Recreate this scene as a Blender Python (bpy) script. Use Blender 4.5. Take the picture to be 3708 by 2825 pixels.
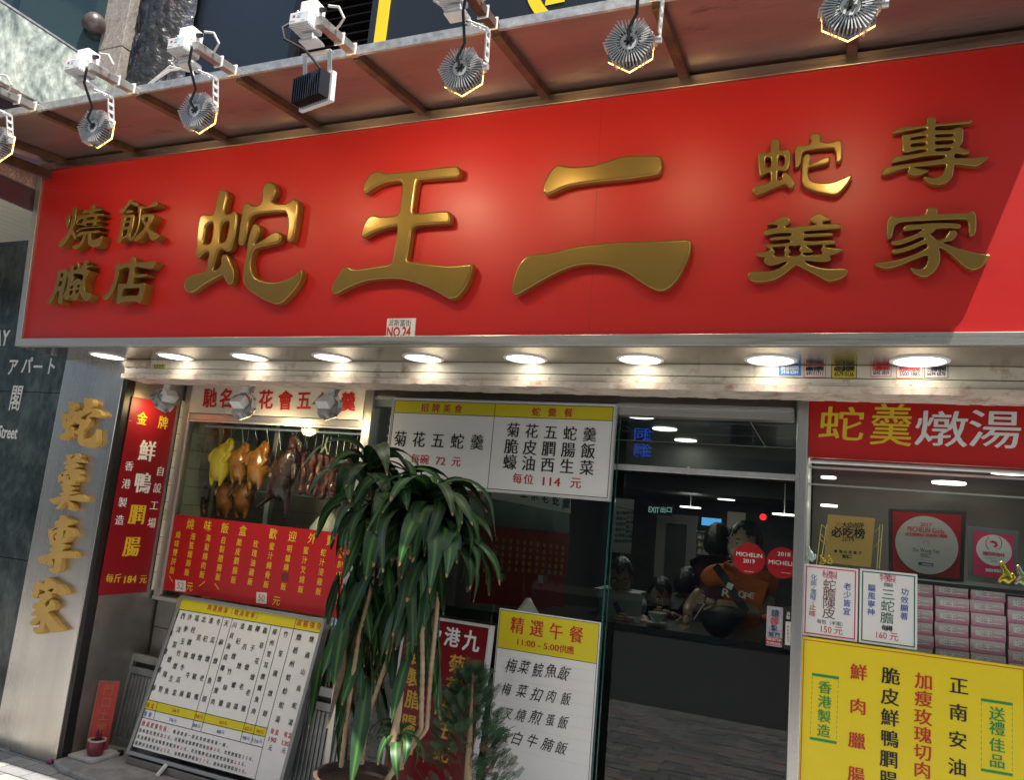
import bpy, bmesh, math, random
import numpy as np
from mathutils import Vector, Matrix
random.seed(7)
for o in list(bpy.data.objects): bpy.data.objects.remove(o)
SC = bpy.context.scene
COL = SC.collection
R = math.radians

# ------------------------------------------------------------------ camera, sky, sun, exposure
CX, CY, F = 1854.0, 1412.5, 2744.0            # lens of the photograph, in its own pixels
ROT = np.array([[0.92266064, 0.02167747, -0.38500316],
                [0.37483435, 0.18399227, 0.90865068],
                [0.09053486, -0.98268862, 0.16163696]])   # rows: world X, Y, Z in camera axes (right, down, forward)
EYE = np.array([0.0, 0.0, 1.6])
cam_d = bpy.data.cameras.new('camera'); cam = bpy.data.objects.new('camera', cam_d); COL.objects.link(cam)
cam_d.sensor_fit = 'HORIZONTAL'; cam_d.sensor_width = 36.0; cam_d.lens = F / 3708 * 36
cam_d.clip_start = 0.05; cam_d.clip_end = 2000
right, up, back = ROT @ np.array([1, 0, 0]), ROT @ np.array([0, -1, 0]), ROT @ np.array([0, 0, -1])
m = Matrix.Identity(4)
for i in range(3):
    m[i][0], m[i][1], m[i][2], m[i][3] = right[i], up[i], back[i], EYE[i]
cam.matrix_world = m
SC.camera = cam

SUN = Vector((-0.357, 0.25, -1.0)).normalized()          # direction the sunlight travels
W = bpy.data.worlds.new('World'); SC.world = W; W.use_nodes = True
nt = W.node_tree; nt.nodes.clear()
sky = nt.nodes.new('ShaderNodeTexSky'); sky.sky_type = 'NISHITA'; sky.sun_disc = False
sky.sun_elevation = math.asin(-SUN.z)
sky.sun_rotation = math.atan2(-SUN.x, -SUN.y)
bg = nt.nodes.new('ShaderNodeBackground'); bg.inputs[1].default_value = 0.15
wo = nt.nodes.new('ShaderNodeOutputWorld')
nt.links.new(sky.outputs[0], bg.inputs[0]); nt.links.new(bg.outputs[0], wo.inputs[0])
sl = bpy.data.lights.new('sun', 'SUN'); sl.energy = 5.0; sl.angle = R(0.5); sl.color = (1.0, 0.94, 0.85)
so = bpy.data.objects.new('sun', sl); COL.objects.link(so)
so.rotation_euler = SUN.to_track_quat('-Z', 'Y').to_euler(); so.location = (3, -12, 14)
SC.view_settings.view_transform = 'Standard'; SC.view_settings.look = 'None'
SC.view_settings.exposure = 1.15; SC.view_settings.gamma = 1.0
SC.view_settings.use_curve_mapping = False
SC.render.engine = 'CYCLES'
SC.cycles.max_bounces = 8; SC.cycles.transparent_max_bounces = 12; SC.cycles.glossy_bounces = 4
SC.cycles.sample_clamp_indirect = 6.0; SC.cycles.use_denoising = True

# ------------------------------------------------------------------ geometry helpers
def ray(px, py): return ROT @ np.array([px - CX, py - CY, F])

class Plane:
    """A real plane in the street; hit() reads a measured point of the photograph on it, pt() gives the world point."""
    def __init__(s, o, ex, ey):
        s.o = np.array(o, float); s.ex = np.array(ex, float); s.ex /= np.linalg.norm(s.ex)
        s.ey = np.array(ey, float); s.ey /= np.linalg.norm(s.ey); s.n = np.cross(s.ex, s.ey)
    def hit(s, px, py, d=0.0):
        r = ray(px, py); t = ((s.o + s.n * d - EYE) @ s.n) / (r @ s.n); p = EYE + r * t - s.o
        return np.array([p @ s.ex, p @ s.ey])
    def pt(s, u, v, d=0.0): return s.o + s.ex * u + s.ey * v + s.n * d
    def off(s, d): return Plane(s.o + s.n * d, s.ex, s.ey)
def facade(y): return Plane((0, y, 0), (1, 0, 0), (0, 0, 1))
def onY(px, py, y): u = facade(y).hit(px, py); return np.array([u[0], y, u[1]])
def onZ(px, py, z): r = ray(px, py); return EYE + r * ((z - EYE[2]) / r[2])
def onX(px, py, x): r = ray(px, py); return EYE + r * (x / r[0])

class MB:
    def __init__(s): s.v = []; s.f = []
    def add(s, vs, fs):
        b = len(s.v); s.v += [tuple(map(float, p)) for p in vs]; s.f += [tuple(b + i for i in f) for f in fs]; return s
    def box(s, x0, x1, y0, y1, z0, z1):
        v = [(x, y, z) for z in (z0, z1) for y in (y0, y1) for x in (x0, x1)]
        return s.add(v, [(0, 2, 3, 1), (4, 5, 7, 6), (0, 1, 5, 4), (2, 6, 7, 3), (0, 4, 6, 2), (1, 3, 7, 5)])
    def obox(s, c, ax, ay, az, hx, hy, hz):
        c, ax, ay, az = map(np.array, (c, ax, ay, az))
        v = [c + ax * hx * i + ay * hy * j + az * hz * k for k in (-1, 1) for j in (-1, 1) for i in (-1, 1)]
        return s.add(v, [(0, 2, 3, 1), (4, 5, 7, 6), (0, 1, 5, 4), (2, 6, 7, 3), (0, 4, 6, 2), (1, 3, 7, 5)])
    def slab(s, P, u0, v0, u1, v1, d0, d1):
        """box in a plane's own axes: u, v extents and depth d0..d1 along its normal"""
        v = [P.pt(u, w, d) for d in (d0, d1) for w in (v0, v1) for u in (u0, u1)]
        return s.add(v, [(0, 2, 3, 1), (4, 5, 7, 6), (0, 1, 5, 4), (2, 6, 7, 3), (0, 4, 6, 2), (1, 3, 7, 5)])
    def prism(s, P, poly, d0, d1):
        n = len(poly); v = [P.pt(u, w, d) for d in (d0, d1) for u, w in poly]
        f = [tuple(range(n - 1, -1, -1)), tuple(range(n, 2 * n))] + [(i, (i + 1) % n, n + (i + 1) % n, n + i) for i in range(n)]
        return s.add(v, f)
    def frame(s, P, u0, v0, u1, v1, w, d0, d1):
        s.slab(P, u0, v0, u0 + w, v1, d0, d1); s.slab(P, u1 - w, v0, u1, v1, d0, d1)
        s.slab(P, u0 + w, v0, u1 - w, v0 + w, d0, d1); return s.slab(P, u0 + w, v1 - w, u1 - w, v1, d0, d1)
    def bar(s, a, b, w, h, upv=(0, 0, 1)):
        a, b = np.array(a, float), np.array(b, float); d = b - a; L = np.linalg.norm(d); d /= L
        x = np.cross(d, upv); x /= np.linalg.norm(x); y = np.cross(x, d)
        return s.obox((a + b) / 2, x, d, y, w / 2, L / 2, h / 2)
    def tube(s, pts, r, n=8, caps=True):
        pts = [np.array(p, float) for p in pts]; rs = r if isinstance(r, (list, tuple)) else [r] * len(pts)
        base = len(s.v); prev = None
        for i, p in enumerate(pts):
            d = pts[min(i + 1, len(pts) - 1)] - pts[max(i - 1, 0)]; d /= (np.linalg.norm(d) + 1e-9)
            if prev is None:
                a = np.array([0, 0, 1.0]) if abs(d[2]) < .9 else np.array([1.0, 0, 0]); x = np.cross(d, a)
            else: x = prev - d * (prev @ d)
            x /= (np.linalg.norm(x) + 1e-9); prev = x; y = np.cross(d, x)
            s.v += [tuple(p + (x * math.cos(2 * math.pi * k / n) + y * math.sin(2 * math.pi * k / n)) * rs[i]) for k in range(n)]
        for i in range(len(pts) - 1):
            for k in range(n):
                a = base + i * n + k; b = base + i * n + (k + 1) % n; s.f.append((a, b, b + n, a + n))
        if caps:
            s.f.append(tuple(base + k for k in range(n - 1, -1, -1))); e = base + (len(pts) - 1) * n
            s.f.append(tuple(e + k for k in range(n)))
        return s
    def disc(s, c, ax, ay, rx, ry, n=32, d0=0, d1=0.002):
        c, ax, ay = map(np.array, (c, ax, ay)); nn = np.cross(ax, ay)
        v = [c + nn * d + ax * rx * math.cos(2 * math.pi * k / n) + ay * ry * math.sin(2 * math.pi * k / n) for d in (d0, d1) for k in range(n)]
        return s.add(v, [tuple(range(n - 1, -1, -1)), tuple(range(n, 2 * n))] + [(i, (i + 1) % n, n + (i + 1) % n, n + i) for i in range(n)])
    def lathe(s, c, prof, n=24):
        c = np.array(c, float); base = len(s.v)
        for r, z in prof: s.v += [(c[0] + r * math.cos(2 * math.pi * k / n), c[1] + r * math.sin(2 * math.pi * k / n), c[2] + z) for k in range(n)]
        for i in range(len(prof) - 1):
            for k in range(n):
                a = base + i * n + k; b = base + i * n + (k + 1) % n; s.f.append((a, b, b + n, a + n))
        s.f.append(tuple(base + k for k in range(n - 1, -1, -1))); e = base + (len(prof) - 1) * n; s.f.append(tuple(e + k for k in range(n)))
        return s

def base_of(o):
    b = np.zeros(3)
    while o is not None: b = b + np.array(o.location); o = o.parent
    return b
def link(name, me, mat, parent=None, smooth=False, bev=0):
    o = bpy.data.objects.new(name, me)
    if mat is not None and not me.materials: me.materials.append(mat)
    if smooth:
        for p in me.polygons: p.use_smooth = True
        me.set_sharp_from_angle(angle=R(smooth if smooth is not True else 40))
    COL.objects.link(o)
    if parent is not None: o.parent = parent
    if bev:
        b = o.modifiers.new('bevel', 'BEVEL'); b.width = bev; b.segments = 2; b.limit_method = 'ANGLE'; b.angle_limit = R(40)
    return o
def mesh_of(name, v, f):
    me = bpy.data.meshes.new(name); me.from_pydata(v, [], f); me.update(); return me
def part(parent, name, mb, mat, smooth=False, bev=0, label=None, kind=None):
    b = base_of(parent)
    me = mesh_of(name, [(x - b[0], y - b[1], z - b[2]) for x, y, z in mb.v], mb.f)
    o = link(name, me, mat, parent, smooth, bev)
    if label: o['label'] = label
    if kind: o['kind'] = kind
    return o
def thing(name, label, cat, base, group=None):
    o = bpy.data.objects.new(name, None); COL.objects.link(o); o.location = tuple(map(float, base)); o.empty_display_size = .05
    o['label'] = label; o['category'] = cat; o['kind'] = 'thing'
    if group: o['group'] = group
    return o
def solo(name, label, cat, mb, mat, group=None, smooth=False, bev=0):
    a = np.array(mb.v); b = np.array([a[:, 0].mean(), a[:, 1].mean(), a[:, 2].min()])
    me = mesh_of(name, [tuple(p - b) for p in a], mb.f); o = link(name, me, mat, None, smooth, bev); o.location = tuple(b)
    o['label'] = label; o['category'] = cat; o['kind'] = 'thing'
    if group: o['group'] = group
    return o
def struct(name, mb, mat, smooth=False, bev=0, label=None):
    o = link(name, mesh_of(name, mb.v, mb.f), mat, None, smooth, bev); o['kind'] = 'structure'
    if label: o['label'] = label
    return o
def dup(T, loc, label=None, rotz=None, scale=None):
    r = T.copy(); COL.objects.link(r); r.location = tuple(map(float, loc))
    if rotz is not None: r.rotation_euler = (r.rotation_euler.x, r.rotation_euler.y, rotz)
    if scale is not None: r.scale = scale
    if label: r['label'] = label
    for ch in list(T.children):
        c = ch.copy(); COL.objects.link(c); c.parent = r
        for g in list(ch.children):
            d = g.copy(); COL.objects.link(d); d.parent = c
    return r

# ------------------------------------------------------------------ materials
MATS = {}
def mat(name, col, rough=0.5, metal=0.0, spec=0.5, bump=0.0, bscale=40, var=0.0, vscale=6, stretch=(1, 1, 1), coat=0, emis=None, es=0, rvar=0.0,
        dirt=None, dscale=3, damt=0.0, sss=0.0, trans=0.0, alpha=1.0):
    if name in MATS: return MATS[name]
    m = bpy.data.materials.new(name); m.use_nodes = True; MATS[name] = m
    t = m.node_tree; N = t.nodes; L = t.links; b = N['Principled BSDF']
    b.inputs['Base Color'].default_value = (*col, 1); b.inputs['Roughness'].default_value = rough; b.inputs['Metallic'].default_value = metal
    b.inputs['Specular IOR Level'].default_value = spec; b.inputs['Coat Weight'].default_value = coat
    b.inputs['Coat Roughness'].default_value = 0.08
    if trans: b.inputs['Transmission Weight'].default_value = trans
    if sss:
        b.inputs['Subsurface Weight'].default_value = sss; b.inputs['Subsurface Radius'].default_value = (.02, .008, .004)
    if emis: b.inputs['Emission Color'].default_value = (*emis, 1); b.inputs['Emission Strength'].default_value = es
    if bump or var or rvar or damt:
        tc = N.new('ShaderNodeTexCoord'); geo = N.new('ShaderNodeNewGeometry'); mp = N.new('ShaderNodeMapping'); mp.inputs['Scale'].default_value = stretch
        L.new(geo.outputs['Position'], mp.inputs[0])
        if var:
            n = N.new('ShaderNodeTexNoise'); n.inputs['Scale'].default_value = vscale; n.inputs['Detail'].default_value = 8; n.inputs['Roughness'].default_value = .65
            L.new(mp.outputs[0], n.inputs[0])
            mr = N.new('ShaderNodeMapRange'); mr.inputs[1].default_value = .3; mr.inputs[2].default_value = .7
            mr.inputs[3].default_value = 1 - var; mr.inputs[4].default_value = 1 + var; L.new(n.outputs[0], mr.inputs[0])
            mx = N.new('ShaderNodeVectorMath'); mx.operation = 'SCALE'; mx.inputs[0].default_value = col; L.new(mr.outputs[0], mx.inputs['Scale'])
            colout = mx.outputs[0]
            L.new(colout, b.inputs['Base Color'])
        else: colout = None
        if damt:
            n = N.new('ShaderNodeTexNoise'); n.inputs['Scale'].default_value = dscale; n.inputs['Detail'].default_value = 10; n.inputs['Roughness'].default_value = .7
            L.new(mp.outputs[0], n.inputs[0])
            cr = N.new('ShaderNodeMapRange'); cr.inputs[1].default_value = .62 - damt * .25; cr.inputs[2].default_value = .72; L.new(n.outputs[0], cr.inputs[0])
            mc = N.new('ShaderNodeMix'); mc.data_type = 'RGBA'; L.new(cr.outputs[0], mc.inputs[0])
            mc.inputs[6].default_value = (*col, 1); mc.inputs[7].default_value = (*dirt, 1)
            if colout is not None: L.new(colout, mc.inputs[6])
            L.new(mc.outputs[2], b.inputs['Base Color'])
        if rvar:
            n = N.new('ShaderNodeTexNoise'); n.inputs['Scale'].default_value = vscale * 1.7; n.inputs['Detail'].default_value = 6
            L.new(mp.outputs[0], n.inputs[0]); mr = N.new('ShaderNodeMapRange'); mr.inputs[1].default_value = .3; mr.inputs[2].default_value = .7
            mr.inputs[3].default_value = max(.02, rough - rvar); mr.inputs[4].default_value = rough + rvar
            L.new(n.outputs[0], mr.inputs[0]); L.new(mr.outputs[0], b.inputs['Roughness'])
        if bump:
            n = N.new('ShaderNodeTexNoise'); n.inputs['Scale'].default_value = bscale; n.inputs['Detail'].default_value = 6
            L.new(mp.outputs[0], n.inputs[0]); bp = N.new('ShaderNodeBump'); bp.inputs['Strength'].default_value = bump; bp.inputs['Distance'].default_value = .01
            L.new(n.outputs[0], bp.inputs['Height']); L.new(bp.outputs[0], b.inputs['Normal'])
    return m
def glass_mat(name, tint=(.9, .96, .93), rough=.0, refl=1.0):
    m = bpy.data.materials.new(name); m.use_nodes = True; t = m.node_tree; N = t.nodes; L = t.links; N.clear()
    fr = N.new('ShaderNodeFresnel'); fr.inputs[0].default_value = 1.5
    tr = N.new('ShaderNodeBsdfTransparent'); tr.inputs[0].default_value = (*tint, 1)
    gl = N.new('ShaderNodeBsdfGlossy'); gl.inputs['Roughness'].default_value = rough; gl.inputs[0].default_value = (1, 1, 1, 1)
    mx = N.new('ShaderNodeMixShader'); o = N.new('ShaderNodeOutputMaterial')
    mr = N.new('ShaderNodeMath'); mr.operation = 'MULTIPLY'; mr.use_clamp = True; ge = N.new('ShaderNodeNewGeometry'); iv = N.new('ShaderNodeMath'); iv.operation = 'MULTIPLY_ADD'; iv.inputs[1].default_value = -1.0 * refl; iv.inputs[2].default_value = 1.0 * refl
    L.new(ge.outputs['Backfacing'], iv.inputs[0]); L.new(iv.outputs[0], mr.inputs[1])      # both surfaces of the pane count once, on the side one looks at
    L.new(fr.outputs[0], mr.inputs[0]); L.new(mr.outputs[0], mx.inputs[0]); L.new(tr.outputs[0], mx.inputs[1]); L.new(gl.outputs[0], mx.inputs[2]); L.new(mx.outputs[0], o.inputs[0])
    MATS[name] = m; return m
def marble_mat(name, c1, c2, c3, scale=5, rough=.25):
    m = bpy.data.materials.new(name); m.use_nodes = True; t = m.node_tree; N = t.nodes; L = t.links; b = N['Principled BSDF']
    b.inputs['Roughness'].default_value = rough
    geo = N.new('ShaderNodeNewGeometry'); mp = N.new('ShaderNodeMapping'); mp.inputs['Rotation'].default_value = (.3, .5, .2); mp.inputs['Scale'].default_value = (1, 1, .6)
    L.new(geo.outputs['Position'], mp.inputs[0])
    n = N.new('ShaderNodeTexNoise'); n.inputs['Scale'].default_value = scale; n.inputs['Detail'].default_value = 14; n.inputs['Roughness'].default_value = .72; n.inputs['Distortion'].default_value = 1.2
    L.new(mp.outputs[0], n.inputs[0]); cr = N.new('ShaderNodeValToRGB'); L.new(n.outputs[0], cr.inputs[0])
    e = cr.color_ramp.elements; e[0].position = .33; e[0].color = (*c1, 1); e[1].position = .68; e[1].color = (*c3, 1)
    x = e.new(.5); x.color = (*c2, 1)
    n2 = N.new('ShaderNodeTexNoise'); n2.inputs['Scale'].default_value = scale * 9; n2.inputs['Detail'].default_value = 6; L.new(mp.outputs[0], n2.inputs[0])
    mr = N.new('ShaderNodeMapRange'); mr.inputs[1].default_value = .3; mr.inputs[2].default_value = .7; mr.inputs[3].default_value = .6; mr.inputs[4].default_value = 1.45; L.new(n2.outputs[0], mr.inputs[0])
    vm = N.new('ShaderNodeVectorMath'); vm.operation = 'SCALE'; L.new(cr.outputs[0], vm.inputs[0]); L.new(mr.outputs[0], vm.inputs['Scale'])
    L.new(vm.outputs[0], b.inputs['Base Color']); MATS[name] = m; return m

steel = mat('brushed_steel', (.56, .54, .51), .33, .82, bump=.05, bscale=60, stretch=(1, 1, .04), var=.12, vscale=3, rvar=.08)
steel_h = mat('brushed_steel_long', (.62, .60, .57), .30, .8, bump=.05, bscale=60, stretch=(.04, 1, 1), var=.14, vscale=4, rvar=.08, dirt=(.2, .16, .12), dscale=14, damt=.25)
steel_col = mat('scratched_steel_sheet', (.60, .56, .51), .30, .95, bump=.05, bscale=50, stretch=(2, 1, .05), var=.13, vscale=1.5, rvar=.10)
steel_dk = mat('dull_steel', (.36, .34, .32), .42, .9, var=.3, vscale=3, rvar=.1, bump=.05)
alu = mat('cast_aluminium', (.66, .66, .66), .38, .6, var=.1, vscale=30)
alu_w = mat('white_coated_aluminium', (.78, .78, .77), .38, .1, var=.08, vscale=20)
zinc = mat('galvanised_edge', (.42, .43, .44), .5, .7, var=.35, vscale=25, bump=.2)
rust = mat('rusty_painted_iron', (.080, .042, .030), .6, .3, var=.45, vscale=12, bump=.3, bscale=60, dirt=(.16, .065, .028), dscale=9, damt=.6)
red = mat('red_acrylic', (.52, .013, .011), .42, 0, spec=.5, bump=.02, bscale=60, stretch=(.05, 1, 1), rvar=.05, vscale=2.2, var=.05)
redp = mat('red_print', (.44, .010, .016), .32, var=.06, vscale=3)
redd = mat('dark_red_print', (.25, .006, .014), .35, var=.06, vscale=3)
gold = mat('gold_enamel', (.27, .165, .026), .28, .5, coat=.5, var=.06, vscale=8)
ochre = mat('ochre_foam_letter', (.55, .33, .075), .5, var=.08, vscale=12)
white = mat('white_board', (.78, .77, .76), .4, var=.03, vscale=3)
cream = mat('cream_paint', (.62, .57, .47), .5, var=.12, vscale=6, bump=.25, bscale=25, dirt=(.22, .13, .07), dscale=12, damt=.32)
rustcream = mat('rusty_cream_paint', (.50, .42, .30), .6, var=.2, vscale=10, bump=.4, bscale=40, dirt=(.16, .07, .03), dscale=18, damt=1.0)
yellow = mat('yellow_print', (.66, .56, .015), .4, var=.03)
yellow_b = mat('bright_yellow_print', (.83, .63, .012), .4, var=.04, vscale=4)
ink = mat('black_ink', (.012, .012, .014), .45)
redink = mat('red_ink', (.52, .02, .02), .45)
yink = mat('yellow_ink', (.80, .55, .03), .45)
wink = mat('white_ink', (.82, .82, .80), .45)
bink = mat('blue_ink', (.05, .12, .42), .45)
gink = mat('green_ink', (.01, .28, .07), .45)
dgink = mat('dark_green_ink', (.01, .12, .09), .45)
crim = mat('crimson_ink', (.55, .03, .12), .45)
oink = mat('orange_ink', (.60, .13, .01), .45)
fad = mat('faded_red_ink', (.70, .42, .40), .5)
black = mat('black_plastic', (.015, .015, .017), .4)
blackfilm = mat('black_film', (.010, .0105, .011), .9, spec=.02)
glass = glass_mat('door_glass'); glass_k = glass_mat('kitchen_glass', refl=.5)
glass_edge = mat('green_glass_edge', (.02, .10, .085), .15, 0, coat=1)
lamp_on = mat('lit_diffuser', (1, 1, 1), .5, emis=(1, .95, .86), es=2.4)
lamp_dim = mat('dim_lit_diffuser', (1, 1, 1), .5, emis=(1, .93, .78), es=2.5)
led_warm = mat('warm_led_face', (1, .8, .4), .5, emis=(1, .72, .30), es=9)
trimw = mat('white_lamp_trim', (.75, .75, .74), .4)
marble = marble_mat('green_marble', (.010, .018, .018), (.035, .052, .052), (.10, .13, .125), 2.6, .22)
marble_l = marble_mat('sunlit_green_marble', (.09, .12, .12), (.32, .38, .34), (.62, .66, .58), 4.0, .4)  # lighter copy of the green marble, sunlight put into its colour
granite = marble_mat('grey_granite', (.16, .14, .125), (.26, .235, .21), (.38, .35, .32), 26, .6)
pinkgr = marble_mat('pink_granite', (.22, .13, .12), (.42, .28, .24), (.55, .42, .36), 12, .5)
tile_w = mat('white_glazed_tile', (.62, .58, .50), .2, var=.10, vscale=9, dirt=(.30, .22, .14), dscale=8, damt=.25)
tile_in = mat('greasy_cream_tile', (.45, .42, .35), .3, var=.1, vscale=7, dirt=(.2, .16, .1), dscale=5, damt=.3)
grout = mat('dark_grout', (.06, .045, .035), .9)
paver_a = mat('grey_paver', (.30, .30, .28), .8, var=.18, vscale=14, bump=.3, bscale=90)
paver_b = mat('dark_grey_paver', (.21, .22, .22), .8, var=.18, vscale=14, bump=.3, bscale=90)
paver_c = mat('pinkish_paver', (.33, .27, .25), .8, var=.18, vscale=14, bump=.3, bscale=90)
sandj = mat('paver_bedding', (.20, .18, .15), .95, var=.2, vscale=30)
conc = mat('worn_concrete', (.27, .27, .26), .75, var=.25, vscale=9, bump=.25, bscale=50, dirt=(.12, .11, .10), dscale=5, damt=.5)
asphalt = mat('asphalt', (.045, .045, .047), .85, var=.25, vscale=20, bump=.4, bscale=120)
dark_in = mat('dark_interior', (.05, .047, .042), .6, var=.2, vscale=3)
ceil_in = mat('interior_ceiling', (.10, .095, .085), .45, var=.1, vscale=3)
navy = mat('navy_panel', (.010, .015, .022), .35, bump=.04, bscale=8)
# ------------------------------------------------------------------ lettering
GL = {}
def glyph(s, off):
    k = (s, off)
    if k not in GL:
        cu = bpy.data.curves.new('g', 'FONT'); cu.body = s; cu.offset = off; cu.resolution_u = 2; cu.fill_mode = 'FRONT'
        o = bpy.data.objects.new('g', cu); me = o.to_mesh()
        v = np.array([x.co[:2] for x in me.vertices]) if len(me.vertices) else np.zeros((0, 2))
        GL[k] = (v, [tuple(p.vertices) for p in me.polygons]); o.to_mesh_clear()
        bpy.data.objects.remove(o); bpy.data.curves.remove(cu)
    return GL[k]
EM = {}
def em_center():
    if not EM:
        v, _ = glyph('國', 0.0); EM['c'] = (v.min(0) + v.max(0)) / 2; EM['h'] = float((v.max(0) - v.min(0))[1])
    return EM['c'], EM['h']
def grid(a, b): return [(x, y) for x in a for y in b]
STY = {'ming': ([(-.022, 0), (0, 0), (.022, 0)], 0), 'thin': ([(0, 0)], 0), 'bold': (grid((-.018, .018), (-.014, .014)), 0), 'heavy': (grid((-.03, 0, .03), (-.022, .022)), 0),
       'song': ([(-.036, 0), (-.018, 0), (0, 0), (.018, 0), (.036, 0)], 0), 'reg': ([(0, 0)], 0), 'kai': ([(-.012, -.006), (.012, .006), (0, 0)], .05), 'hand': ([(0, 0), (.012, .008)], .28), 'brush': (grid((-.03, 0, .03), (-.025, 0, .025)), -.06)}
class Text:
    """flat print collected per colour on one board"""
    def __init__(s, P, tf, d=.0015): s.P = P; s.tf = tf; s.d = d; s.b = {}
    def put(s, ch, u, v, w, h, sty, m, latin=False, rot=0.0):
        sm, sh = STY[sty]; vv, ff = glyph(ch, 0.0)
        if not len(vv): return
        if latin:
            lo, hi = vv.min(0), vv.max(0); q = (vv - (lo + hi) / 2) / (hi - lo) * np.array([w, h])
            sx = h
        else:
            c, eh = em_center(); q = (vv - c) / eh * np.array([w, h]); sx = w
        q = np.stack([q[:, 0] + q[:, 1] * sh, q[:, 1]], 1)
        if rot:
            c_, s_ = math.cos(rot), math.sin(rot); q = np.stack([q[:, 0] * c_ - q[:, 1] * s_, q[:, 0] * s_ + q[:, 1] * c_], 1)
        mb = s.b.setdefault(m.name, (MB(), m))[0]
        for i, (dx, dy) in enumerate(sm):
            A = s.P.o + s.P.n * (s.d + .00012 * i)
            pts = A + np.outer(q[:, 0] + u + dx * sx, s.P.ex) + np.outer(q[:, 1] + v + dy * sx, s.P.ey)
            mb.add(pts, ff)
    def h(s, p, hpx):
        a = s.P.hit(p[0], p[1] - hpx / 2); b = s.P.hit(p[0], p[1] + hpx / 2); return abs(a[1] - b[1])
    def run(s, chars, p0, p1, hz, sty, m, ws=1.0, rot=0.0):
        """chars spaced evenly between the measured centres of the first and the last"""
        a = np.array(s.tf(*p0)); n = len(chars); b = np.array(s.tf(*p1)) if p1 is not None else a
        k = s.tf(p0[0], p0[1] + 1)[1] - s.tf(*p0)[1]
        A, B = s.P.hit(*a), s.P.hit(*b)
        for i, c in enumerate(chars):
            if c == ' ': continue
            t = i / max(1, n - 1); q = A + (B - A) * t; hh = s.h(a + (b - a) * t, hz * k)
            s.put(c, q[0], q[1], hh * ws, hh, sty, m, rot=rot)
    def pts(s, chars, ps, hz, sty, m, ws=1.0):
        for c, p in zip(chars, ps): s.run(c, p, None, hz, sty, m, ws)
    def lat(s, txt, c, wz, hz, sty, m, rot=0.0):
        p = np.array(s.tf(*c)); k = s.tf(c[0], c[1] + 1)[1] - s.tf(*c)[1]; q = s.P.hit(*p)
        a = s.P.hit(p[0] - wz * k / 2, p[1]); b = s.P.hit(p[0] + wz * k / 2, p[1])
        s.put(txt, q[0], q[1], abs(b[0] - a[0]), s.h(p, hz * k), sty, m, latin=True, rot=rot)
    def poly(s, ps, m, d=0.0):
        q = [s.P.hit(*s.tf(*p)) for p in ps]
        ar = sum(q[i][0] * q[(i + 1) % len(q)][1] - q[(i + 1) % len(q)][0] * q[i][1] for i in range(len(q)))
        if ar < 0: q = q[::-1]
        mb = s.b.setdefault(m.name + ('%.4f' % d), (MB(), m))[0]
        mb.add([s.P.pt(u, v, d) for u, v in q], [tuple(range(len(q)))])
    def line(s, a, b, wz, m, d=.0011):
        A, B = s.P.hit(*s.tf(*a)), s.P.hit(*s.tf(*b)); k = s.tf(a[0], a[1] + 1)[1] - s.tf(*a)[1]
        w = s.h(s.tf(*a), wz * k) / 2; t = (B - A) / np.linalg.norm(B - A); n = np.array([-t[1], t[0]])
        mb = s.b.setdefault(m.name + ('%.4f' % d), (MB(), m))[0]
        mb.add([s.P.pt(*(A - n * w), d), s.P.pt(*(B - n * w), d), s.P.pt(*(B + n * w), d), s.P.pt(*(A + n * w), d)], [(0, 1, 2, 3)])
    def ring(s, c, rz, wz, m, d=.0011, a0=0, a1=360, ry=1.0, n=36):
        ps = [(c[0] + rz * math.cos(R(a0 + (a1 - a0) * i / n)), c[1] + rz * ry * math.sin(R(a0 + (a1 - a0) * i / n))) for i in range(n + 1)]
        pi = [(c[0] + (rz - wz) * math.cos(R(a0 + (a1 - a0) * i / n)), c[1] + (rz - wz) * ry * math.sin(R(a0 + (a1 - a0) * i / n))) for i in range(n + 1)]
        mb = s.b.setdefault(m.name + ('%.4f' % d), (MB(), m))[0]
        for i in range(n):
            mb.add([s.P.pt(*s.P.hit(*s.tf(*p)), d) for p in (ps[i], pi[i], pi[i + 1], ps[i + 1])], [(0, 1, 2, 3)])
    def done(s, parent, name='lettering'):
        for mb, m in s.b.values():
            if mb.v: part(parent, name, mb, m)

def zt(ox, oy, k): return lambda x, y: (ox + x * k, oy + y * k)

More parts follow.
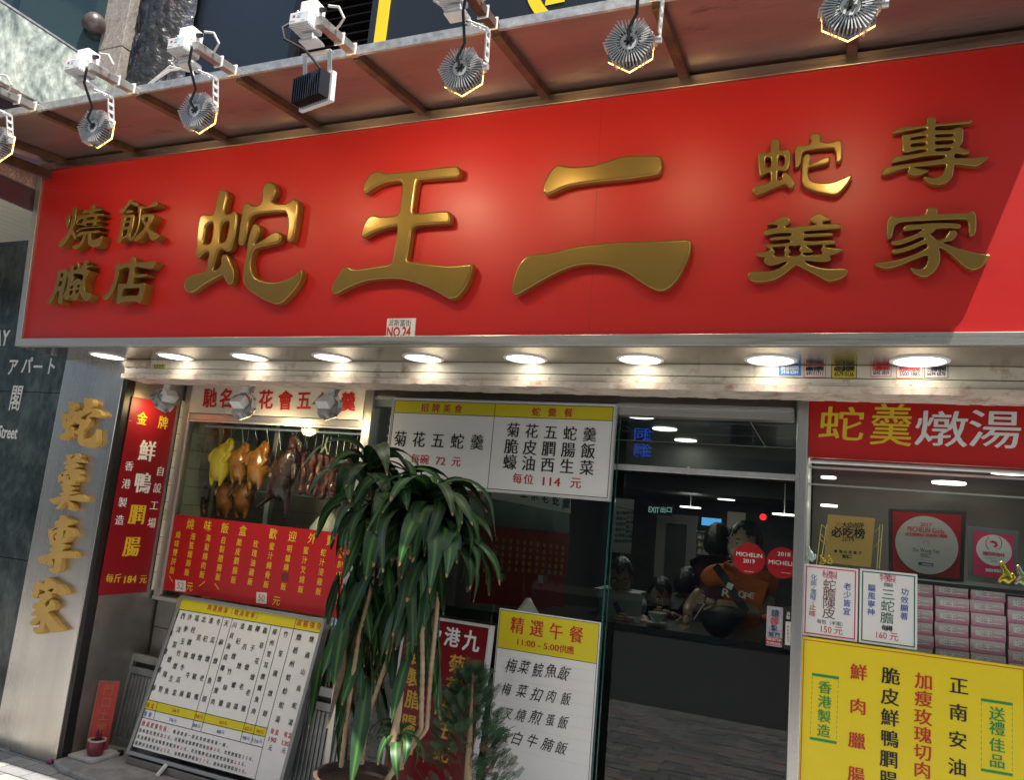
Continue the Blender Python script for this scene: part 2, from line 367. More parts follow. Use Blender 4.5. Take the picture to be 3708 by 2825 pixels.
def smooth_loop(ps, sub=4):
    ps = [np.array(p, float) for p in ps]; n = len(ps); out = []
    for i in range(n):
        p0, p1, p2, p3 = ps[i - 1], ps[i], ps[(i + 1) % n], ps[(i + 2) % n]
        for k in range(sub):
            t = k / sub
            out.append(.5 * ((2 * p1) + (-p0 + p2) * t + (2 * p0 - 5 * p1 + 4 * p2 - p3) * t * t + (-p0 + 3 * p1 - 3 * p2 + p3) * t ** 3))
    return out
def raised(parent, name, P, tf, loops, thick, bev, m, sub=4, label=None):
    """one cut-out character: closed outlines and holes, extruded with a rounded rim, its back on plane P"""
    front = P.off(thick)
    cu = bpy.data.curves.new(name, 'CURVE'); cu.dimensions = '2D'; cu.fill_mode = 'BOTH'
    cu.extrude = (thick - 2 * bev) / 2; cu.bevel_depth = bev; cu.bevel_resolution = 3; cu.offset = -bev
    for lp in loops:
        q = [front.hit(*tf(*p)) for p in smooth_loop(lp, sub)]
        sp = cu.splines.new('POLY'); sp.points.add(len(q) - 1); sp.use_cyclic_u = True
        for i, (u, v) in enumerate(q): sp.points[i].co = (u, v, 0, 1)
    o = bpy.data.objects.new('tmp', cu); tm = o.to_mesh()
    b = base_of(parent); c = P.o + P.n * (thick / 2) - b
    v = [tuple(c + P.ex * p.co.x + P.ey * p.co.y + P.n * p.co.z) for p in tm.vertices]; f = [tuple(p.vertices) for p in tm.polygons]
    o.to_mesh_clear(); bpy.data.objects.remove(o); bpy.data.curves.remove(cu)
    ob = link(name, mesh_of(name, v, f), m, parent, smooth=35)
    if label: ob['label'] = label
    return ob
def L(s): return [tuple(map(float, p.split(','))) for p in s.split()]

C_SHE = [L("500,190 520,155 560,145 605,175 612,230 592,320 580,400 600,445 640,440 690,412 725,430 735,480 722,600 700,720 672,830 640,890 600,908 560,890 530,875 500,900 480,960 455,1040 440,1110 460,1130 500,1105 530,1060 528,1010 545,955 580,935 620,960 650,1020 680,1100 690,1180 680,1260 650,1300 615,1305 585,1270 565,1215 540,1195 480,1220 380,1275 290,1330 220,1385 160,1408 110,1395 82,1340 85,1270 115,1215 170,1190 250,1170 330,1150 355,1110 365,1020 380,950 378,915 345,910 300,940 265,980 235,985 222,950 230,850 240,700 255,570 275,490 310,455 350,445 400,455 440,435 460,370 475,280"),
 L("395,560 430,560 435,620 425,720 405,790 370,812 330,805 322,770 335,700 345,620 365,580"), L("590,535 625,545 625,600 612,680 590,760 555,795 525,788 515,750 520,670 535,600 558,555"),
 L("1060,90 1100,60 1150,58 1195,100 1205,160 1180,230 1155,280 1185,310 1250,320 1320,318 1370,295 1420,262 1465,285 1475,350 1460,470 1440,600 1415,730 1380,780 1340,778 1328,740 1345,620 1345,520 1325,440 1290,425 1180,425 1060,435 960,450 900,480 870,540 860,620 840,720 815,800 780,830 745,822 740,770 755,640 775,500 790,390 820,325 865,308 910,335 960,345 1010,320 1030,260 1030,160"),
 L("910,600 940,565 985,575 1005,620 990,700 960,770 945,805 970,800 1060,745 1130,695 1195,665 1245,672 1268,720 1255,770 1210,805 1130,825 1020,850 950,870 920,910 900,980 895,1060 915,1150 960,1220 1030,1255 1130,1275 1230,1270 1330,1240 1430,1190 1490,1140 1515,1135 1515,1190 1480,1290 1410,1390 1330,1480 1270,1530 1210,1550 1130,1530 1020,1480 910,1410 840,1345 800,1270 800,1160 815,1040 840,920 850,820 870,720 890,650")]
C_WONG = [L("560,110 600,115 640,130 760,125 900,110 1050,95 1200,75 1340,60 1420,58 1450,90 1445,150 1415,178 1330,185 1200,195 1080,205 1010,212 985,240 970,330 955,440 945,540 965,570 1050,565 1180,552 1300,545 1335,560 1348,620 1335,675 1290,685 1180,690 1050,700 965,712 930,745 915,830 895,950 880,1060 900,1090 970,1100 1100,1120 1250,1135 1380,1138 1500,1128 1570,1122 1590,1145 1570,1240 1530,1340 1470,1430 1410,1490 1340,1505 1280,1480 1180,1420 1050,1360 900,1310 760,1285 600,1288 450,1305 320,1345 200,1400 130,1440 80,1448 50,1410 65,1350 110,1270 160,1190 200,1155 250,1155 300,1175 400,1170 550,1145 690,1120 715,1080 730,1000 750,880 765,770 765,715 730,715 620,740 500,785 440,820 400,838 375,815 390,740 430,650 480,600 530,592 590,605 680,600 750,592 785,565 800,480 815,360 820,260 800,225 740,225 640,240 540,280 470,325 430,355 395,335 400,270 440,190 500,125")]
C_YEE = [L("560,205 620,215 700,225 800,222 920,208 1020,180 1120,148 1220,120 1330,110 1450,110 1570,110 1610,140 1615,220 1590,290 1530,315 1400,335 1250,355 1100,370 950,385 800,405 680,425 590,455 510,495 450,515 410,490 405,430 440,340 490,260"),
 L("290,1120 400,1110 520,1090 650,1060 800,1030 1000,1005 1200,988 1450,980 1650,975 1850,965 1895,975 1910,1020 1890,1130 1840,1250 1780,1360 1710,1440 1640,1485 1570,1490 1480,1455 1370,1385 1260,1310 1130,1255 1000,1230 850,1220 720,1240 580,1290 440,1360 300,1440 200,1500 130,1535 95,1510 90,1430 120,1320 160,1220 220,1150")]
C_SHE2 = [L("480,330 500,280 560,262 620,275 645,320 650,400 655,470 690,490 740,475 800,460 845,480 858,560 855,680 835,790 800,850 740,880 680,870 630,870 612,900 610,980 615,1045 660,1045 690,1015 685,960 705,915 755,905 820,940 880,1000 925,1070 930,1130 900,1185 850,1200 800,1175 755,1130 690,1145 560,1190 420,1250 310,1305 220,1332 160,1315 128,1260 140,1200 190,1160 280,1140 400,1105 460,1080 470,1020 470,930 450,900 400,915 340,950 270,975 255,940 240,800 230,650 235,570 280,525 340,520 420,525 465,500 472,410"),
 L("425,612 465,625 478,680 475,760 455,808 395,808 378,760 375,680 390,625"), L("690,575 730,600 738,680 730,750 690,785 640,775 622,710 628,620 655,580"),
 L("1225,230 1245,180 1320,155 1400,165 1435,220 1430,290 1440,325 1520,335 1620,335 1690,310 1750,292 1810,300 1835,350 1840,450 1840,560 1825,660 1780,705 1730,705 1715,650 1712,560 1695,480 1660,442 1560,445 1400,455 1250,475 1130,500 1080,545 1065,620 1055,700 1030,770 980,808 945,800 938,700 932,560 940,450 975,395 1030,382 1100,392 1180,385 1225,350 1235,290"),
 L("1100,620 1120,570 1180,550 1235,575 1240,640 1220,720 1230,750 1310,715 1420,660 1510,620 1580,612 1605,650 1590,700 1540,735 1420,765 1290,795 1205,815 1190,870 1200,960 1230,1040 1290,1080 1400,1105 1540,1110 1680,1085 1820,1030 1940,975 2015,960 2010,1010 1960,1100 1880,1200 1790,1290 1700,1330 1600,1328 1450,1300 1290,1260 1150,1200 1085,1130 1070,1020 1070,880 1075,740")]
C_GANG = [L("510,375 620,330 720,260 800,222 880,228 940,260 962,310 930,360 870,405 880,425 960,425 1060,415 1200,400 1340,390 1440,375 1400,350 1345,320 1332,270 1370,210 1440,175 1520,172 1610,210 1690,255 1730,275 1700,300 1620,310 1580,330 1575,360 1640,365 1760,360 1860,365 1915,395 1910,430 1860,450 1740,465 1550,480 1350,492 1240,505 1215,525 1235,548 1400,545 1600,535 1730,532 1770,560 1750,585 1650,598 1450,608 1270,618 1215,640 1220,675 1270,690 1400,690 1550,680 1700,672 1800,690 1825,720 1790,745 1700,755 1640,765 1620,785 1650,805 1750,820 1860,835 1955,848 1900,895 1800,935 1710,965 1715,1000 1735,1030 1710,1060 1640,1080 1500,1085 1380,1075 1270,1060 1235,1075 1300,1120 1420,1170 1560,1200 1720,1215 1900,1212 2010,1220 2045,1260 2030,1320 1960,1380 1850,1430 1720,1458 1640,1445 1500,1370 1300,1265 1130,1175 1060,1148 1000,1185 900,1270 780,1360 640,1430 480,1465 330,1475 220,1455 160,1400 145,1340 170,1290 230,1270 380,1270 560,1260 700,1225 820,1155 890,1085 800,1100 680,1140 580,1155 500,1130 450,1080 460,1040 480,1010 440,995 360,985 300,955 310,925 400,900 500,885 560,860 550,830 500,810 475,770 520,750 650,745 800,735 920,720 952,690 930,660 850,655 720,665 610,675 555,650 600,620 700,605 850,598 950,585 975,560 950,538 850,535 700,545 560,570 470,578 448,540 480,490 560,455 680,435 710,415 700,390 620,372 560,378"),
 L("615,810 700,800 800,788 850,795 850,830 825,880 845,930 830,970 760,988 680,982 645,950 665,900 640,855"), L("935,780 1040,778 1130,770 1150,800 1120,860 1150,910 1130,955 1040,970 950,970 925,940 960,890 925,830"),
 L("1280,770 1400,765 1520,750 1565,760 1560,810 1530,860 1560,900 1530,945 1400,955 1230,955 1195,930 1230,912 1340,908 1390,885 1340,830 1280,795")]
C_JUN = [L("930,150 960,110 1030,100 1095,120 1105,170 1100,205 1200,210 1400,190 1600,165 1720,155 1715,195 1670,220 1500,235 1300,250 1110,265 1088,300 1110,325 1250,325 1380,318 1440,290 1500,275 1560,290 1580,340 1575,440 1560,550 1510,610 1560,640 1640,680 1680,715 1660,745 1580,755 1480,735 1435,740 1420,790 1450,812 1600,808 1800,800 1930,790 2005,785 1980,840 1900,910 1800,955 1680,950 1540,930 1440,930 1415,960 1410,1040 1385,1140 1320,1220 1230,1270 1120,1280 1000,1260 920,1210 885,1150 920,1135 1000,1150 1100,1150 1190,1110 1240,1040 1265,950 1240,920 1100,930 900,955 740,970 780,990 880,1010 980,1035 920,1075 820,1110 720,1118 630,1095 600,1050 620,1000 600,985 500,1010 380,1050 270,1090 190,1110 150,1085 180,1030 240,975 330,955 480,930 650,905 850,880 1050,850 1200,825 1250,800 1240,765 1150,765 950,775 750,810 580,850 450,880 360,900 330,870 350,820 410,780 520,765 700,745 850,720 920,700 920,670 860,665 760,680 650,710 560,720 510,690 505,560 500,450 530,410 620,400 760,375 880,350 930,330 920,295 840,300 680,330 520,360 400,385 345,385 370,350 440,290 520,270 700,262 880,240 930,220"),
 L("665,470 700,452 880,425 928,440 900,468 760,490 670,498"), L("665,585 700,562 870,542 922,560 900,600 760,612 680,618"), L("1090,425 1120,405 1350,392 1405,405 1370,435 1200,450 1110,450"),
 L("1085,545 1120,515 1360,500 1405,520 1370,560 1200,575 1110,578"), L("1090,670 1120,645 1320,632 1360,650 1320,685 1200,690 1110,695")]
C_GA = [L("970,200 1000,150 1070,132 1150,150 1175,195 1190,238 1350,235 1550,228 1650,228 1710,205 1760,203 1805,245 1820,310 1820,450 1810,540 1780,600 1730,618 1700,590 1690,500 1685,400 1660,345 1620,332 1450,335 1200,345 900,360 680,372 560,385 490,420 450,480 430,570 410,640 370,665 335,640 325,550 328,430 340,340 380,285 420,270 480,285 600,292 750,280 880,265 960,240"),
 L("590,490 630,440 700,420 850,415 1000,398 1150,390 1350,392 1500,405 1560,435 1550,475 1490,485 1350,480 1170,490 1110,540 1055,580 1100,620 1150,665 1220,675 1290,640 1330,580 1370,525 1430,515 1490,545 1500,590 1450,660 1380,695 1290,710 1275,725 1400,775 1600,840 1800,890 1960,915 2050,930 2040,980 1980,1060 1880,1145 1770,1175 1680,1150 1560,1070 1430,950 1320,860 1220,810 1205,830 1220,920 1215,1030 1180,1130 1110,1220 1000,1285 890,1285 790,1230 720,1155 760,1145 850,1160 920,1150 980,1090 1010,1000 1010,940 900,960 700,1040 520,1110 380,1150 260,1148 170,1110 120,1070 180,1058 330,1040 500,1005 700,945 860,880 980,810 1000,765 970,740 850,790 700,850 560,890 450,902 405,870 440,835 560,815 720,765 870,700 950,655 930,630 860,640 720,700 570,750 460,765 400,735 410,700 500,680 640,640 800,580 890,530 920,500 850,498 700,515 620,525")]
C_FAN = [L("1120,255 1180,210 1240,140 1275,90 1320,90 1340,120 1385,135 1395,165 1360,185 1310,155 1275,155 1230,210 1180,275 1135,278"), L("1215,265 1245,240 1310,240 1325,260 1280,280 1230,285"),
 L("1165,320 1250,308 1325,300 1345,330 1330,430 1315,520 1285,590 1300,630 1335,600 1370,520 1400,400 1400,260 1395,190 1430,180 1530,185 1600,150 1640,110 1675,120 1670,170 1600,195 1500,210 1450,225 1435,300 1420,420 1390,540 1350,620 1300,675 1255,670 1240,640 1180,650 1120,710 1085,690 1110,620 1135,500 1150,400"),
 L("1230,350 1280,345 1275,385 1215,390"), L("1205,430 1260,420 1260,465 1200,475"), L("1185,525 1240,520 1225,590 1180,620 1170,590"),
 L("1435,360 1450,310 1500,295 1600,295 1625,320 1600,400 1545,480 1600,540 1700,600 1680,640 1610,680 1570,650 1520,545 1460,610 1390,680 1340,685 1345,640 1420,570 1490,480 1450,400"), L("1500,350 1540,345 1525,420 1485,380")]
C_DIM = [L("1290,950 1310,910 1355,930 1365,990 1450,995 1560,985 1650,985 1630,1040 1580,1090 1500,1085 1400,1065 1345,1070 1350,1160 1450,1165 1520,1165 1500,1200 1400,1215 1335,1220 1325,1300 1400,1305 1490,1295 1500,1330 1480,1420 1450,1520 1410,1590 1370,1560 1250,1560 1150,1575 1100,1600 1085,1570 1095,1450 1105,1340 1130,1305 1230,1300 1255,1200 1270,1100 1240,1070 1130,1095 1110,1180 1080,1300 1030,1420 960,1510 910,1540 885,1500 950,1440 1020,1320 1060,1190 1070,1060 1075,1015 1130,1020 1250,1005 1285,985"),
 L("1190,1375 1300,1370 1410,1365 1405,1430 1380,1475 1280,1475 1165,1485 1165,1430")]
C_SIU = [L("440,230 470,195 500,205 500,300 475,430 450,510 480,560 495,620 475,665 450,620 420,580 380,650 320,730 270,775 238,750 260,700 330,630 390,540 420,430 440,330"), L("360,330 385,310 410,330 400,420 375,490 355,450 350,380"),
 L("710,190 740,155 775,170 770,210 860,215 850,240 760,255 770,285 890,290 880,315 800,325 800,370 850,380 830,400 790,410 790,450 860,470 830,490 700,495 560,520 510,555 500,520 560,490 630,475 560,450 500,440 490,400 510,330 560,310 650,300 700,275 620,285 590,270 620,235 700,225"),
 L("660,345 750,335 745,370 655,380"), L("640,430 735,425 730,455 640,460"), L("530,380 600,360 590,400 560,440 515,440"),
 L("510,600 560,555 700,540 825,530 830,560 740,570 710,580 715,640 750,670 820,640 875,610 875,660 840,740 780,775 710,765 670,720 665,640 670,590 640,590 610,680 560,760 500,805 455,790 450,750 510,740 570,690 600,600 560,605 520,625")]
C_LAP = [L("230,1120 290,1110 360,1100 370,1130 340,1300 310,1450 290,1560 260,1600 240,1570 255,1400 210,1430 170,1510 110,1600 75,1590 90,1550 150,1460 200,1330 225,1200"), L("275,1155 310,1155 305,1210 270,1210"), L("255,1270 295,1270 285,1330 240,1340"),
 L("430,1040 460,1045 460,1110 520,1090 510,1010 540,1000 550,1080 600,1040 620,990 660,965 680,990 650,1040 740,1040 700,1060 640,1090 690,1115 660,1180 640,1230 620,1320 640,1420 720,1450 700,1500 640,1560 590,1510 550,1440 500,1530 450,1540 400,1500 350,1540 310,1490 350,1400 380,1260 370,1150 420,1110 420,1060"),
 L("450,1170 520,1160 600,1190 580,1260 520,1230 430,1290 470,1220"), L("420,1340 460,1335 450,1370 405,1375"), L("515,1325 555,1325 540,1360 510,1355"), L("400,1410 450,1405 430,1470 395,1460"), L("490,1400 540,1395 520,1440 485,1440")]
C_P1 = [L("360,260 500,270 545,340 530,430 490,530 540,525 610,580 640,520 690,505 730,550 790,440 810,400 790,320 800,180 840,165 980,175 1050,250 1050,350 1010,420 970,475 1050,450 1180,500 1280,590 1270,690 1150,700 1050,680 930,700 960,760 950,850 880,940 790,1020 745,1090 735,1180 735,1270 820,1290 950,1270 1060,1190 1110,1090 1130,1035 1160,1040 1150,1200 1150,1370 1080,1470 950,1530 800,1510 680,1460 620,1370 610,1280 625,1170 570,1160 545,1130 580,1070 650,990 670,880 620,890 570,860 550,800 500,880 420,920 390,1000 375,1070 405,1010 440,955 500,1000 530,1090 510,1200 460,1255 410,1200 330,1230 220,1315 150,1310 120,1240 120,1170 180,1160 260,1120 280,1000 230,1010 190,950 185,800 170,600 180,565 230,560 300,600 370,575 365,450 360,330"),
 L("700,730 760,660 860,600 1020,545 990,590 900,650 850,720 820,780 770,750"), L("480,640 465,720 440,740 455,670"), L("325,720 325,800 305,835 300,770")]
C_P2 = [L("555,150 600,115 760,120 820,80 900,100 930,160 900,215 950,250 1000,320 880,320 780,315 850,350 860,410 820,450 740,490 860,480 915,540 915,600 870,630 905,680 900,760 860,805 790,790 780,860 740,900 665,905 740,940 745,990 680,1030 750,1060 760,1100 720,1125 615,1155 760,1150 900,1125 990,1170 1050,1240 1000,1310 880,1310 760,1290 620,1285 700,1340 750,1440 740,1530 640,1530 600,1400 580,1300 500,1340 420,1440 340,1500 300,1480 360,1400 400,1310 300,1330 210,1365 150,1320 130,1260 200,1230 320,1200 450,1160 400,1145 385,1100 480,1070 450,1000 460,960 420,900 420,860 470,840 460,770 390,810 345,790 345,700 370,610 410,620 440,690 490,640 440,590 450,560 600,510 540,490 520,430 620,370 530,375 480,330 500,290 590,270 560,220"),
 L("650,235 680,180 720,140 775,135 740,190"), L("545,635 630,615 620,645 570,655"), L("600,740 620,670 640,660 655,740")]
C_P3 = [L("650,120 760,130 830,190 950,240 960,270 880,350 800,385 900,420 980,480 1020,560 1000,610 880,660 830,740 750,790 670,810 760,810 790,860 750,930 700,960 710,990 850,980 960,990 1050,1080 1000,1140 900,1165 780,1155 690,1160 670,1290 640,1430 570,1510 450,1505 380,1440 390,1390 480,1400 500,1330 380,1330 340,1280 370,1215 290,1240 190,1300 140,1260 100,1170 180,1120 350,1060 450,1020 400,980 400,930 480,890 420,830 385,720 370,600 365,450 450,440 530,400 520,260 600,240 650,190"),
 L("460,490 520,430 600,420 560,450 490,490"), L("490,580 570,540 560,580 510,610 545,690 530,735 490,710"), L("725,500 795,475 780,540 730,650 690,675 730,590"), L("440,1195 520,1170 505,1320 480,1330 475,1250")]
C_P4 = [L("480,170 560,150 630,200 740,270 740,310 870,325 1000,530 980,575 850,590 780,545 690,540 640,520 700,430 620,425 540,470 620,500 650,560 640,640 560,690 470,780 510,860 580,800 610,700 660,690 720,760 740,860 700,940 560,990 640,1100 780,1280 920,1430 820,1470 700,1500 620,1470 550,1370 490,1250 460,1380 370,1520 280,1530 200,1450 190,1380 280,1390 350,1310 370,1190 280,1270 190,1320 120,1270 130,1230 220,1150 300,1080 200,1090 150,1070 160,1020 270,920 190,900 170,860 220,800 330,740 370,680 330,590 420,550 500,500 410,460 350,430 320,550 270,650 220,660 180,600 180,480 240,310 290,250 380,260 430,300 480,280")]
# ------------------------------------------------------------------ ground, road, pavement
YS = 3.26            # pillar face
YW = 3.75            # roast window plane
YG = 3.60            # fixed glass, right shop window and door post
YD = 3.72            # sliding door
mb = MB(); mb.box(-60, 60, -60, .18, -.34, -.12); struct('road', mb, asphalt, label='dark asphalt street in front of the shop')
mb = MB(); mb.box(-60, 60, .33, 12, -.30, -.012); pave = struct('pavement', mb, sandj, label='pavement of grey block pavers')
nk = 0
for i in range(-14, 12):
    k = MB(); k.box(i * .9 + .004, i * .9 + .896, .18, .33, -.30, .0)
    part(pave, 'kerb_stone', k, conc, bev=.01)
pv = []
for j in range(33):
    y0 = .335 + j * .1
    for i in range(-40, 16):
        x0 = i * .2 + (.1 if j % 2 else 0)
        if y0 < 3.6: pv.append((x0, y0))
def inview(x, y):
    q = ROT.T @ (np.array([x, y, 0]) - EYE)
    if q[2] < .1: return False
    u, v = CX + F * q[0] / q[2], CY + F * q[1] / q[2]
    return -60 < u < 3800 and v < 2900
me_p = []
for k in range(5):
    t = bmesh.new(); bmesh.ops.create_cube(t, size=1)
    for v in t.verts: v.co = Vector((v.co.x * .193, v.co.y * .093, (v.co.z - .5) * .03 + random.uniform(-.0012, .0012) * (v.co.z > 0)))
    me = bpy.data.meshes.new('paver'); t.to_mesh(me); t.free(); me.materials.append((paver_a, paver_b, paver_a, paver_c, paver_b)[k]); me_p.append(me)
rest = {0: MB(), 1: MB(), 3: MB()}
for x0, y0 in pv:
    vis = any(inview(x0 + dx, y0 + dy) for dx in (0, .2) for dy in (0, .1)); z = random.uniform(-.0015, .002)
    if vis:
        k = random.choices(range(5), (5, 5, 4, 2, 4))[0]
        o = bpy.data.objects.new('paver', me_p[k]); COL.objects.link(o); o.parent = pave; o.location = (x0 + .1, y0 + .05, z)
    else:
        k = random.choices((0, 1, 3), (6, 7, 2))[0]
        rest[k].box(x0 + .004, x0 + .196, y0 + .004, y0 + .096, -.012, z)
for k, r_ in rest.items(): part(pave, 'paver_field', r_, {0: paver_a, 1: paver_b, 3: paver_c}[k], kind='stuff')

# step in front of the roast window
mb = MB(); P0 = Plane((0, 0, 0), (1, 0, 0), (0, 1, 0))
mb.prism(P0, [(-3.915, 3.24), (-3.80, 3.19), (-1.2, 2.98), (-1.0, 3.0), (-1.0, 3.72), (-3.915, 3.76)], -.005, .035)
struct('shop_step', mb, conc, bev=.012, label='low worn concrete step under the roast window')

# ------------------------------------------------------------------ neighbouring building on the left
nb = thing('green_marble_building', 'neighbouring building clad in green marble with white lettering and a slatted beige soffit', 'building', (-4.45, 3.3, 0))
XM = -4.441
for i in range(3):                                       # lower wall: big slabs with thin joints
    for j in range(3):
        x1 = -4.449 - i * 1.2; z0 = j * 1.05; m_ = MB(); m_.box(x1 - 1.196, x1, 3.31, 3.36, z0 + .002, z0 + 1.048)
        part(nb, 'marble_slab', m_, marble)
m_ = MB(); m_.box(-9, -4.452, 3.365, 5, 0, 3.24); part(nb, 'wall', m_, dark_in)
T = Text(facade(3.31), zt(0, 900, .5952))
T.pts('アパー', [(78, 722), (165, 714), (232, 722)], 100, 'heavy', wink, .8); T.run('ト', (312, 718), None, 100, 'heavy', wink, .8)
T.run('閣', (98, 912), None, 150, 'bold', wink, .62); T.run('寶', (-48, 905), None, 150, 'bold', wink, .62)
T.lat('Street', (50, 1118), 116, 76, 'heavy', wink); T.lat('WAY', (-22, 545), 150, 92, 'heavy', wink)
T.done(nb)
# soffit of the neighbour's bay: beige slats running outwards
zs = 3.16
for i in range(22):
    x1 = XM - .03 - i * .085; m_ = MB(); m_.box(x1 - .081, x1, 1.5, 3.31, zs, zs + .02); part(nb, 'soffit_slat', m_, mat('beige_slat', (.60, .57, .48), .5, var=.05))
m_ = MB(); m_.box(-9, XM - .012, 1.4, 3.3, zs + .024, zs + .05); part(nb, 'soffit_backing', m_, dark_in)
m_ = MB(); m_.box(XM - .03, XM, 1.3, 3.30, zs - .02, zs + .028); m_.box(XM - .028, XM - .002, 1.3, 3.30, zs + .028, zs + .10); part(nb, 'soffit_edge', m_, mat('plum_trim', (.10, .05, .06), .4))
m_ = MB(); m_.box(XM - .035, XM + .004, 1.3, 3.30, zs + .11, zs + .24); part(nb, 'granite_band', m_, pinkgr)
m_ = MB(); m_.box(XM - .09, XM - .05, 1.3, 3.30, zs + .24, 3.80); part(nb, 'dark_recess', m_, mat('plum_recess', (.035, .022, .030), .3))
m_ = MB()
m_.box(XM - .30, XM, 1.2, 2.32, 3.79, 4.235); part(nb, 'marble_slab', m_, marble_l, bev=.004)
m_ = MB(); m_.box(XM - .30, XM, 2.324, 3.30, 3.79, 4.235); part(nb, 'marble_slab', m_, marble_l, bev=.004)
m_ = MB(); m_.box(XM - .25, XM + .003, 1.2, 3.3, 4.237, 4.25); part(nb, 'ledge_trim', m_, zinc)
# glazed bay over the marble band, turned towards the street corner, reflecting the houses opposite
gA, gB = np.array([-4.50, 3.3]), np.array([-5.9, 1.9]); d_ = (gB - gA) / np.linalg.norm(gB - gA); n_ = np.array([d_[1], -d_[0]])
mirror = mat('reflective_glazing', (.05, .09, .11), .03, .6, spec=1, bump=.01, bscale=2)
PG = Plane((gB[0], gB[1], 4.25), (-d_[0], -d_[1], 0), (0, 0, 1))
for a in range(3):
    m_ = MB(); m_.slab(PG, a * .66 + .02, 0, a * .66 + .64, 2.6, 0, .01); part(nb, 'window_pane', m_, mirror)
    m_ = MB(); m_.slab(PG, a * .66 - .015, 0, a * .66 + .018, 2.6, -.02, .03); part(nb, 'mullion', m_, mat('dark_blue_mullion', (.02, .035, .06), .3, .5))
m_ = MB(); m_.tube([PG.pt(.2, .30, .12), PG.pt(.2, .30, .2)], [.02, .02]); 
c0 = PG.pt(*PG.hit(342, 78, .06), .06)
m_.lathe((c0[0], c0[1], c0[2] - .07), [(.005, 0), (.04, .006), (.068, .025), (.073, .05), (.066, .085), (.045, .115), (.02, .13), (.005, .134)], 20); part(nb, 'dome_lamp', m_, mat('brown_dome', (.07, .05, .045), .3), smooth=True)

# ------------------------------------------------------------------ upper wall above the canopy
ub = thing('upper_facade', 'dark upper wall above the canopy with granite pier, louvre and navy panels', 'building', (-2, 3.3, 3.2))
def upx(x0, x1): return onY(x0, 150, 3.3)[0], onY(x1, 150, 3.3)[0]
def strip(name, x0, x1, y0, y1, m_, bev=0, z0=3.45, z1=7.0):
    k = MB(); k.box(x0, x1, y0, y1, z0, z1); return part(ub, name, k, m_, bev=bev)
xa, xb = onY(458, 150, 3.3)[0], onY(505, 150, 3.3)[0]
for j in range(5):
    strip('granite_block', -4.60, xb, 3.18, 3.3, granite, .004, 3.45 + j * .98, 3.45 + j * .98 + .974)
# crumpled black wrapped pier
xc = onY(690, 150, 3.3)[0]
k = MB(); n1, n2 = 34, 90; rr = random.Random(3)
nz = [[rr.uniform(-1, 1) for _ in range(n1 + 1)] for _ in range(n2 + 1)]
for j in range(n2 + 1):
    for i in range(n1 + 1):
        t = i / n1; x = xb + (xc - xb) * t; y = 3.30 - .16 * math.sin(math.pi * min(1, t * 1.0)) ** .7 + .012 * nz[j][i]
        k.v.append((x, y, 3.45 + 3.3 * j / n2))
for j in range(n2):
    for i in range(n1):
        a = j * (n1 + 1) + i; k.f.append((a, a + 1, a + n1 + 2, a + n1 + 1))
part(ub, 'wrapped_pier', k, mat('black_crumpled_sheet', (.022, .022, .025), .28, spec=.8, bump=.9, bscale=26, var=.3, vscale=12, dirt=(.22, .05, .04), dscale=7, damt=.05), smooth=60)
xd, xe, xf, xg = (onY(q, 150, 3.3)[0] for q in (1040, 1065, 1330, 1385))
strip('dark_panel', xc + .002, xd, 3.32, 3.38, navy); strip('panel_joint', xd, xe, 3.36, 3.4, black)
k = MB(); k.box(xe, xf, 3.42, 3.45, 3.45, 7); part(ub, 'louvre_back', k, black)
lv = mat('louvre_blade', (.018, .018, .02), .35, .3, var=.2)
me = None
for j in range(48):
    z = 3.5 + j * .06
    if me is None:
        k = MB(); k.obox(((xe + xf) / 2, 3.36, z), (1, 0, 0), (0, .8, .6), (0, -.6, .8), (xf - xe) / 2 - .003, .035, .004)
        first = part(ub, 'louvre_blade', k, lv); me = first
    else:
        c = me.copy(); COL.objects.link(c); c.location.z = j * .06
strip('navy_jamb', xf, onY(1352, 150, 3.3)[0], 3.30, 3.42, navy)
strip('yellow_stripe', onY(1353, 100, 3.3)[0], onY(1398, 100, 3.3)[0], 3.302, 3.34, yellow_b)
strip('navy_panel', onY(1398, 100, 3.3)[0] + .001, 1.6, 3.31, 3.36, navy)
strip('back_wall', -4.7, 2, 3.46, 3.6, dark_in)
T = Text(facade(3.31), zt(1200, 0, .5952), .003)
T.ring((1500, -110), 325, 75, yellow_b, .004, 20, 190); T.poly([(1300, 35), (1420, 10), (1425, -40), (1310, -30)], yellow_b, .004); T.poly([(2140, -20), (2250, -30), (2240, 0), (2150, 12)], yellow_b, .004)
T.done(ub, 'yellow_emblem')

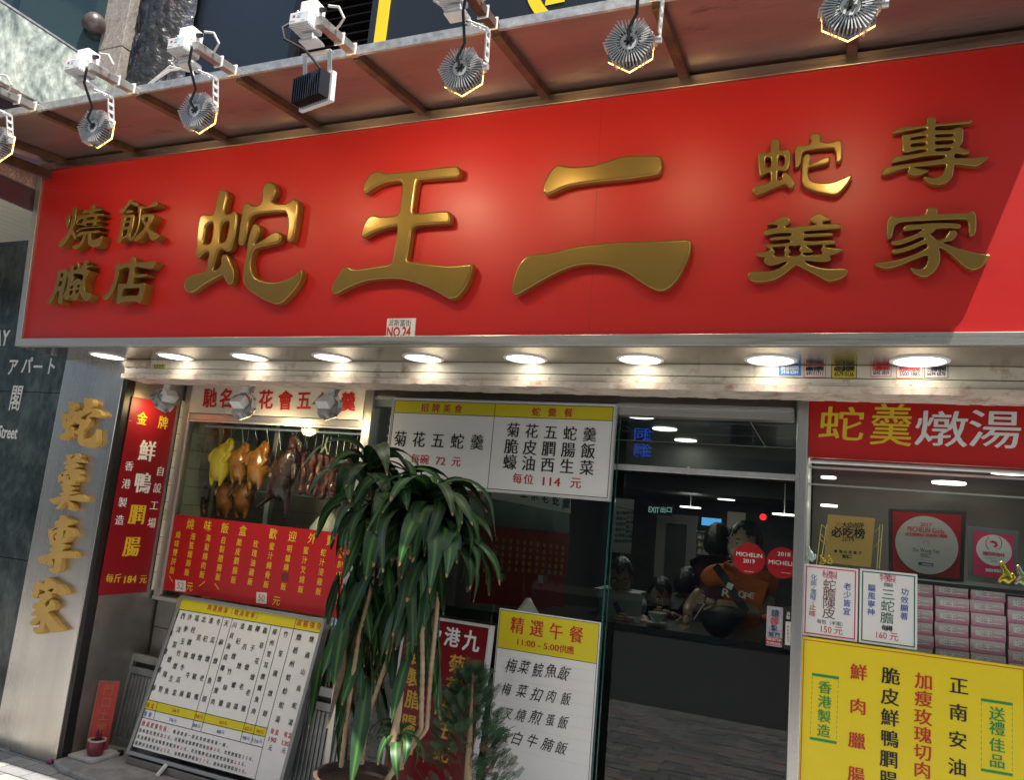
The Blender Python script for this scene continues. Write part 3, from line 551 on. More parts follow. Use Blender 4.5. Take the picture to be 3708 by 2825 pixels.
# ------------------------------------------------------------------ canopy
S0 = np.array([0, 2.92, 2.312]); S1 = np.array([0, 2.845, 3.42])
SP = Plane(S0, (1, 0, 0), S1 - S0)
cn = thing('sign_canopy', 'sloping metal canopy of reddish sheets and rusty ribs above the big red sign', 'canopy', (-2, 2.6, 3.35))
bx = [-4.222, -3.653, -2.988, -2.393, -1.786, -1.172, -.568, .054, .745]
soff = mat('canopy_underside', (.27, .18, .17), .36, .6, bump=.02, bscale=3, stretch=(1, 3, 1), var=.15, vscale=2, rvar=.06, dirt=(.10, .07, .06), dscale=3, damt=.2)
def can_z(y): return 3.43 + (y - 2.845) * (3.43 - 3.37) / (2.845 - 2.32)
for a, b in zip(bx[:-1], bx[1:]):
    k = MB(); x0, x1 = (a + .003 if a > -4.2 else -4.43), b - .003
    k.add([(x0, 2.30, can_z(2.30) + .012), (x1, 2.30, can_z(2.30) + .012), (x1, 3.15, can_z(3.15) + .012), (x0, 3.15, can_z(3.15) + .012),
           (x0, 2.30, can_z(2.30) + .018), (x1, 2.30, can_z(2.30) + .018), (x1, 3.15, can_z(3.15) + .018), (x0, 3.15, can_z(3.15) + .018)],
          [(0, 3, 2, 1), (4, 5, 6, 7), (0, 1, 5, 4), (2, 3, 7, 6), (0, 4, 7, 3), (1, 2, 6, 5)]); part(cn, 'canopy_sheet', k, soff)
k = MB(); k.box(-4.43, .75, 2.283, 2.296, can_z(2.29) - .004, can_z(2.29) + .034); k.box(-4.43, .75, 2.297, 2.33, can_z(2.3) + .022, can_z(2.3) + .034); part(cn, 'metal_flashing', k, zinc)
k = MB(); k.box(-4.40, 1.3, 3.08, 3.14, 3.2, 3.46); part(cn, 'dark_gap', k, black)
for a in bx:
    k = MB(); k.bar((a, 2.30, can_z(2.30) - .006), (a, 2.90, can_z(2.9) - .006), .038, .034); part(cn, 'rib', k, rust, bev=.003)
# end bracket beside the neighbour's wall
k = MB(); k.bar((-4.33, 2.25, 3.30), (-4.33, 3.2, 3.38), .03, .05); part(cn, 'rib', k, rust)

# ------------------------------------------------------------------ the big sign
sg = thing('shop_sign', 'huge red shop sign in a steel frame with raised gold characters', 'sign', (-1.9, 2.95, 2.3))
H = SP.hit(158, 595)[1]
UL = -4.425
k = MB(); k.slab(SP, UL + .03, .03, 1.35, H - .03, -.03, -.004); part(sg, 'red_panel', k, red)
k = MB(); u = SP.hit(2160, 700)[0]; k.slab(SP, u - .0006, .03, u + .0006, H - .03, -.0042, -.0036); part(sg, 'panel_seam', k, mat('seam', (.18, .01, .01), .6))
def quadbox(P, q, d0, d1):
    k = MB(); k.prism(P, q, d0, d1); return k
w = .045
part(sg, 'frame_bar', quadbox(SP, [(UL, 0), (1.4, 0), (1.4, w), (UL + w, w)], -.05, .012), steel_h, bev=.002)
part(sg, 'frame_bar', quadbox(SP, [(UL, H), (UL + w, H - w), (1.4, H - w), (1.4, H)], -.05, .012), mat('weathered_steel_trim', (.44, .40, .33), .32, 1.0, bump=.05, bscale=60, stretch=(.04, 1, 1), var=.25, vscale=5, rvar=.08, dirt=(.12, .09, .06), dscale=16, damt=.4), bev=.002)
part(sg, 'frame_bar', quadbox(SP, [(UL, 0), (UL + w, w), (UL + w, H - w), (UL, H)], -.05, .012), steel, bev=.002)
k = MB(); k.add([SP.pt(UL + .003, .003, -.052), SP.pt(UL + .003, H - .003, -.052), (UL + .003, 3.24, 3.38), (UL + .003, 3.24, 2.325)], [(0, 1, 2, 3)]); part(sg, 'side_panel', k, steel_dk)
big = [('蛇', C_SHE, zt(640, 640, 1 / 3.36), .05, .010), ('王', C_WONG, zt(1180, 580, 1 / 3.0), .05, .010), ('二', C_YEE, zt(1820, 520, 1 / 2.8), .045, .010),
       ('蛇', C_SHE2, zt(2700, 450, 1 / 5.25), .038, .005), ('羹', C_GANG, zt(2680, 740, 1 / 5.25), .038, .005), ('專', C_JUN, zt(3160, 400, 1 / 4.7935), .038, .005),
       ('家', C_GA, zt(3140, 720, 1 / 4.594), .038, .005), ('飯', C_FAN, zt(150, 700, .25), .06, .004), ('店', C_DIM, zt(150, 700, .25), .06, .004), ('燒', C_SIU, zt(150, 700, .25), .06, .004), ('臘', C_LAP, zt(150, 700, .25), .06, .003)]
SPF = SP.off(-.004)
for ch, loops, tf, th, bv in big:
    raised(sg, 'gold_character', SPF, tf, loops, th, bv, gold, label='raised gold character ' + ch)
# soffit under the sign with its downlights
k = MB(); k.box(-4.42, 1.4, 2.935, 3.262, 2.309, 2.314); sof = part(sg, 'soffit', k, mat('brushed_soffit_steel', (.50, .47, .42), .22, 1.0, bump=.06, bscale=60, stretch=(1, .04, 1), var=.12, vscale=3, rvar=.06))
k = MB(); k.box(-4.42, 1.4, 3.263, 3.27, 2.25, 2.6); part(sg, 'back_panel', k, steel_dk)
dl0 = None
order = ['leftmost', 'second from the left', 'third from the left', 'fourth from the left', 'middle', 'sixth from the left', 'seventh from the left', 'eighth from the left', 'rightmost']
for i in range(9):
    x = -3.945 + .5325 * i; lab = 'recessed soffit downlight under the red sign, ' + order[i] + ' of nine'
    if dl0 is None:
        dl0 = thing('downlight', lab, 'downlight', (x, 3.147, 2.309), 'downlights in the soffit')
        k = MB(); n = 40
        for r_, z_ in ((.102, 0), (.102, -.004), (.088, -.007), (.086, .001)):
            k.v += [(x + r_ * math.cos(2 * math.pi * q / n), 3.147 + r_ * math.sin(2 * math.pi * q / n), 2.309 + z_) for q in range(n)]
        for a in range(3):
            for q in range(n): k.f.append((a * n + q, a * n + (q + 1) % n, (a + 1) * n + (q + 1) % n, (a + 1) * n + q))
        part(dl0, 'trim_ring', k, trimw, smooth=True)
        k = MB(); k.disc((x, 3.147, 2.3055), (1, 0, 0), (0, 1, 0), .0865, .0865, 40, 0, .002); part(dl0, 'diffuser', k, lamp_on)
    else: dup(dl0, (x, 3.147, 2.309), lab)
    la = bpy.data.lights.new('downlight_glow', 'AREA'); la.shape = 'DISK'; la.size = .14; la.energy = .16; la.color = (1, .86, .64); la.spread = R(120)
    lo = bpy.data.objects.new('downlight_glow', la); COL.objects.link(lo); lo.location = (x, 3.147, 2.302); lo.visible_camera = True
# street number plate
PN = SP.off(0.0)
tf = zt(1200, 900, .5952)
np_ = thing('street_number_plate', 'small white street number plate reading NO.24 at the foot of the red sign', 'plate', tuple(SP.pt(*SP.hit(*tf(415, 545)), .0)))
a, b = SP.hit(*tf(332, 543)), SP.hit(*tf(500, 424)); k = MB(); k.slab(SP, a[0], a[1], b[0] + .012, b[1], -.004, .002); part(np_, 'plate', k, white)
T = Text(SP, tf, .0025); T.run('波斯富街', (365, 452), (470, 455), 40, 'reg', ink, .9); T.lat('NO.24', (411, 508), 142, 60, 'heavy', redink); T.done(np_)

# ------------------------------------------------------------------ floodlights on arms beyond the canopy
def hexhead(T, c, nrm, upv, r=.085, lit=True, glow=True):
    """finned hexagonal LED head: c centre, nrm the way it shines"""
    nrm = np.array(nrm, float); nrm /= np.linalg.norm(nrm); x = np.cross(nrm, upv); x /= np.linalg.norm(x); y = np.cross(x, nrm); c = np.array(c, float)
    P = Plane(c, x, np.cross(-nrm, x)); P.n = -nrm
    hexa = lambda rr: [(rr * math.cos(R(60 * q + 30)), rr * math.sin(R(60 * q + 30))) for q in range(6)]
    k = MB(); k.prism(P, hexa(r * .97), -.030, -.012); body = part(T, 'lamp_body', k, mat('dark_lamp_body', (.20, .20, .205), .5, .5), bev=.002)
    k = MB()
    for q in range(42):                                          # radial cooling fins
        a = 2 * math.pi * q / 42; f = math.cos(R(30)) / math.cos(((a - R(0)) % R(60)) - R(30)); ro = r * f; ri = r * (.36 if q % 2 else .46)
        ca, sa = math.cos(a), math.sin(a); w_ = .0017
        p = [(ri * ca + w_ * sa, ri * sa - w_ * ca), (ro * ca + w_ * sa, ro * sa - w_ * ca), (ro * ca - w_ * sa, ro * sa + w_ * ca), (ri * ca - w_ * sa, ri * sa + w_ * ca)]
        k.prism(P, p, -.029, .016)
    part(T, 'cooling_fins', k, alu)
    k = MB(); k.disc(c - nrm * 0, x, np.cross(-nrm, x), r * .34, r * .34, 24, -.011, .012)
    part(T, 'hub', k, alu); k = MB()
    for q in range(6):
        a = R(60 * q); k.disc(c - nrm * .0125 + (x * math.cos(a) + np.cross(-nrm, x) * math.sin(a)) * r * .15, x, np.cross(-nrm, x), r * .055, r * .055, 10, 0, .001)
    k.disc(c - nrm * .0125, x, np.cross(-nrm, x), r * .12, r * .12, 12, 0, .001)
    part(T, 'hub_holes', k, black)
    k = MB(); k.prism(P, hexa(r * .985), -.035, -.0325); part(T, 'lens_rim', k, mat('amber_lit_rim', (1, .7, .2), .4, emis=(1, .62, .16), es=2.2) if glow else alu)
    k = MB(); k.prism(P, hexa(r * .9), -.0385, -.0355); part(T, 'led_face', k, led_warm if lit else trimw)
    return P, x
def bracket(T, a, mid, b, m_=alu_w):
    """ladder-like bent arm: two rails with cross pieces"""
    k = MB(); a, mid, b = (np.array(q, float) for q in (a, mid, b)); d = np.array([.0, 0, 0])
    w3 = np.array([0, 1.0, 0]) * .013
    for s_ in (-1, 1):
        k.bar(a + w3 * s_, mid + w3 * s_, .006, .005, (1, 0, 0.01)); k.bar(mid + w3 * s_, b + w3 * s_, .006, .005, (1, 0, 0.01))
    for p, q in ((a, mid), (mid, b)):
        for t in (0, .33, .66, 1): c = p + (q - p) * t; k.bar(c - w3, c + w3, .012, .006, (1, 0, .01))
    part(T, 'bracket_arm', k, m_)
def flood(x, idx, flat=False, boxside=-1):
    lab = ['silver hexagonal floodlight cut off by the left edge of the photo', 'silver hexagonal floodlight over the characters at the left end of the sign', 'silver hexagonal floodlight above the big left snake character',
           'flat finned black floodlight, the only rectangular one in the row', 'silver hexagonal floodlight above the middle character of the sign', 'silver hexagonal floodlight above the two horizontal strokes',
           'silver hexagonal floodlight cut by the top edge above the right characters'][idx]
    T = thing('sign_floodlight', lab, 'floodlight', (x, 2.15, 3.34), 'floodlights on arms above the sign')
    lit_y = 2.02
    k = MB(); k.bar((x + .005, 2.285, can_z(2.285) + .0), (x + .005, lit_y + .02, can_z(2.1) + .0), .034, .034); part(T, 'steel_arm', k, mat('grey_arm_steel', (.42, .40, .37), .4, .8, var=.2, vscale=20) if idx < 4 else rust, bev=.002)
    bc = np.array([x - .045, 2.06, 3.345])
    k = MB(); k.box(bc[0] - .045, bc[0] + .045, bc[1] - .04, bc[1] + .04, bc[2] + .028, bc[2] + .108); jb = part(T, 'junction_box', k, mat('white_plastic', (.80, .80, .80), .35), bev=.006)
    k = MB(); k.box(bc[0] - .065, bc[0] + .045, bc[1] - .075, bc[1] + .035, bc[2] - .035, bc[2] + .024); db = part(T, 'driver_box', k, alu_w, bev=.003)
    k = MB()
    for q in range(9): k.box(bc[0] - .066, bc[0] + .046, bc[1] - .07 + q * .012, bc[1] - .066 + q * .012, bc[2] - .042, bc[2] - .0352)
    part(T, 'driver_fins', k, alu_w)
    PB = facade(bc[1] - .0755)
    TT = Text(PB, lambda u, v: (u, v), .0006)
    def lb(u, v, w_, h_, m_):
        TT.b.setdefault(m_.name, (MB(), m_))[0].add([(bc[0] + u, bc[1] - .0762, bc[2] + v), (bc[0] + u + w_, bc[1] - .0762, bc[2] + v), (bc[0] + u + w_, bc[1] - .0762, bc[2] + v + h_), (bc[0] + u, bc[1] - .0762, bc[2] + v + h_)], [(0, 1, 2, 3)])
    lb(-.045, .0, .014, .009, redink); lb(-.02, -.004, .02, .012, mat('pale_blue_print', (.30, .55, .75), .4)); lb(-.058, -.022, .03, .0025, ink); lb(-.02, .012, .03, .002, ink); lb(.005, -.024, .02, .002, ink)
    for mb_, m_ in TT.b.values(): part(T, 'driver_label', mb_, m_)
    k = MB(); k.tube([(bc[0] + .045, bc[1], bc[2] + .075), (bc[0] + .075, bc[1] - .0, bc[2] + .07)], [.013, .010], 10); k.tube([(bc[0] - .045, bc[1], bc[2] + .078), (bc[0] - .072, bc[1], bc[2] + .075)], [.013, .010], 10); part(T, 'cable_gland', k, black, smooth=True)
    k = MB()
    k.tube([(bc[0] + .07, bc[1], bc[2] + .07), (bc[0] + .11, bc[1] + .01, bc[2] + .065), (bc[0] + .125, bc[1] + .03, bc[2] + .03), (bc[0] + .10, bc[1] + .04, bc[2] + .01), (x, bc[1] + .08, can_z(2.1) + .022), (x, 2.28, can_z(2.28) + .022)], .005, 8)
    k.tube([(bc[0] - .07, bc[1], bc[2] + .075), (bc[0] - .10, bc[1] + .01, bc[2] + .06), (bc[0] - .10, bc[1] + .02, bc[2] + .02), (bc[0] - .07, bc[1] + .03, bc[2] + .0)], .005, 8)
    part(T, 'white_cable', k, mat('white_cable', (.72, .70, .66), .5), smooth=True)
    bl_ = Vector(bc - base_of(T))
    for ch_ in T.children:
        if ch_.name.split('.')[0] in ('junction_box', 'driver_box', 'driver_fins', 'driver_label', 'cable_gland'):
            for v_ in ch_.data.vertices: v_.co = bl_ + (v_.co - bl_) * .80
    for q in (0, 1):
        k = MB(); yy = 2.17 + q * .08; k.box(x - .016, x + .026, yy, yy + .006, can_z(yy) - .02, can_z(yy) + .028); part(T, 'cable_tie', k, trimw)
    k = MB(); k.box(bc[0] - .02, bc[0] + .03, bc[1] - .02, bc[1] + .05, bc[2] - .06, bc[2] - .044); k.box(bc[0] - .035, bc[0] + .045, bc[1] - .015, bc[1] + .04, bc[2] - .070, bc[2] - .0605); part(T, 'mount_plate', k, alu_w, bev=.002)
    hx = x - (.045 if idx < 6 else .02); hc = np.array([hx, 2.15, 3.125])
    if not flat:
        nrm = np.array([-.10, .98, .02 if idx != 3 else 0]); nrm /= np.linalg.norm(nrm)
        P, xx = hexhead(T, hc, nrm, (0, 0, 1))
        sx = hx + .095
        bracket(T, (bc[0] + .02, 2.09, bc[2] - .072), (sx + .01, 2.12, bc[2] - .105), (sx, 2.15, 3.15))
        k = MB(); k.tube([(sx - .012, 2.155, 3.125), (sx + .006, 2.155, 3.125)], .012, 10); part(T, 'pivot_bolt', k, alu, smooth=True)
        b_ = hc - nrm * .014
        k = MB(); k.tube([tuple(b_), tuple(b_ - nrm * .03 + np.array([0, 0, .02])), (hx + .03, 2.10, 3.19), (bc[0] + .05, 2.03, 3.26), (bc[0] + .062, 2.02, 3.32), (bc[0] + .046, 2.03, 3.335)], .0055, 8); part(T, 'black_cable', k, black, smooth=True)
    else:
        nrm = np.array([.22, .95, .05]); nrm /= np.linalg.norm(nrm); x_ = np.cross(nrm, (0, 0, 1)); x_ /= np.linalg.norm(x_); y_ = np.cross(x_, nrm)
        k = MB(); k.obox(hc, x_, y_, nrm, .092, .060, .010); part(T, 'lamp_body', k, alu_w, bev=.003)
        k = MB()
        for q in range(13): k.obox(hc - nrm * .034 + x_ * (-.078 + q * .013), x_, y_, nrm, .0020, .050, .023)
        part(T, 'cooling_fins', k, mat('black_fin', (.03, .03, .032), .35, .5))
        k = MB(); k.obox(hc + nrm * .0125, x_, y_, nrm, .080, .050, .002); part(T, 'led_face', k, led_warm)
        k = MB()
        k.bar((hx - .06, 2.12, bc[2] - .075), (hx - .06, 2.15, 3.13), .018, .004); k.bar((hx + .055, 2.12, bc[2] - .075), (hx + .055, 2.15, 3.13), .018, .004); k.bar((hx - .07, 2.12, bc[2] - .075), (hx + .065, 2.12, bc[2] - .075), .02, .005); part(T, 'bracket_arm', k, alu_w)
        k = MB(); k.tube([tuple(hc - nrm * .05), (hx + .06, 2.08, 3.17), (hx + .02, 2.03, 3.22), (bc[0] - .06, 2.0, 3.26), (bc[0] - .078, 2.0, 3.31), (bc[0] - .06, 2.02, 3.34)], .0055, 8); part(T, 'black_cable', k, black, smooth=True)
    la = bpy.data.lights.new('floodlight_beam', 'SPOT'); la.energy = 1.3 if idx != 3 else 5; la.spot_size = R(150); la.spot_blend = 1; la.shadow_soft_size = .07; la.color = (1, .80, .52)
    lo = bpy.data.objects.new('floodlight_beam', la); COL.objects.link(lo); lo.location = tuple(hc + nrm * .06)
    lo.rotation_euler = Vector((nrm[0], .75, -.5)).to_track_quat('-Z', 'Y').to_euler()
    return T
for i, x in enumerate(bx[1:8]): flood(x, i, flat=(i == 3))
k = MB(); a0 = (-2.72, 2.30, can_z(2.3) + .035)
for s_ in (0, .02): k.tube([(a0[0] - .22, 2.3, a0[2] + .005), (a0[0] - .10, 2.3, a0[2] + .06 + s_), (a0[0] + .03, 2.3, a0[2] + .055 - s_), (a0[0] + .06, 2.3, a0[2] + .0)], .005, 8)
solo('cable_loop', 'loop of thin white cable lying on the canopy edge between two floodlights', 'cable', k, mat('white_cable', (.72, .70, .66), .5), smooth=True)
# ------------------------------------------------------------------ beam behind the sign, with its little stickers
bm_ = thing('shutter_beam', 'cream painted steel beam with peeling rusty paint below the downlights', 'beam', (-1.5, 3.3, 2.19))
k = MB(); k.box(-3.893, 1.4, 3.24, 3.42, 2.256, 2.3085); part(bm_, 'upper_face', k, cream, bev=.004)
k = MB(); k.box(-3.893, 1.4, 3.236, 3.42, 2.221, 2.2525); part(bm_, 'middle_strip', k, cream, bev=.003)
k = MB(); n = 120
for i in range(n):
    x0 = -3.90 + 5.3 * i / n; x1 = -3.90 + 5.3 * (i + 1) / n; dz = random.uniform(0, .004); k.box(x0, x1, 3.222, 3.42, 2.190 + dz, 2.2185)
part(bm_, 'lower_lip', k, mat('pinkish_cream_paint', (.58, .50, .43), .55, var=.15, vscale=8, bump=.3, bscale=30, dirt=(.28, .14, .09), dscale=14, damt=.5))
k = MB(); k.box(-3.905, -3.70, 3.2335, 3.2385, 2.262, 2.304); part(bm_, 'rust_patch', k, rustcream)
for px in (1150, 1440, 1735, 1985, 2250, 2925, 3300):
    p = onY(px, 1383, 3.236); k = MB(); k.tube([(p[0], 3.237, 2.237), (p[0], 3.231, 2.237)], .006, 10); part(bm_, 'bolt_head', k, cream)
st = facade(3.2395); tf = zt(2800, 1200, .4118)
bl = mat('sticker_blue', (.03, .22, .60), .5); sy = mat('sticker_yellow', (.62, .50, .05), .5); sp_ = mat('sticker_white', (.68, .62, .60), .5)
for (x0, y0, x1, y1), bg_, bd, t1, t2, c1, c2, lab in (
    ((48, 298, 243, 388), bl, bl, '晟發捲閘', '5416 6284', wink, wink, 'blue sticker with the phone number 5416 6284'),
    ((270, 303, 460, 405), sp_, redink, '維新捲閘', '69111711', ink, ink, 'red bordered sticker with the number 69111711'),
    ((512, 300, 733, 415), sy, ink, '卓越捲閘', '6579 0136', ink, ink, 'yellow sticker with the number 6579 0136'),
    ((857, 302, 1038, 398), sp_, redink, '冠豐捲閘', '6545 3859', redink, ink, 'pale red bordered sticker with the number 6545 3859'),
    ((1083, 303, 1315, 412), sp_, oink, '裕興捲閘', '5500 3885', redink, ink, 'wide red and white sticker with the number 5500 3885'),
    ((1328, 303, 1537, 410), sp_, ink, '三聯捲閘', '6694 6878', ink, ink, 'black bordered white sticker with the number 6694 6878'),
    ((-5703, 293, -5603, 332), sp_, redink, '新發捲閘', '9626 0971', redink, ink, 'leftmost of the three tiny stickers above the roast window'),
    ((-5585, 293, -5487, 335), sp_, redink, '永發捲閘', '2919 5940', redink, ink, 'middle one of the three tiny stickers above the roast window'),
    ((-5456, 293, -5346, 337), sy, ink, '榮昌捲閘', '6606 8163', ink, ink, 'tiny yellow sticker above the roast window')):
    a, b = st.hit(*tf(x0, y1)), st.hit(*tf(x1, y0)); b[1] = min(b[1], 2.3075); k = MB(); k.slab(st, a[0], a[1], b[0], b[1], -.0004, .0006)
    S = thing('phone_sticker', lab + ' on the cream beam', 'sticker', st.pt((a[0] + b[0]) / 2, a[1], 0), 'stickers on the beam'); part(S, 'backing', k, bg_)
    T = Text(st, tf, .0012); w_, h_ = x1 - x0, y1 - y0
    for p, q in (((x0, y0 + 2), (x1, y0 + 2)), ((x0, y1 - 2), (x1, y1 - 2)), ((x0 + 2, y0), (x0 + 2, y1)), ((x1 - 2, y0), (x1 - 2, y1))): T.line(p, q, 5 if x0 > 0 else 2, bd, .0009)
    T.run(t1, (x0 + w_ * .2, y0 + h_ * .27), (x0 + w_ * .8, y0 + h_ * .27), h_ * .38, 'heavy', c1, 1.0); T.lat(t2, ((x0 + x1) / 2, y0 + h_ * .66), w_ * .76, h_ * .34, 'bold', c2)
    T.done(S)

# recess ceiling with the old shutter slot
rc = thing('shutter_slot', 'dark teal metal shutter slot in the ceiling over the glass door', 'shutter slot', (-1, 3.5, 2.27))
k = MB(); k.box(-3.9, 1.4, 3.42, 3.80, 2.285, 2.30); part(rc, 'ceiling_sheet', k, mat('recess_paint', (.20, .17, .14), .6, var=.2))
teal = mat('teal_metal', (.045, .075, .08), .45, .3, var=.25, vscale=15)
for y0 in (3.46, 3.53): k = MB(); k.box(-2.2, -.14, y0, y0 + .03, 2.245, 2.283); part(rc, 'rail', k, teal, bev=.003)
for x0 in (-2.1, -1.55, -.95, -.22): k = MB(); k.box(x0, x0 + .04, 3.455, 3.565, 2.235, 2.247); part(rc, 'rail_bracket', k, teal, bev=.002)

# ------------------------------------------------------------------ steel pillar with ochre letters
pl = thing('steel_pillar', 'wide scratched steel pillar at the left corner with four raised ochre characters', 'pillar', (-4.18, 3.3, 0))
k = MB(); k.box(-4.447, -3.925, YS, 3.32, .0, 2.3085); part(pl, 'steel_sheet', k, steel_col, bev=.004)
k = MB(); k.box(-3.924, -3.902, 3.275, 3.33, .0, 2.305); part(pl, 'gap_shade_strip', k, mat('gap_shade_black', (.012, .012, .012), .35, var=.4, vscale=30))  # black strip stands in for the shaded gap beside the pillar
k = MB(); k.box(-3.975, -3.94, 3.240, 3.2595, .0, .022); part(pl, 'pink_wax_residue', k, mat('dried_wax', (.30, .05, .14), .5, bump=1, bscale=200), bev=.012)
PP = facade(YS)
for ch, loops, o_ in (('蛇', C_P1, zt(200, 1420, 1 / 7.636)), ('羹', C_P2, zt(160, 1630, 1 / 7.0)), ('專', C_P3, zt(120, 1850, 1 / 6.72)), ('家', C_P4, zt(90, 2070, 1 / 6.72))):
    raised(pl, 'ochre_character', PP, o_, loops, .036, .001, ochre, 2, 'raised ochre character ' + ch)

# ------------------------------------------------------------------ return wall, banner, tiles
rw = thing('return_wall', 'grey steel clad return wall between the pillar and the roast window', 'wall', (-3.92, 3.5, 0))
k = MB(); k.box(-3.98, -3.901, 3.335, 3.80, 0.0, 2.29); part(rw, 'steel_cladding', k, steel_dk)
tl = MB(); k = MB(); k.box(-3.903, -3.896, 3.70, 3.78, .93, 2.10); part(rw, 'grout', k, grout)
zz = .93; j = 0
while zz < 2.06:
    k = MB(); k.box(-3.8955, -3.889, 3.702, 3.775, zz, zz + .107); part(rw, 'wall_tile', k, tile_w, bev=.002); zz += .11
PX = Plane((-3.893, 0, 0), (0, 1, 0), (0, 0, 1)); tf = zt(350, 1280, .506)
bn = thing('red_price_banner', 'tall dark red banner on the return wall offering duck liver sausage at 184 a catty', 'banner', (-3.893, 3.5, .91), 'red signs')
a, b = PX.hit(354, 2158), PX.hit(480, 1435); c = PX.hit(640, 1480)
k = MB(); k.slab(PX, a[0], a[1], c[0], b[1], -.003, .0); part(bn, 'banner_sheet', k, redd)
T = Text(PX, tf)
T.run('金', (325, 468), None, 88, 'ming', yink, .9); T.run('牌', (475, 498), None, 88, 'ming', yink, .9)
T.run('鮮', (362, 702), None, 140, 'song', wink, .95); T.run('鴨', (328, 930), None, 140, 'song', wink, .95); T.run('膶', (290, 1155), None, 135, 'song', yink, .95); T.run('腸', (250, 1385), None, 135, 'song', yink, .95)
T.pts('香港製造', [(232, 808), (210, 935), (185, 1068), (163, 1195)], 66, 'ming', wink); T.pts('自設工場', [(455, 845), (433, 965), (410, 1090), (393, 1215)], 66, 'ming', wink)
T.run('每斤', (92, 1612), (150, 1612), 60, 'ming', yink); T.lat('184', (240, 1618), 85, 52, 'song', yink); T.run('元', (333, 1618), None, 58, 'ming', yink); T.line((232, 480), (247, 482), 3, yink)
T.done(bn)

# wall under the roast window
uw = thing('window_base_wall', 'dull steel clad wall below the roast window', 'wall', (-3.0, 3.78, 0))
for i, (x0, x1) in enumerate(((-3.888, -3.1), (-3.096, -2.34))):
    for z0, z1 in ((.0, .70), (.704, .885)): k = MB(); k.box(x0, x1, 3.765, 3.80, z0, z1); part(uw, 'steel_panel', k, steel_dk, bev=.002)

# ------------------------------------------------------------------ roast window
PW = facade(YW); tf = zt(350, 1280, .506)
rwn = thing('roast_window', 'steel framed glass window of the roast meat kitchen', 'window', (-3.1, YW, .88))
gl_, gt = PW.hit(*tf(655, 487)); gb = PW.hit(580, 2150)[1]; gr = PW.hit(*tf(1915, 545))[0]; gl_ = -3.835
fr = MB(); fr.box(-3.888, gl_, YW - .03, YW + .03, .885, 2.27); part(rwn, 'left_stile', fr, steel, bev=.003)
for x0, x1, dy in ((gr, gr + .055, .0), (gr + .057, gr + .085, .02), (gr + .087, gr + .14, .01)):
    fr = MB(); fr.box(x0, x1, YW - .03 - dy, YW + .03, .885, 2.27); part(rwn, 'right_stile', fr, steel, bev=.003)
zt1 = PW.hit(*tf(640, 430))[1]
fr = MB(); fr.box(gl_, gr, YW - .026, YW + .03, gt + .012, zt1); part(rwn, 'head_rail', fr, steel_h, bev=.003)
fr = MB(); fr.box(gl_, gr, YW - .03, YW - .02, gt, gt + .010); fr.box(gl_ + .0, gl_ + .010, YW - .03, YW - .02, gb, gt); part(rwn, 'glazing_bead', fr, alu)
fr = MB(); fr.box(gl_ - .05, gr + .14, YW - .04, YW + .05, .875, .90); part(rwn, 'sill', fr, steel_h, bev=.003)
fr = MB(); fr.box(gl_, gr, YW + .002, YW + .008, .90, gt); part(rwn, 'glass_pane', fr, glass_k)
lp = onY(1690 * .0 + 600 + 1100 / 2.75, 1350 + 560 / 2.75, YW)
# white strip sign with red brush characters
ws = thing('brush_character_sign', 'white strip sign with red brush characters above the roast window', 'sign', (-3.1, YW, zt1))
a = PW.hit(*tf(662, 428)); b = PW.hit(*tf(1930, 208)); k = MB(); k.box(gl_ - .005, gr - .003, YW - .03, YW - .01, zt1 + .004, 2.268); part(ws, 'panel', k, mat('aged_white_panel', (.70, .66, .58), .45, var=.05, dirt=(.4, .33, .22), dscale=5, damt=.2))
T = Text(facade(YW - .031), tf)
for ch, p in zip('馳名菊花會五蛇羹', [(812, 322), (930, 325), (1075, 332), (1212, 333), (1350, 340), (1485, 340), (1640, 348), (1800, 348)]): T.run(ch, p, None, 128, 'brush', redink, .88, rot=.04)
T.done(ws)

# lower red menu on the glass
PM = facade(YW - .012); tf = zt(0, 1825, .5952)
rm = thing('red_rice_menu', 'long red menu of roast rice boxes with yellow characters on the lower window', 'menu', (-3.1, YW - .01, .93), 'red signs')
a, b = PM.hit(*tf(975, 520)), PM.hit(*tf(1050, 62)); c = PM.hit(*tf(2075, 700))
k = MB(); k.slab(PM, gl_ + .004, a[1], gr + .02, b[1], -.002, .004); part(rm, 'sheet', k, redp)
T = Text(facade(YW - .016), tf)
for ch, x, y in zip('燒味飯盒歡迎外賣', (1160, 1265, 1370, 1478, 1662, 1780, 1900, 2012), (125, 135, 150, 165, 185, 200, 213, 225)): T.run(ch, (x, y), None, 62, 'kai', yink, .9)
for s_, p, q in (('燒味雙拼飯', (1085, 190), (1048, 405)), ('海蜇燻蹄飯', (1175, 200), (1138, 418)), ('海蜇燒肉飯', (1268, 210), (1230, 432)), ('自製腊腸飯', (1360, 222), (1327, 447)), ('脆皮膶腸飯', (1457, 235), (1422, 464)),
                 ('玫瑰油雞飯', (1557, 245), (1523, 475)), ('蜜汁燒骨飯', (1655, 260), (1620, 492)), ('明爐燒', (1762, 275), (1742, 388)), ('飯', (1725, 505), None), ('蜜汁叉燒飯', (1862, 285), (1830, 522)), ('蛇汁浸雞飯', (1968, 298), (1938, 535)), ('金牌四寶飯', (2078, 310), (2045, 560))):
    T.run(s_, p, q, 43, 'kai', yink, .86)
T.poly([(1712, 420), (1757, 425), (1755, 472), (1710, 466)], mat('maroon_patch', (.14, .02, .02), .5), .0012)
T.line((1032, 440), (1052, 478), 5, yink); T.line((1248, 473), (1212, 502), 5, yink); T.line((1306, 485), (1332, 522), 5, yink); T.line((2060, 585), (2025, 632), 5, yink)
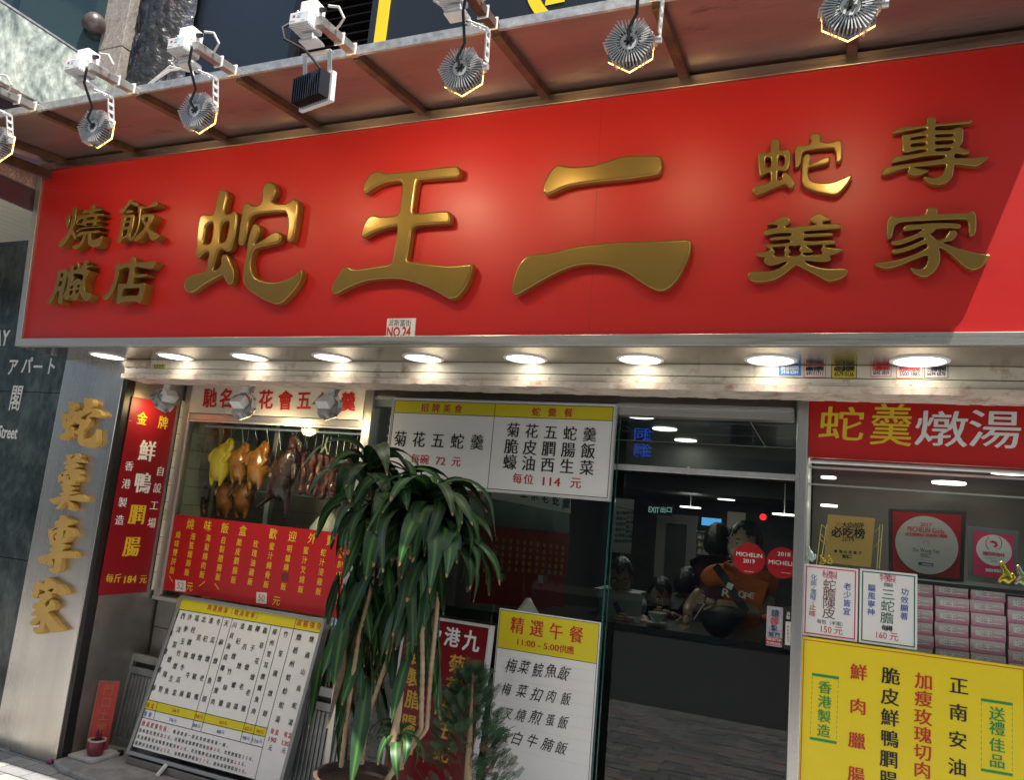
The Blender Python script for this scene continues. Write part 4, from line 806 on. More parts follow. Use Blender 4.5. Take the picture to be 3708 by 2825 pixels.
T.run('元', (1155, 505), None, 52, 'kai', yink); T.run('元', (1683, 592), None, 55, 'kai', yink); T.done(rm)
for (x, y), s_ in (((1100, 499), '52'), ((1593, 573), '50')):
    C_ = thing('price_card', ('left' if s_ == '52' else 'right') + ' small pale price card reading %s on the red rice menu' % s_, 'price card', PM.pt(*PM.hit(*tf(x, y)), .006)); T = Text(facade(YW - .0175), tf)
    T.poly([(x - 33, y - 36), (x + 31, y - 30), (x + 29, y + 37), (x - 35, y + 31)], mat('pale_pink_card', (.72, .66, .66), .5), .0005); T.lat(s_, (x - 1, y), 40, 42, 'thin', mat('dull_red_ink', (.40, .14, .13), .5)); T.done(C_, 'card_print')

# kitchen behind the window
kt = thing('roast_kitchen', 'tiled roast kitchen seen through the window', 'kitchen', (-3.2, 4.3, .9))
k = MB(); k.box(-3.99, -3.905, 3.80, 5.0, .3, 2.6); part(kt, 'side_wall', k, grout)
k = MB(); k.box(-3.99, -3.36, 4.90, 4.95, .3, 2.6); part(kt, 'back_wall', k, grout)
me0 = None
for j in range(14):
    for i in range(8):
        y0 = 3.82 + i * .135; z0 = .75 + j * .12
        k = MB(); k.box(-3.9045, -3.899, y0, y0 + .132, z0, z0 + .117); part(kt, 'wall_tile', k, tile_in)
    for i in range(4):
        x0 = -3.895 + i * .135; k = MB(); k.box(x0, x0 + .132, 4.894, 4.8995, .75 + j * .12, .867 + j * .12); part(kt, 'wall_tile', k, tile_in)
k = MB(); k.box(-3.35, -2.2, 5.2, 5.25, .3, 2.6); part(kt, 'dark_back_wall', k, mat('smoky_wall', (.10, .115, .10), .5, var=.4, vscale=3))
k = MB(); k.box(-2.24, -2.2, 3.80, 5.2, .0, 2.6); part(kt, 'partition', k, dark_in)
k = MB(); k.box(-3.99, -2.2, 3.80, 5.2, 2.34, 2.38); part(kt, 'ceiling', k, ceil_in)
k = MB(); k.box(-3.99, -2.2, 4.0, 4.9, .80, .84); part(kt, 'counter', k, steel_dk)
for (y_, z_) in ((3.90, 2.00), (4.02, 1.60)):
    k = MB(); k.tube([(-3.86, y_, z_), (-2.26, y_, z_)], .009, 8); part(kt, 'hanging_rod', k, alu, smooth=True)
k = MB(); k.box(-3.80, -3.77, 3.98, 4.01, .84, 2.1); k.box(-3.80, -3.77, 4.32, 4.35, .84, 2.1); k.box(-3.80, -2.30, 3.98, 4.01, 2.10, 2.13); part(kt, 'rack_frame', k, steel_dk)
xm = onY(1000, 1640, 4.0)[0]; k = MB(); k.box(xm - .018, xm + .018, 3.98, 4.02, .90, 2.09); part(kt, 'inner_mullion', k, steel, bev=.002)
k = MB(); k.box(-3.83, xm - .02, 3.835, 3.840, 2.045, 2.06); k.box(xm + .02, -2.3, 3.835, 3.84, 2.035, 2.05); part(kt, 'inner_rail', k, alu)
for i in range(8):
    p = -3.75 + .1 * i; k = MB(); k.tube([(p, 3.91, 2.0), (p + .02, 3.93, 1.93 - .03 * (i % 3))], .0025, 5); part(kt, 'wire_hook', k, steel_dk)

def skin(parent, name, pts, edges, rad, m_, sub=2, smooth=True, label=None):
    """one continuous body grown round a branching skeleton"""
    b = base_of(parent) if parent is not None else np.zeros(3)
    me = bpy.data.meshes.new(name); me.from_pydata([tuple(np.array(p) - b) for p in pts], edges, []); o = bpy.data.objects.new(name, me); COL.objects.link(o)
    o.modifiers.new('s', 'SKIN'); s_ = o.modifiers.new('u', 'SUBSURF'); s_.levels = sub; s_.render_levels = sub
    for i, v in enumerate(me.skin_vertices[0].data):
        r_ = rad[i]; v.radius = (r_, r_) if not isinstance(r_, tuple) else r_; v.use_root = (i == 0)
    bpy.context.view_layer.update(); dg = bpy.context.evaluated_depsgraph_get(); nm = bpy.data.meshes.new_from_object(o.evaluated_get(dg)); bpy.data.objects.remove(o)
    nm.name = name; nm.materials.clear(); nm.materials.append(m_); q = bpy.data.objects.new(name, nm); COL.objects.link(q)
    for p in nm.polygons: p.use_smooth = smooth
    if parent is not None: q.parent = parent
    if label: q['label'] = label
    return q
def blob(parent, name, balls, m_, res=.007, label=None):
    """smooth organic volume from overlapping balls (point, radius), turned into one mesh"""
    b = base_of(parent) if parent is not None else np.zeros(3); mbd = bpy.data.metaballs.new('organic%d' % random.randint(0, 10 ** 9)); mbd.resolution = res; mbd.render_resolution = res; mbd.threshold = .4
    for p, r_ in balls: e = mbd.elements.new(); e.co = tuple(np.array(p) - b); e.radius = r_ / .644
    o = bpy.data.objects.new(mbd.name, mbd); COL.objects.link(o); bpy.context.view_layer.update(); dg = bpy.context.evaluated_depsgraph_get(); nm = bpy.data.meshes.new_from_object(o.evaluated_get(dg)); bpy.data.objects.remove(o); bpy.data.metaballs.remove(mbd)
    nm.name = name; nm.materials.clear(); nm.materials.append(m_); q = bpy.data.objects.new(name, nm); COL.objects.link(q)
    for p in nm.polygons: p.use_smooth = True
    if parent is not None: q.parent = parent
    if label: q['label'] = label
    return q
def chain(ps, rs, step=.5):
    out = []
    for (p, q), (r0, r1) in zip(zip(ps[:-1], ps[1:]), zip(rs[:-1], rs[1:])):
        p, q = np.array(p, float), np.array(q, float); n = max(1, int(np.linalg.norm(q - p) / (min(r0, r1) * step)))
        for i in range(n): t = i / n; out.append((p + (q - p) * t, r0 + (r1 - r0) * t))
    out.append((np.array(ps[-1], float), rs[-1])); return out
soy = mat('soy_chicken_skin', (.42, .14, .012), .22, sss=.2, var=.25, vscale=18, coat=.8, bump=.35, bscale=110, dirt=(.16, .035, .008), dscale=16, damt=.75)
yel = mat('yellow_chicken_skin', (.72, .48, .04), .38, sss=.2, var=.2, vscale=30, coat=.3, bump=.5, bscale=120)
duck = mat('roast_goose_skin', (.030, .008, .007), .24, coat=.8, var=.6, vscale=22, bump=1.0, bscale=55, dirt=(.12, .025, .012), dscale=9, damt=.55)
pork = mat('char_siu_glaze', (.13, .016, .007), .25, coat=.8, var=.6, vscale=30, bump=1.0, bscale=70, dirt=(.02, .007, .005), dscale=26, damt=1.0)
def chicken(px, py, s_, m_, lab, y=3.88, sway=0.0):
    c = onY(px, py, y); T = thing('hanging_chicken', lab, 'roast chicken', (c[0], y, c[2] - .1), 'chickens hanging in the roast window'); q = lambda a, b_, d=0: (c[0] + (a + sway * b_) * s_, y + d * s_, c[2] + b_ * s_)
    w = lambda: random.uniform(-.006, .006)
    B_ = chain([q(0, .06), q(.0 + w(), .02), q(w(), -.035), q(w(), -.075), q(0, -.105)], [.036 * s_, .050 * s_, .058 * s_, .042 * s_, .020 * s_], .35)
    B_ += chain([q(0, .06), q(.008, .095), q(.028, .118, -.01), q(.056, .108, -.022), q(.066, .075, -.03), q(.060, .052, -.036)], [.024 * s_, .015 * s_, .013 * s_, .013 * s_, .016 * s_, .012 * s_])
    for sg_ in (-1, 1): B_ += chain([q(sg_ * .042, .050, -.02), q(sg_ * .070, .020 + w(), -.028), q(sg_ * .052, -.012, -.045)], [.017 * s_, .012 * s_, .008 * s_]) + chain([q(sg_ * .026, -.075, -.01), q(sg_ * .034, -.115, -.012), q(sg_ * .030, -.150, -.01)], [.026 * s_, .013 * s_, .007 * s_])
    blob(T, 'bird', B_, m_)
    k = MB(); k.tube([q(.03, .12, -.01), q(.03, .16), q(.03, .24)], .0022, 5); part(T, 'hook', k, steel_dk); return T
chicken(807, 1665, 1.12, yel, 'pale yellow steamed chicken, the only yellow bird in the window', 3.88, .12)
chicken(872, 1672, .98, soy, 'glossy brown chicken hanging right beside the yellow one')
chicken(938, 1678, 1.10, soy, 'largest glossy brown chicken, upper row beside the dark goose')
chicken(822, 1790, 1.0, soy, 'brown chicken at the left of the lower pair', 4.0)
chicken(888, 1792, 1.02, soy, 'brown chicken at the right of the lower pair', 4.0)
c = onY(1035, 1690, 3.90); g = thing('roast_goose', 'large dark roast goose hanging head up with its legs spread', 'roast goose', (c[0], 3.90, c[2] - .2)); q = lambda a, b_, d=0: (c[0] + a, 3.90 + d, c[2] + b_)
blob(g, 'bird', chain([q(.045, .085), q(.03, .03), q(.0, -.05), q(-.02, -.13), q(-.01, -.19)], [.045, .062, .068, .060, .03], .35) + chain([q(.05, .09), q(.035, .14), q(.05, .18, -.015), q(.09, .175, -.02), q(.115, .14, -.03), q(.12, .10, -.03)], [.03, .026, .028, .026, .022, .012])
     + chain([q(-.05, -.15), q(-.10, -.20), q(-.15, -.25), q(-.17, -.262)], [.034, .018, .010, .012]) + chain([q(.025, -.16), q(.045, -.22), q(.05, -.29), q(.048, -.32)], [.032, .020, .010, .011]) + chain([q(-.045, .02, -.03), q(-.075, -.05, -.05), q(-.05, -.10, -.06)], [.022, .014, .010]) + chain([q(.085, .0, -.02), q(.10, -.07, -.04)], [.020, .012]), duck)
k = MB(); k.tube([q(.05, .18, 0), q(.05, .34)], .003, 5); part(g, 'hook', k, steel_dk)
for i, px in enumerate((1100, 1130, 1155, 1182, 1208, 1232, 1255, 1275)):
    y = 3.93 + .03 * (i % 2); c = onY(px, 1690 + 6 * i, y); g = thing('char_siu_strip', ['leftmost and longest', 'second', 'third', 'fourth', 'fifth', 'sixth', 'seventh', 'rightmost'][i] + ' strip of glazed barbecue pork from the goose', 'barbecue pork', (c[0], y, c[2] - .15), 'strips of pork on the rod')
    h_ = random.uniform(.8, 1.1); pts = [(c[0] + random.uniform(-.010, .010), y + random.uniform(-.01, .01), c[2] + (.10 - .045 * j) * h_) for j in range(7)]
    blob(g, 'meat', chain([(p_[0], p_[1], p_[2] + .0) for p_ in pts], [random.uniform(.013, .026) for _ in range(7)], .45), pork, .005)
    k = MB(); k.tube([(c[0], y, c[2] + .10), (c[0] + .004, y, 2.0)], .002, 5); part(g, 'hook', k, steel_dk)
c = onY(1385 / 2.75 + 600 + 85, 1590, 4.0)
k = MB(); c = onY(1185, 1600, 4.0); k.tube([(c[0], 4.0, 1.98), (c[0] - .01, 4.0, 1.92), (c[0] - .05, 4.0, 1.86), (c[0] - .065, 4.0, 1.83)], .006, 8); k.tube([(c[0] - .01, 4.0, 1.92), (c[0] + .02, 4.0, 1.86), (c[0] + .015, 4.0, 1.82)], .006, 8)
solo('forked_hook', 'pale two pronged meat hook hanging above the pork strips', 'hook', k, mat('pale_hook', (.6, .55, .42), .4), smooth=True)
c = onY(1290, 1610, 4.2); g = thing('roast_duck', 'dark roast duck half hidden at the right edge of the roast window', 'roast duck', (c[0], 4.2, c[2] - .15))
skin(g, 'bird', [(c[0], 4.2, c[2] + .06), (c[0], 4.2, c[2]), (c[0], 4.2, c[2] - .08), (c[0] + .02, 4.2, c[2] + .11)], [(0, 1), (1, 2), (0, 3)], [.04, .05, .03, .02], duck)
c = onY(748, 1800, 4.02); pts = []; g = thing('dark_sausage', 'dark sausage ring looped over the lower rod', 'sausage', (c[0], 4.02, c[2] - .15))
for j in range(9):
    a = R(-60 + j * 38); pts.append((c[0] + .032 * math.sin(a), 4.02, c[2] + .02 + .055 * math.cos(a)))
pts += [(c[0] - .01, 4.02, c[2] - .09), (c[0] + .02, 4.02, c[2] - .13)]
skin(g, 'casing', pts, [(j, j + 1) for j in range(len(pts) - 1)], [.014] * 9 + [.022, .012], duck)
c = onY(1180, 1930, 4.0); k = MB(); k.lathe((c[0], 4.0, c[2] - .07), [(.09, 0), (.11, .04), (.10, .10), (.06, .16), (.02, .20), (.035, .24)], 18)
kk = solo('plastic_bag', 'knotted white plastic bag standing on the kitchen counter', 'bag', k, mat('milky_plastic', (.62, .60, .58), .4, bump=1, bscale=14, trans=.2), smooth=60)
# wall lamps under the beam
def wall_lamp(px, py, turn, lab):
    c = onY(px, py, 3.42); T = thing('under_beam_floodlight', lab, 'floodlight', (c[0], 3.42, c[2]), 'floodlights under the beam')
    nrm = np.array(turn); nrm = nrm / np.linalg.norm(nrm)
    hexhead(T, (c[0], 3.42, c[2] - .0), nrm, (0, 0, 1), .068, glow=False)
    la = bpy.data.lights.new('window_beam', 'SPOT'); la.energy = 6 if turn[0] > -.5 else .5; la.spot_size = R(140); la.spot_blend = 1; la.shadow_soft_size = .05; la.color = (1, .80, .50); lo = bpy.data.objects.new('window_beam', la); COL.objects.link(lo); lo.location = tuple(np.array([c[0], 3.42, c[2]]) + nrm * .055); lo.rotation_euler = Vector(nrm).to_track_quat('-Z', 'Y').to_euler()
    cc = np.array([c[0], 3.42, c[2]]) - nrm * .045; xx = np.cross(nrm, (0, 0, 1)); xx /= np.linalg.norm(xx)
    k = MB(); k.obox(cc, xx, np.cross(xx, nrm), nrm, .042, .030, .028); part(T, 'driver_box', k, alu_w, bev=.003)
    sx = c[0] + xx[0] * .0 + .075
    bracket(T, (c[0] + .02, 3.42, 2.15), (sx, 3.42, 2.12), (sx, 3.42, c[2] + .01))
    k = MB(); k.box(c[0] - .02, c[0] + .035, 3.39, 3.45, 2.152, 2.162); k.box(c[0] - .01, c[0] + .03, 3.40, 3.44, 2.163, 2.19); part(T, 'mount', k, alu_w, bev=.002)
    k = MB(); k.tube([tuple(cc - xx * .03), (c[0] - .06, 3.36, c[2] + .01), (c[0] - .03, 3.38, c[2] + .06), (c[0] + .03, 3.42, 2.15), (c[0] + .05, 3.43, 2.20)], .010, 8); part(T, 'grey_conduit', k, mat('grey_conduit', (.25, .24, .23), .5), smooth=True)
wall_lamp(597, 1452, (-.75, .1, -.65), 'floodlight under the beam over the red banner, seen from its side'); wall_lamp(880, 1478, (.05, .75, -.65), 'floodlight in front of the third brush character'); wall_lamp(1190, 1478, (.05, .75, -.65), 'floodlight in front of the last brush characters on the right')
# ------------------------------------------------------------------ signature dish board
tf = zt(1200, 900, .5952); PB = facade(YG)
tb = thing('signature_dish_board', 'wide white menu board with yellow headings listing snake soup at 72 and 114', 'menu board', (-1.6, YG, 1.69))
a, b = PB.hit(*tf(322, 1442)), PB.hit(*tf(1732, 950)); b[1] = PB.hit(*tf(352, 914))[1]
bf = PB.off(.018)
a, b = bf.hit(*tf(320, 1440)), bf.hit(*tf(1730, 952)); a[1] = bf.hit(*tf(1690, 1533))[1]; b[1] = bf.hit(*tf(352, 912))[1]
k = MB(); k.slab(bf, a[0], a[1], b[0], b[1], -.022, 0); part(tb, 'panel', k, white, bev=.002)
k = MB(); k.frame(bf, a[0] - .006, a[1] - .006, b[0] + .006, b[1] + .006, .006, -.024, .004); part(tb, 'frame', k, alu, bev=.001)
T = Text(bf, tf, .0016)
u0, v0, u1, v1 = a[0] + .010, a[1] + .010, b[0] - .010, b[1] - .010
def rl(T, x0, y0, x1, y1, m_, d): T.b.setdefault(m_.name + ('%.4f' % d), (MB(), m_))[0].add([T.P.pt(x0, y0, d), T.P.pt(x1, y0, d), T.P.pt(x1, y1, d), T.P.pt(x0, y1, d)], [(0, 1, 2, 3)])
um = bf.hit(*tf(975, 1200))[0]; vb = bf.hit(*tf(362, 998))[1]
rl(T, u0, vb, u1, v1, yellow, .0005)
for x in (u0, um, u1): rl(T, x - .0015, v0, x + .0015, v1, ink, .001)
for y in (v0, vb, v1): rl(T, u0, y - .0015, u1, y + .0015, ink, .0012)
T.run('招牌美食', (570, 970), (772, 978), 48, 'ming', redink); T.run('蛇羹餐', (1247, 995), (1443, 1002), 50, 'ming', redink)
T.run('菊花五蛇羹', (420, 1160), (887, 1182), 88, 'ming', ink, .92)
T.run('每碗', (510, 1282), (567, 1286), 56, 'ming', redink); T.lat('72', (665, 1294), 58, 48, 'song', redink); T.run('元', (760, 1298), None, 58, 'ming', redink)
T.run('菊花五蛇羹', (1107, 1107), (1572, 1135), 82, 'ming', ink, .95); T.run('脆皮膶腸飯', (1095, 1207), (1562, 1235), 86, 'ming', ink, .95); T.run('蠔油西生菜', (1087, 1302), (1554, 1337), 86, 'ming', ink, .95)
T.run('每位', (1133, 1402), (1200, 1406), 60, 'ming', redink); T.lat('114', (1340, 1420), 105, 52, 'song', redink); T.run('元', (1487, 1428), None, 64, 'ming', redink)
T.done(tb)

# ------------------------------------------------------------------ lunch board
tf = zt(1200, 1825, .5952); bf = facade(YG - .014)
lb_ = thing('lunch_board', 'white board with yellow head and four handwritten lunch dishes on the glass', 'menu board', (-1.22, YG, .3))
a, b = bf.hit(*tf(930, 1662)), bf.hit(*tf(1638, 732)); a[1] -= .22; b[1] = bf.hit(*tf(1016, 635))[1]
k = MB(); k.slab(bf, a[0], a[1], b[0], b[1], -.012, 0); part(lb_, 'panel', k, white, bev=.0015)
T = Text(bf, tf, .0016); u0, v0, u1, v1 = a[0] + .006, a[1] + .006, b[0] - .006, b[1] - .006; vb = bf.hit(*tf(1003, 873))[1]
rl(T, u0, vb, u1, v1, yellow, .0005)
for x in (u0, u1): rl(T, x - .0012, v0, x + .0012, v1, ink, .001)
for y in (v0, vb, v1): rl(T, u0, y - .0012, u1, y + .0012, ink, .0012)
for i in range(9): y = vb - .035 - .052 * i; rl(T, u0 + .002, y, u1 - .002, y + .0006, mat('faint_rule', (.45, .45, .47), .5), .0008)
y = bf.hit(*tf(940, 1645))[1]; rl(T, u0, y, u1, y + .002, ink, .001)
T.run('精選午餐', (1132, 743), (1490, 800), 96, 'ming', redink, .88); T.lat('11:00 - 5:00', (1257, 860), 255, 38, 'song', redink, -.0); T.run('供應', (1410, 885), (1455, 892), 46, 'ming', redink)
hand = lambda s_, p, q: [T.run(c, (p[0] + (q[0] - p[0]) * i / 4 + random.uniform(-5, 5), p[1] + (q[1] - p[1]) * i / 4 + random.uniform(-5, 5)), None, 78 * random.uniform(.85, 1.1), 'hand', ink, random.uniform(.72, .95), rot=random.uniform(-.12, .20)) for i, c in enumerate(s_)]
hand('梅菜鯇魚飯', (1098, 985), (1412, 1038)); hand('梅菜扣肉飯', (1070, 1132), (1432, 1190)); hand('叉燒煎蛋飯', (1072, 1275), (1415, 1332)); hand('蘿白牛腩飯', (1048, 1410), (1400, 1487))
T.done(lb_)

# ------------------------------------------------------------------ leaning soup menu
lean = np.array([0, .249, .967]); MPn = Plane((0, 3.44, .12), (1, 0, 0), lean); tf = zt(350, 2150, .4308)
mn = thing('soup_menu_board', 'large white double boiled soup menu leaning against the roast window', 'menu board', (-3.2, 3.44, .05))
UL_, VB = MPn.hit(*tf(298, 1290)); UR = MPn.hit(*tf(1905, 225))[0]; VT = MPn.hit(*tf(685, 28))[1]
k = MB(); k.slab(MPn, UL_ + .003, VB + .003, UR - .003, VT - .003, -.02, -.001); part(mn, 'panel', k, white)
k = MB(); k.frame(MPn, UL_ - .022, VB - .04, UR + .022, VT + .012, .020, -.045, .010); part(mn, 'aluminium_frame', k, mat('dull_aluminium', (.40, .40, .40), .4, .8), bev=.003)
p = onY(552, 2790, 3.36); k = MB(); k.bar((p[0] + .012, 3.385, .036), (p[0] + .03, 3.425, .09), .022, .012); k.bar((p[0] + .75, 3.385, .036), (p[0] + .75, 3.425, .09), .022, .012); part(mn, 'foot', k, alu_w)
k = MB(); k.box(UL_ - .01, UR + .01, 3.42, 3.50, .036, .075); part(mn, 'base_rail', k, steel_dk, bev=.003)
T = Text(MPn, tf, .0012); ln = lambda p, q, w_=5: T.line(p, q, w_, ink, .0011)
T.poly([(687, 30), (1905, 227), (1880, 335), (660, 127)], yellow, .0003); T.poly([(425, 893), (1435, 1135), (1415, 1207), (400, 967)], yellow, .0003)
for p, q in (((687, 30), (1905, 227)), ((660, 127), (1880, 335)), ((687, 30), (298, 1288)), ((1905, 227), (1640, 1600)), ((425, 893), (1435, 1135)), ((400, 967), (1415, 1207)), ((378, 1040), (1395, 1297)), ((298, 1288), (1330, 1567)), ((1685, 195), (1435, 1135)), ((1435, 1135), (1320, 1610)),
             ((1068, 198), (797, 1140)), ((1143, 212), (875, 1158)), ((1468, 267), (1205, 1247)), ((1553, 282), (1295, 1267)), ((515, 915), (478, 1058))): ln(p, q)
T.run('精選燉湯︵燉湯套餐︶'.replace('︵', '（').replace('︶', '）'), (950, 120), (1360, 193), 46, 'ming', redink, .9); T.run('滋補強身', (1702, 248), (1868, 278), 54, 'ming', redink, .9)
for s_, ps in (('菜膽燉豬肺', [(670, 182), (622, 335), (577, 487), (527, 642), (478, 795)]), ('西洋菜燉陳腎', [(727, 190), (690, 308), (655, 433), (612, 557), (575, 682), (538, 807)]),
        ('沙參玉竹燉生魚', [(783, 200), (748, 300), (722, 405), (690, 505), (660, 612), (627, 718), (590, 823)]), ('瑤柱雜錦冬瓜盅', [(843, 210), (812, 308), (780, 412), (750, 520), (720, 623), (687, 727), (655, 835)]),
        ('北芪燉牛展', [(902, 220), (858, 373), (810, 530), (768, 690), (715, 845)]), ('淮杞燉豬腦', [(962, 230), (914, 383), (868, 542), (822, 700), (773, 857)]), ('冬瓜燉老鴨', [(1024, 242), (975, 393), (932, 552), (885, 714), (838, 872)]),
        ('天麻燉魚頭', [(1090, 253), (1045, 412), (998, 570), (950, 733), (905, 890)]), ('淮杞燉竹絲雞', [(1225, 278), (1190, 402), (1152, 530), (1117, 658), (1080, 792), (1045, 925)]), ('鳳爪燉螺頭', [(1290, 290), (1242, 450), (1198, 610), (1152, 772), (1107, 942)]),
        ('椰子燉老鴿', [(1353, 300), (1310, 460), (1263, 622), (1217, 785), (1170, 952)]), ('蟲草花燉老雞', [(1415, 314), (1385, 440), (1347, 570), (1310, 705), (1273, 835), (1235, 970)]), ('竹笙雞燉翅', [(1590, 345), (1547, 507), (1502, 675), (1460, 842), (1415, 1012)]),
        ('燉過山烏蛇湯', [(1807, 387), (1772, 520), (1735, 660), (1698, 800), (1662, 945), (1630, 1087)])): T.pts(s_, ps, 52, 'ming', ink, .88)
T.run('川貝海底椰燉瘦肉', (1160, 267), (978, 912), 50, 'ming', ink, .88); T.run('樟州雪耳燉鱷魚肉', (1497, 325), (1320, 992), 50, 'ming', ink, .88); T.run('燉梧州蛤蚧蛇湯', (1700, 370), (1522, 1060), 56, 'ming', ink, .9)
T.run('每盅', (1477, 1160), (1515, 1170), 48, 'ming', redink, .8); T.lat('190', (1478, 1232), 66, 42, 'song', redink); T.run('元', (1460, 1300), None, 48, 'ming', ink, .9)
T.run('每盅', (1590, 1188), (1627, 1198), 48, 'ming', redink, .8); T.lat('130', (1590, 1262), 66, 42, 'song', redink); T.run('元', (1572, 1325), None, 48, 'ming', ink, .9)
T.run('每盅', (433, 940), (470, 949), 44, 'ming', redink, .8); T.run('套餐', (412, 1012), (449, 1022), 44, 'ming', bink, .8)
for n_, x, y, m_ in (('34', 652, 986, redink), ('38', 848, 1034, redink), ('50', 1050, 1086, redink), ('62', 1263, 1138, redink), ('90', 1360, 1162, redink), ('76', 628, 1064, bink), ('80', 828, 1112, bink), ('88', 1028, 1164, bink), ('98', 1243, 1216, bink), ('126', 1336, 1240, bink)):
    T.lat(n_, (x, y), 18 * len(n_), 30, 'song', m_); T.run('元', (x + 10 * len(n_) + 14, y + 6), None, 32, 'ming', m_)
T.run('燉湯套餐包括：', (395, 1092), (612, 1150), 44, 'ming', redink, .85); T.run('精選燉湯一款及單拼燒味飯一碗。', (655, 1165), (1105, 1284), 34, 'ming', ink, .85)
for s_, p, q in (('燒味飯改雙拼加2元，改雞脾或雞脾雙拼飯加12元，改雙脾飯加22元。', (368, 1150), (1322, 1400)), ('改油鴨飯或油鴨雙拼飯加12元，改油鴨脾或油鴨脾雙拼飯加22元。', (352, 1205), (1258, 1445)), ('雞脾拼油鴨飯加22元，油鴨脾雞脾飯加27元，燒味飯碗轉碟加5元。', (335, 1258), (1262, 1505))):
    n_ = len(s_)
    for i, c in enumerate(s_):
        t = i / (n_ - 1); P_ = (p[0] + (q[0] - p[0]) * t, p[1] + (q[1] - p[1]) * t); dig = c in '0123456789'
        (T.lat(c, P_, 15, 27, 'song', redink) if dig else T.run(c, P_, None, 34, 'ming', ink, .85))
T.done(mn)

# shutter panels behind it
gp = mat('grey_galvanised', (.33, .34, .34), .45, .6, var=.25, vscale=9, bump=.1)
def shutter(x0, x1, y0, z1, lab):
    T = thing('loose_shutter', lab, 'shutter', ((x0 + x1) / 2, y0, .035), 'loose grey shutter panels by the roast window')
    P = Plane((x0, y0, .036), (1, 0, 0), (0, .10, .995)); w_ = x1 - x0
    k = MB(); k.frame(P, 0, 0, w_, z1, .045, -.03, 0); part(T, 'frame', k, gp, bev=.003)
    k = MB(); k.slab(P, .046, z1 - .115, w_ - .046, z1 - .075, -.025, -.004); part(T, 'cross_rail', k, gp, bev=.002)
    k = MB(); k.slab(P, .05, z1 - .073, w_ - .05, z1 - .05, -.03, -.028); part(T, 'slot', k, black)
    x = .05
    while x < w_ - .06: k = MB(); k.slab(P, x, .046, x + .022, z1 - .118, -.026, -.008); part(T, 'corrugated_slat', k, gp, bev=.005); x += .027
    return T
s0 = onY(393, 2724, 3.60)[0]; shutter(s0 - .02, s0 + .55, 3.60, .52, 'grey corrugated shutter panel standing left of the soup menu'); shutter(onY(1115, 2700, 3.55)[0] - .25, onY(1235, 2700, 3.55)[0], 3.56, .56, 'grey corrugated shutter panel right of the soup menu beside the pot')
k = MB(); k.tube([(s0 + .2, 3.5, .036), (s0 + .2, 3.5, .06)], [.02, .018], 12); solo('rubber_foot', 'small black rubber foot on the step in front of the shutter panel', 'rubber foot', k, black, smooth=True)

# little roadside altar
A0 = onZ(190 + 120, 2745, .036)
T = thing('altar_slab', 'small grey stone slab on the step carrying the red altar tablet', 'slab', (-3.80, 3.42, .035)); k = MB(); k.box(-3.885, -3.70, 3.30, 3.50, .036, .056); part(T, 'stone', k, mat('pale_stone', (.42, .41, .39), .7, var=.2, vscale=20, bump=.2), bev=.004)
tp = Plane((-3.875, 3.40, .057), (.80, .60, 0), (-.07, .10, .99)); T = thing('altar_tablet', 'red altar tablet with faded gold characters standing on the stone slab', 'tablet', (-3.80, 3.44, .057))
k = MB(); k.slab(tp, 0, 0, .115, .37, -.012, 0); part(T, 'wood', k, mat('brown_wood', (.20, .12, .08), .6, var=.3, vscale=30)); k = MB(); k.slab(tp, .006, .006, .115, .364, .0005, .002); part(T, 'red_face', k, mat('orange_red_paint', (.38, .03, .025), .55, var=.15, vscale=20))
TT = Text(tp, lambda u, v: (u, v), .003)
for i, c in enumerate('門口土地'): TT.put(c, .062, .32 - .068 * i, .05, .058, 'reg', mat('faded_gold_paint', (.34, .11, .04), .5))
TT.done(T)
c = onZ(325, 2745, .057); c = np.array([-3.765, 3.375, .057]); T = thing('incense_pot', 'small dark red incense pot with a bundle of incense stumps on the slab', 'pot', c)
k = MB(); k.lathe(c, [(.036, 0), (.045, .02), (.048, .055), (.046, .075), (.040, .075), (.038, .06)], 24); part(T, 'bowl', k, mat('maroon_glaze', (.16, .02, .03), .3), smooth=35)
k = MB(); k.lathe((c[0], c[1], c[2] + .0765), [(.048, 0), (.049, .006), (.038, .007), (.037, 0)], 24); part(T, 'rim', k, mat('beige_rim', (.55, .42, .36), .4), smooth=35)
k = MB()
for i in range(26): a, r_ = random.uniform(0, 6.28), random.uniform(0, .02); k.tube([(c[0] + r_ * math.cos(a), c[1] + r_ * math.sin(a), c[2] + .06), (c[0] + r_ * 1.15 * math.cos(a), c[1] + r_ * 1.15 * math.sin(a), c[2] + random.uniform(.10, .135))], .0028, 5)
part(T, 'incense_stumps', k, mat('plum_incense', (.14, .015, .035), .7))

# ------------------------------------------------------------------ red board behind the plants
rp = Plane((0, 3.45, .05), (1, 0, 0), (0, .10, .995)); tf = zt(1200, 1825, .5952)
redm = mat('maroon_print', (.20, .008, .016), .3)
rb = thing('snake_soup_board', 'tall dark red board in a white frame behind the potted plants', 'sign', (-1.9, 3.47, .05), 'red signs')
a, b = rp.hit(*tf(925, 1300)), rp.hit(*tf(975, 745)); x0 = rp.hit(*tf(440, 830))[0]; b[1] = rp.hit(*tf(975, 745))[1]
k = MB(); k.slab(rp, x0, .0, b[0] - .012, b[1] - .01, -.015, 0); part(rb, 'panel', k, redm); k = MB(); k.frame(rp, x0 - .012, -.01, b[0], b[1], .012, -.05, .006); part(rb, 'frame', k, mat('aged_white_frame', (.55, .52, .50), .5, var=.15), bev=.002)
T = Text(rp, tf); T.run('九', (852, 838), None, 120, 'heavy', wink, .9); T.run('港', (735, 815), None, 110, 'heavy', wink, .9); T.run('飲', (625, 805), None, 105, 'heavy', wink, .9); T.run('食', (530, 800), None, 105, 'heavy', wink, .9)
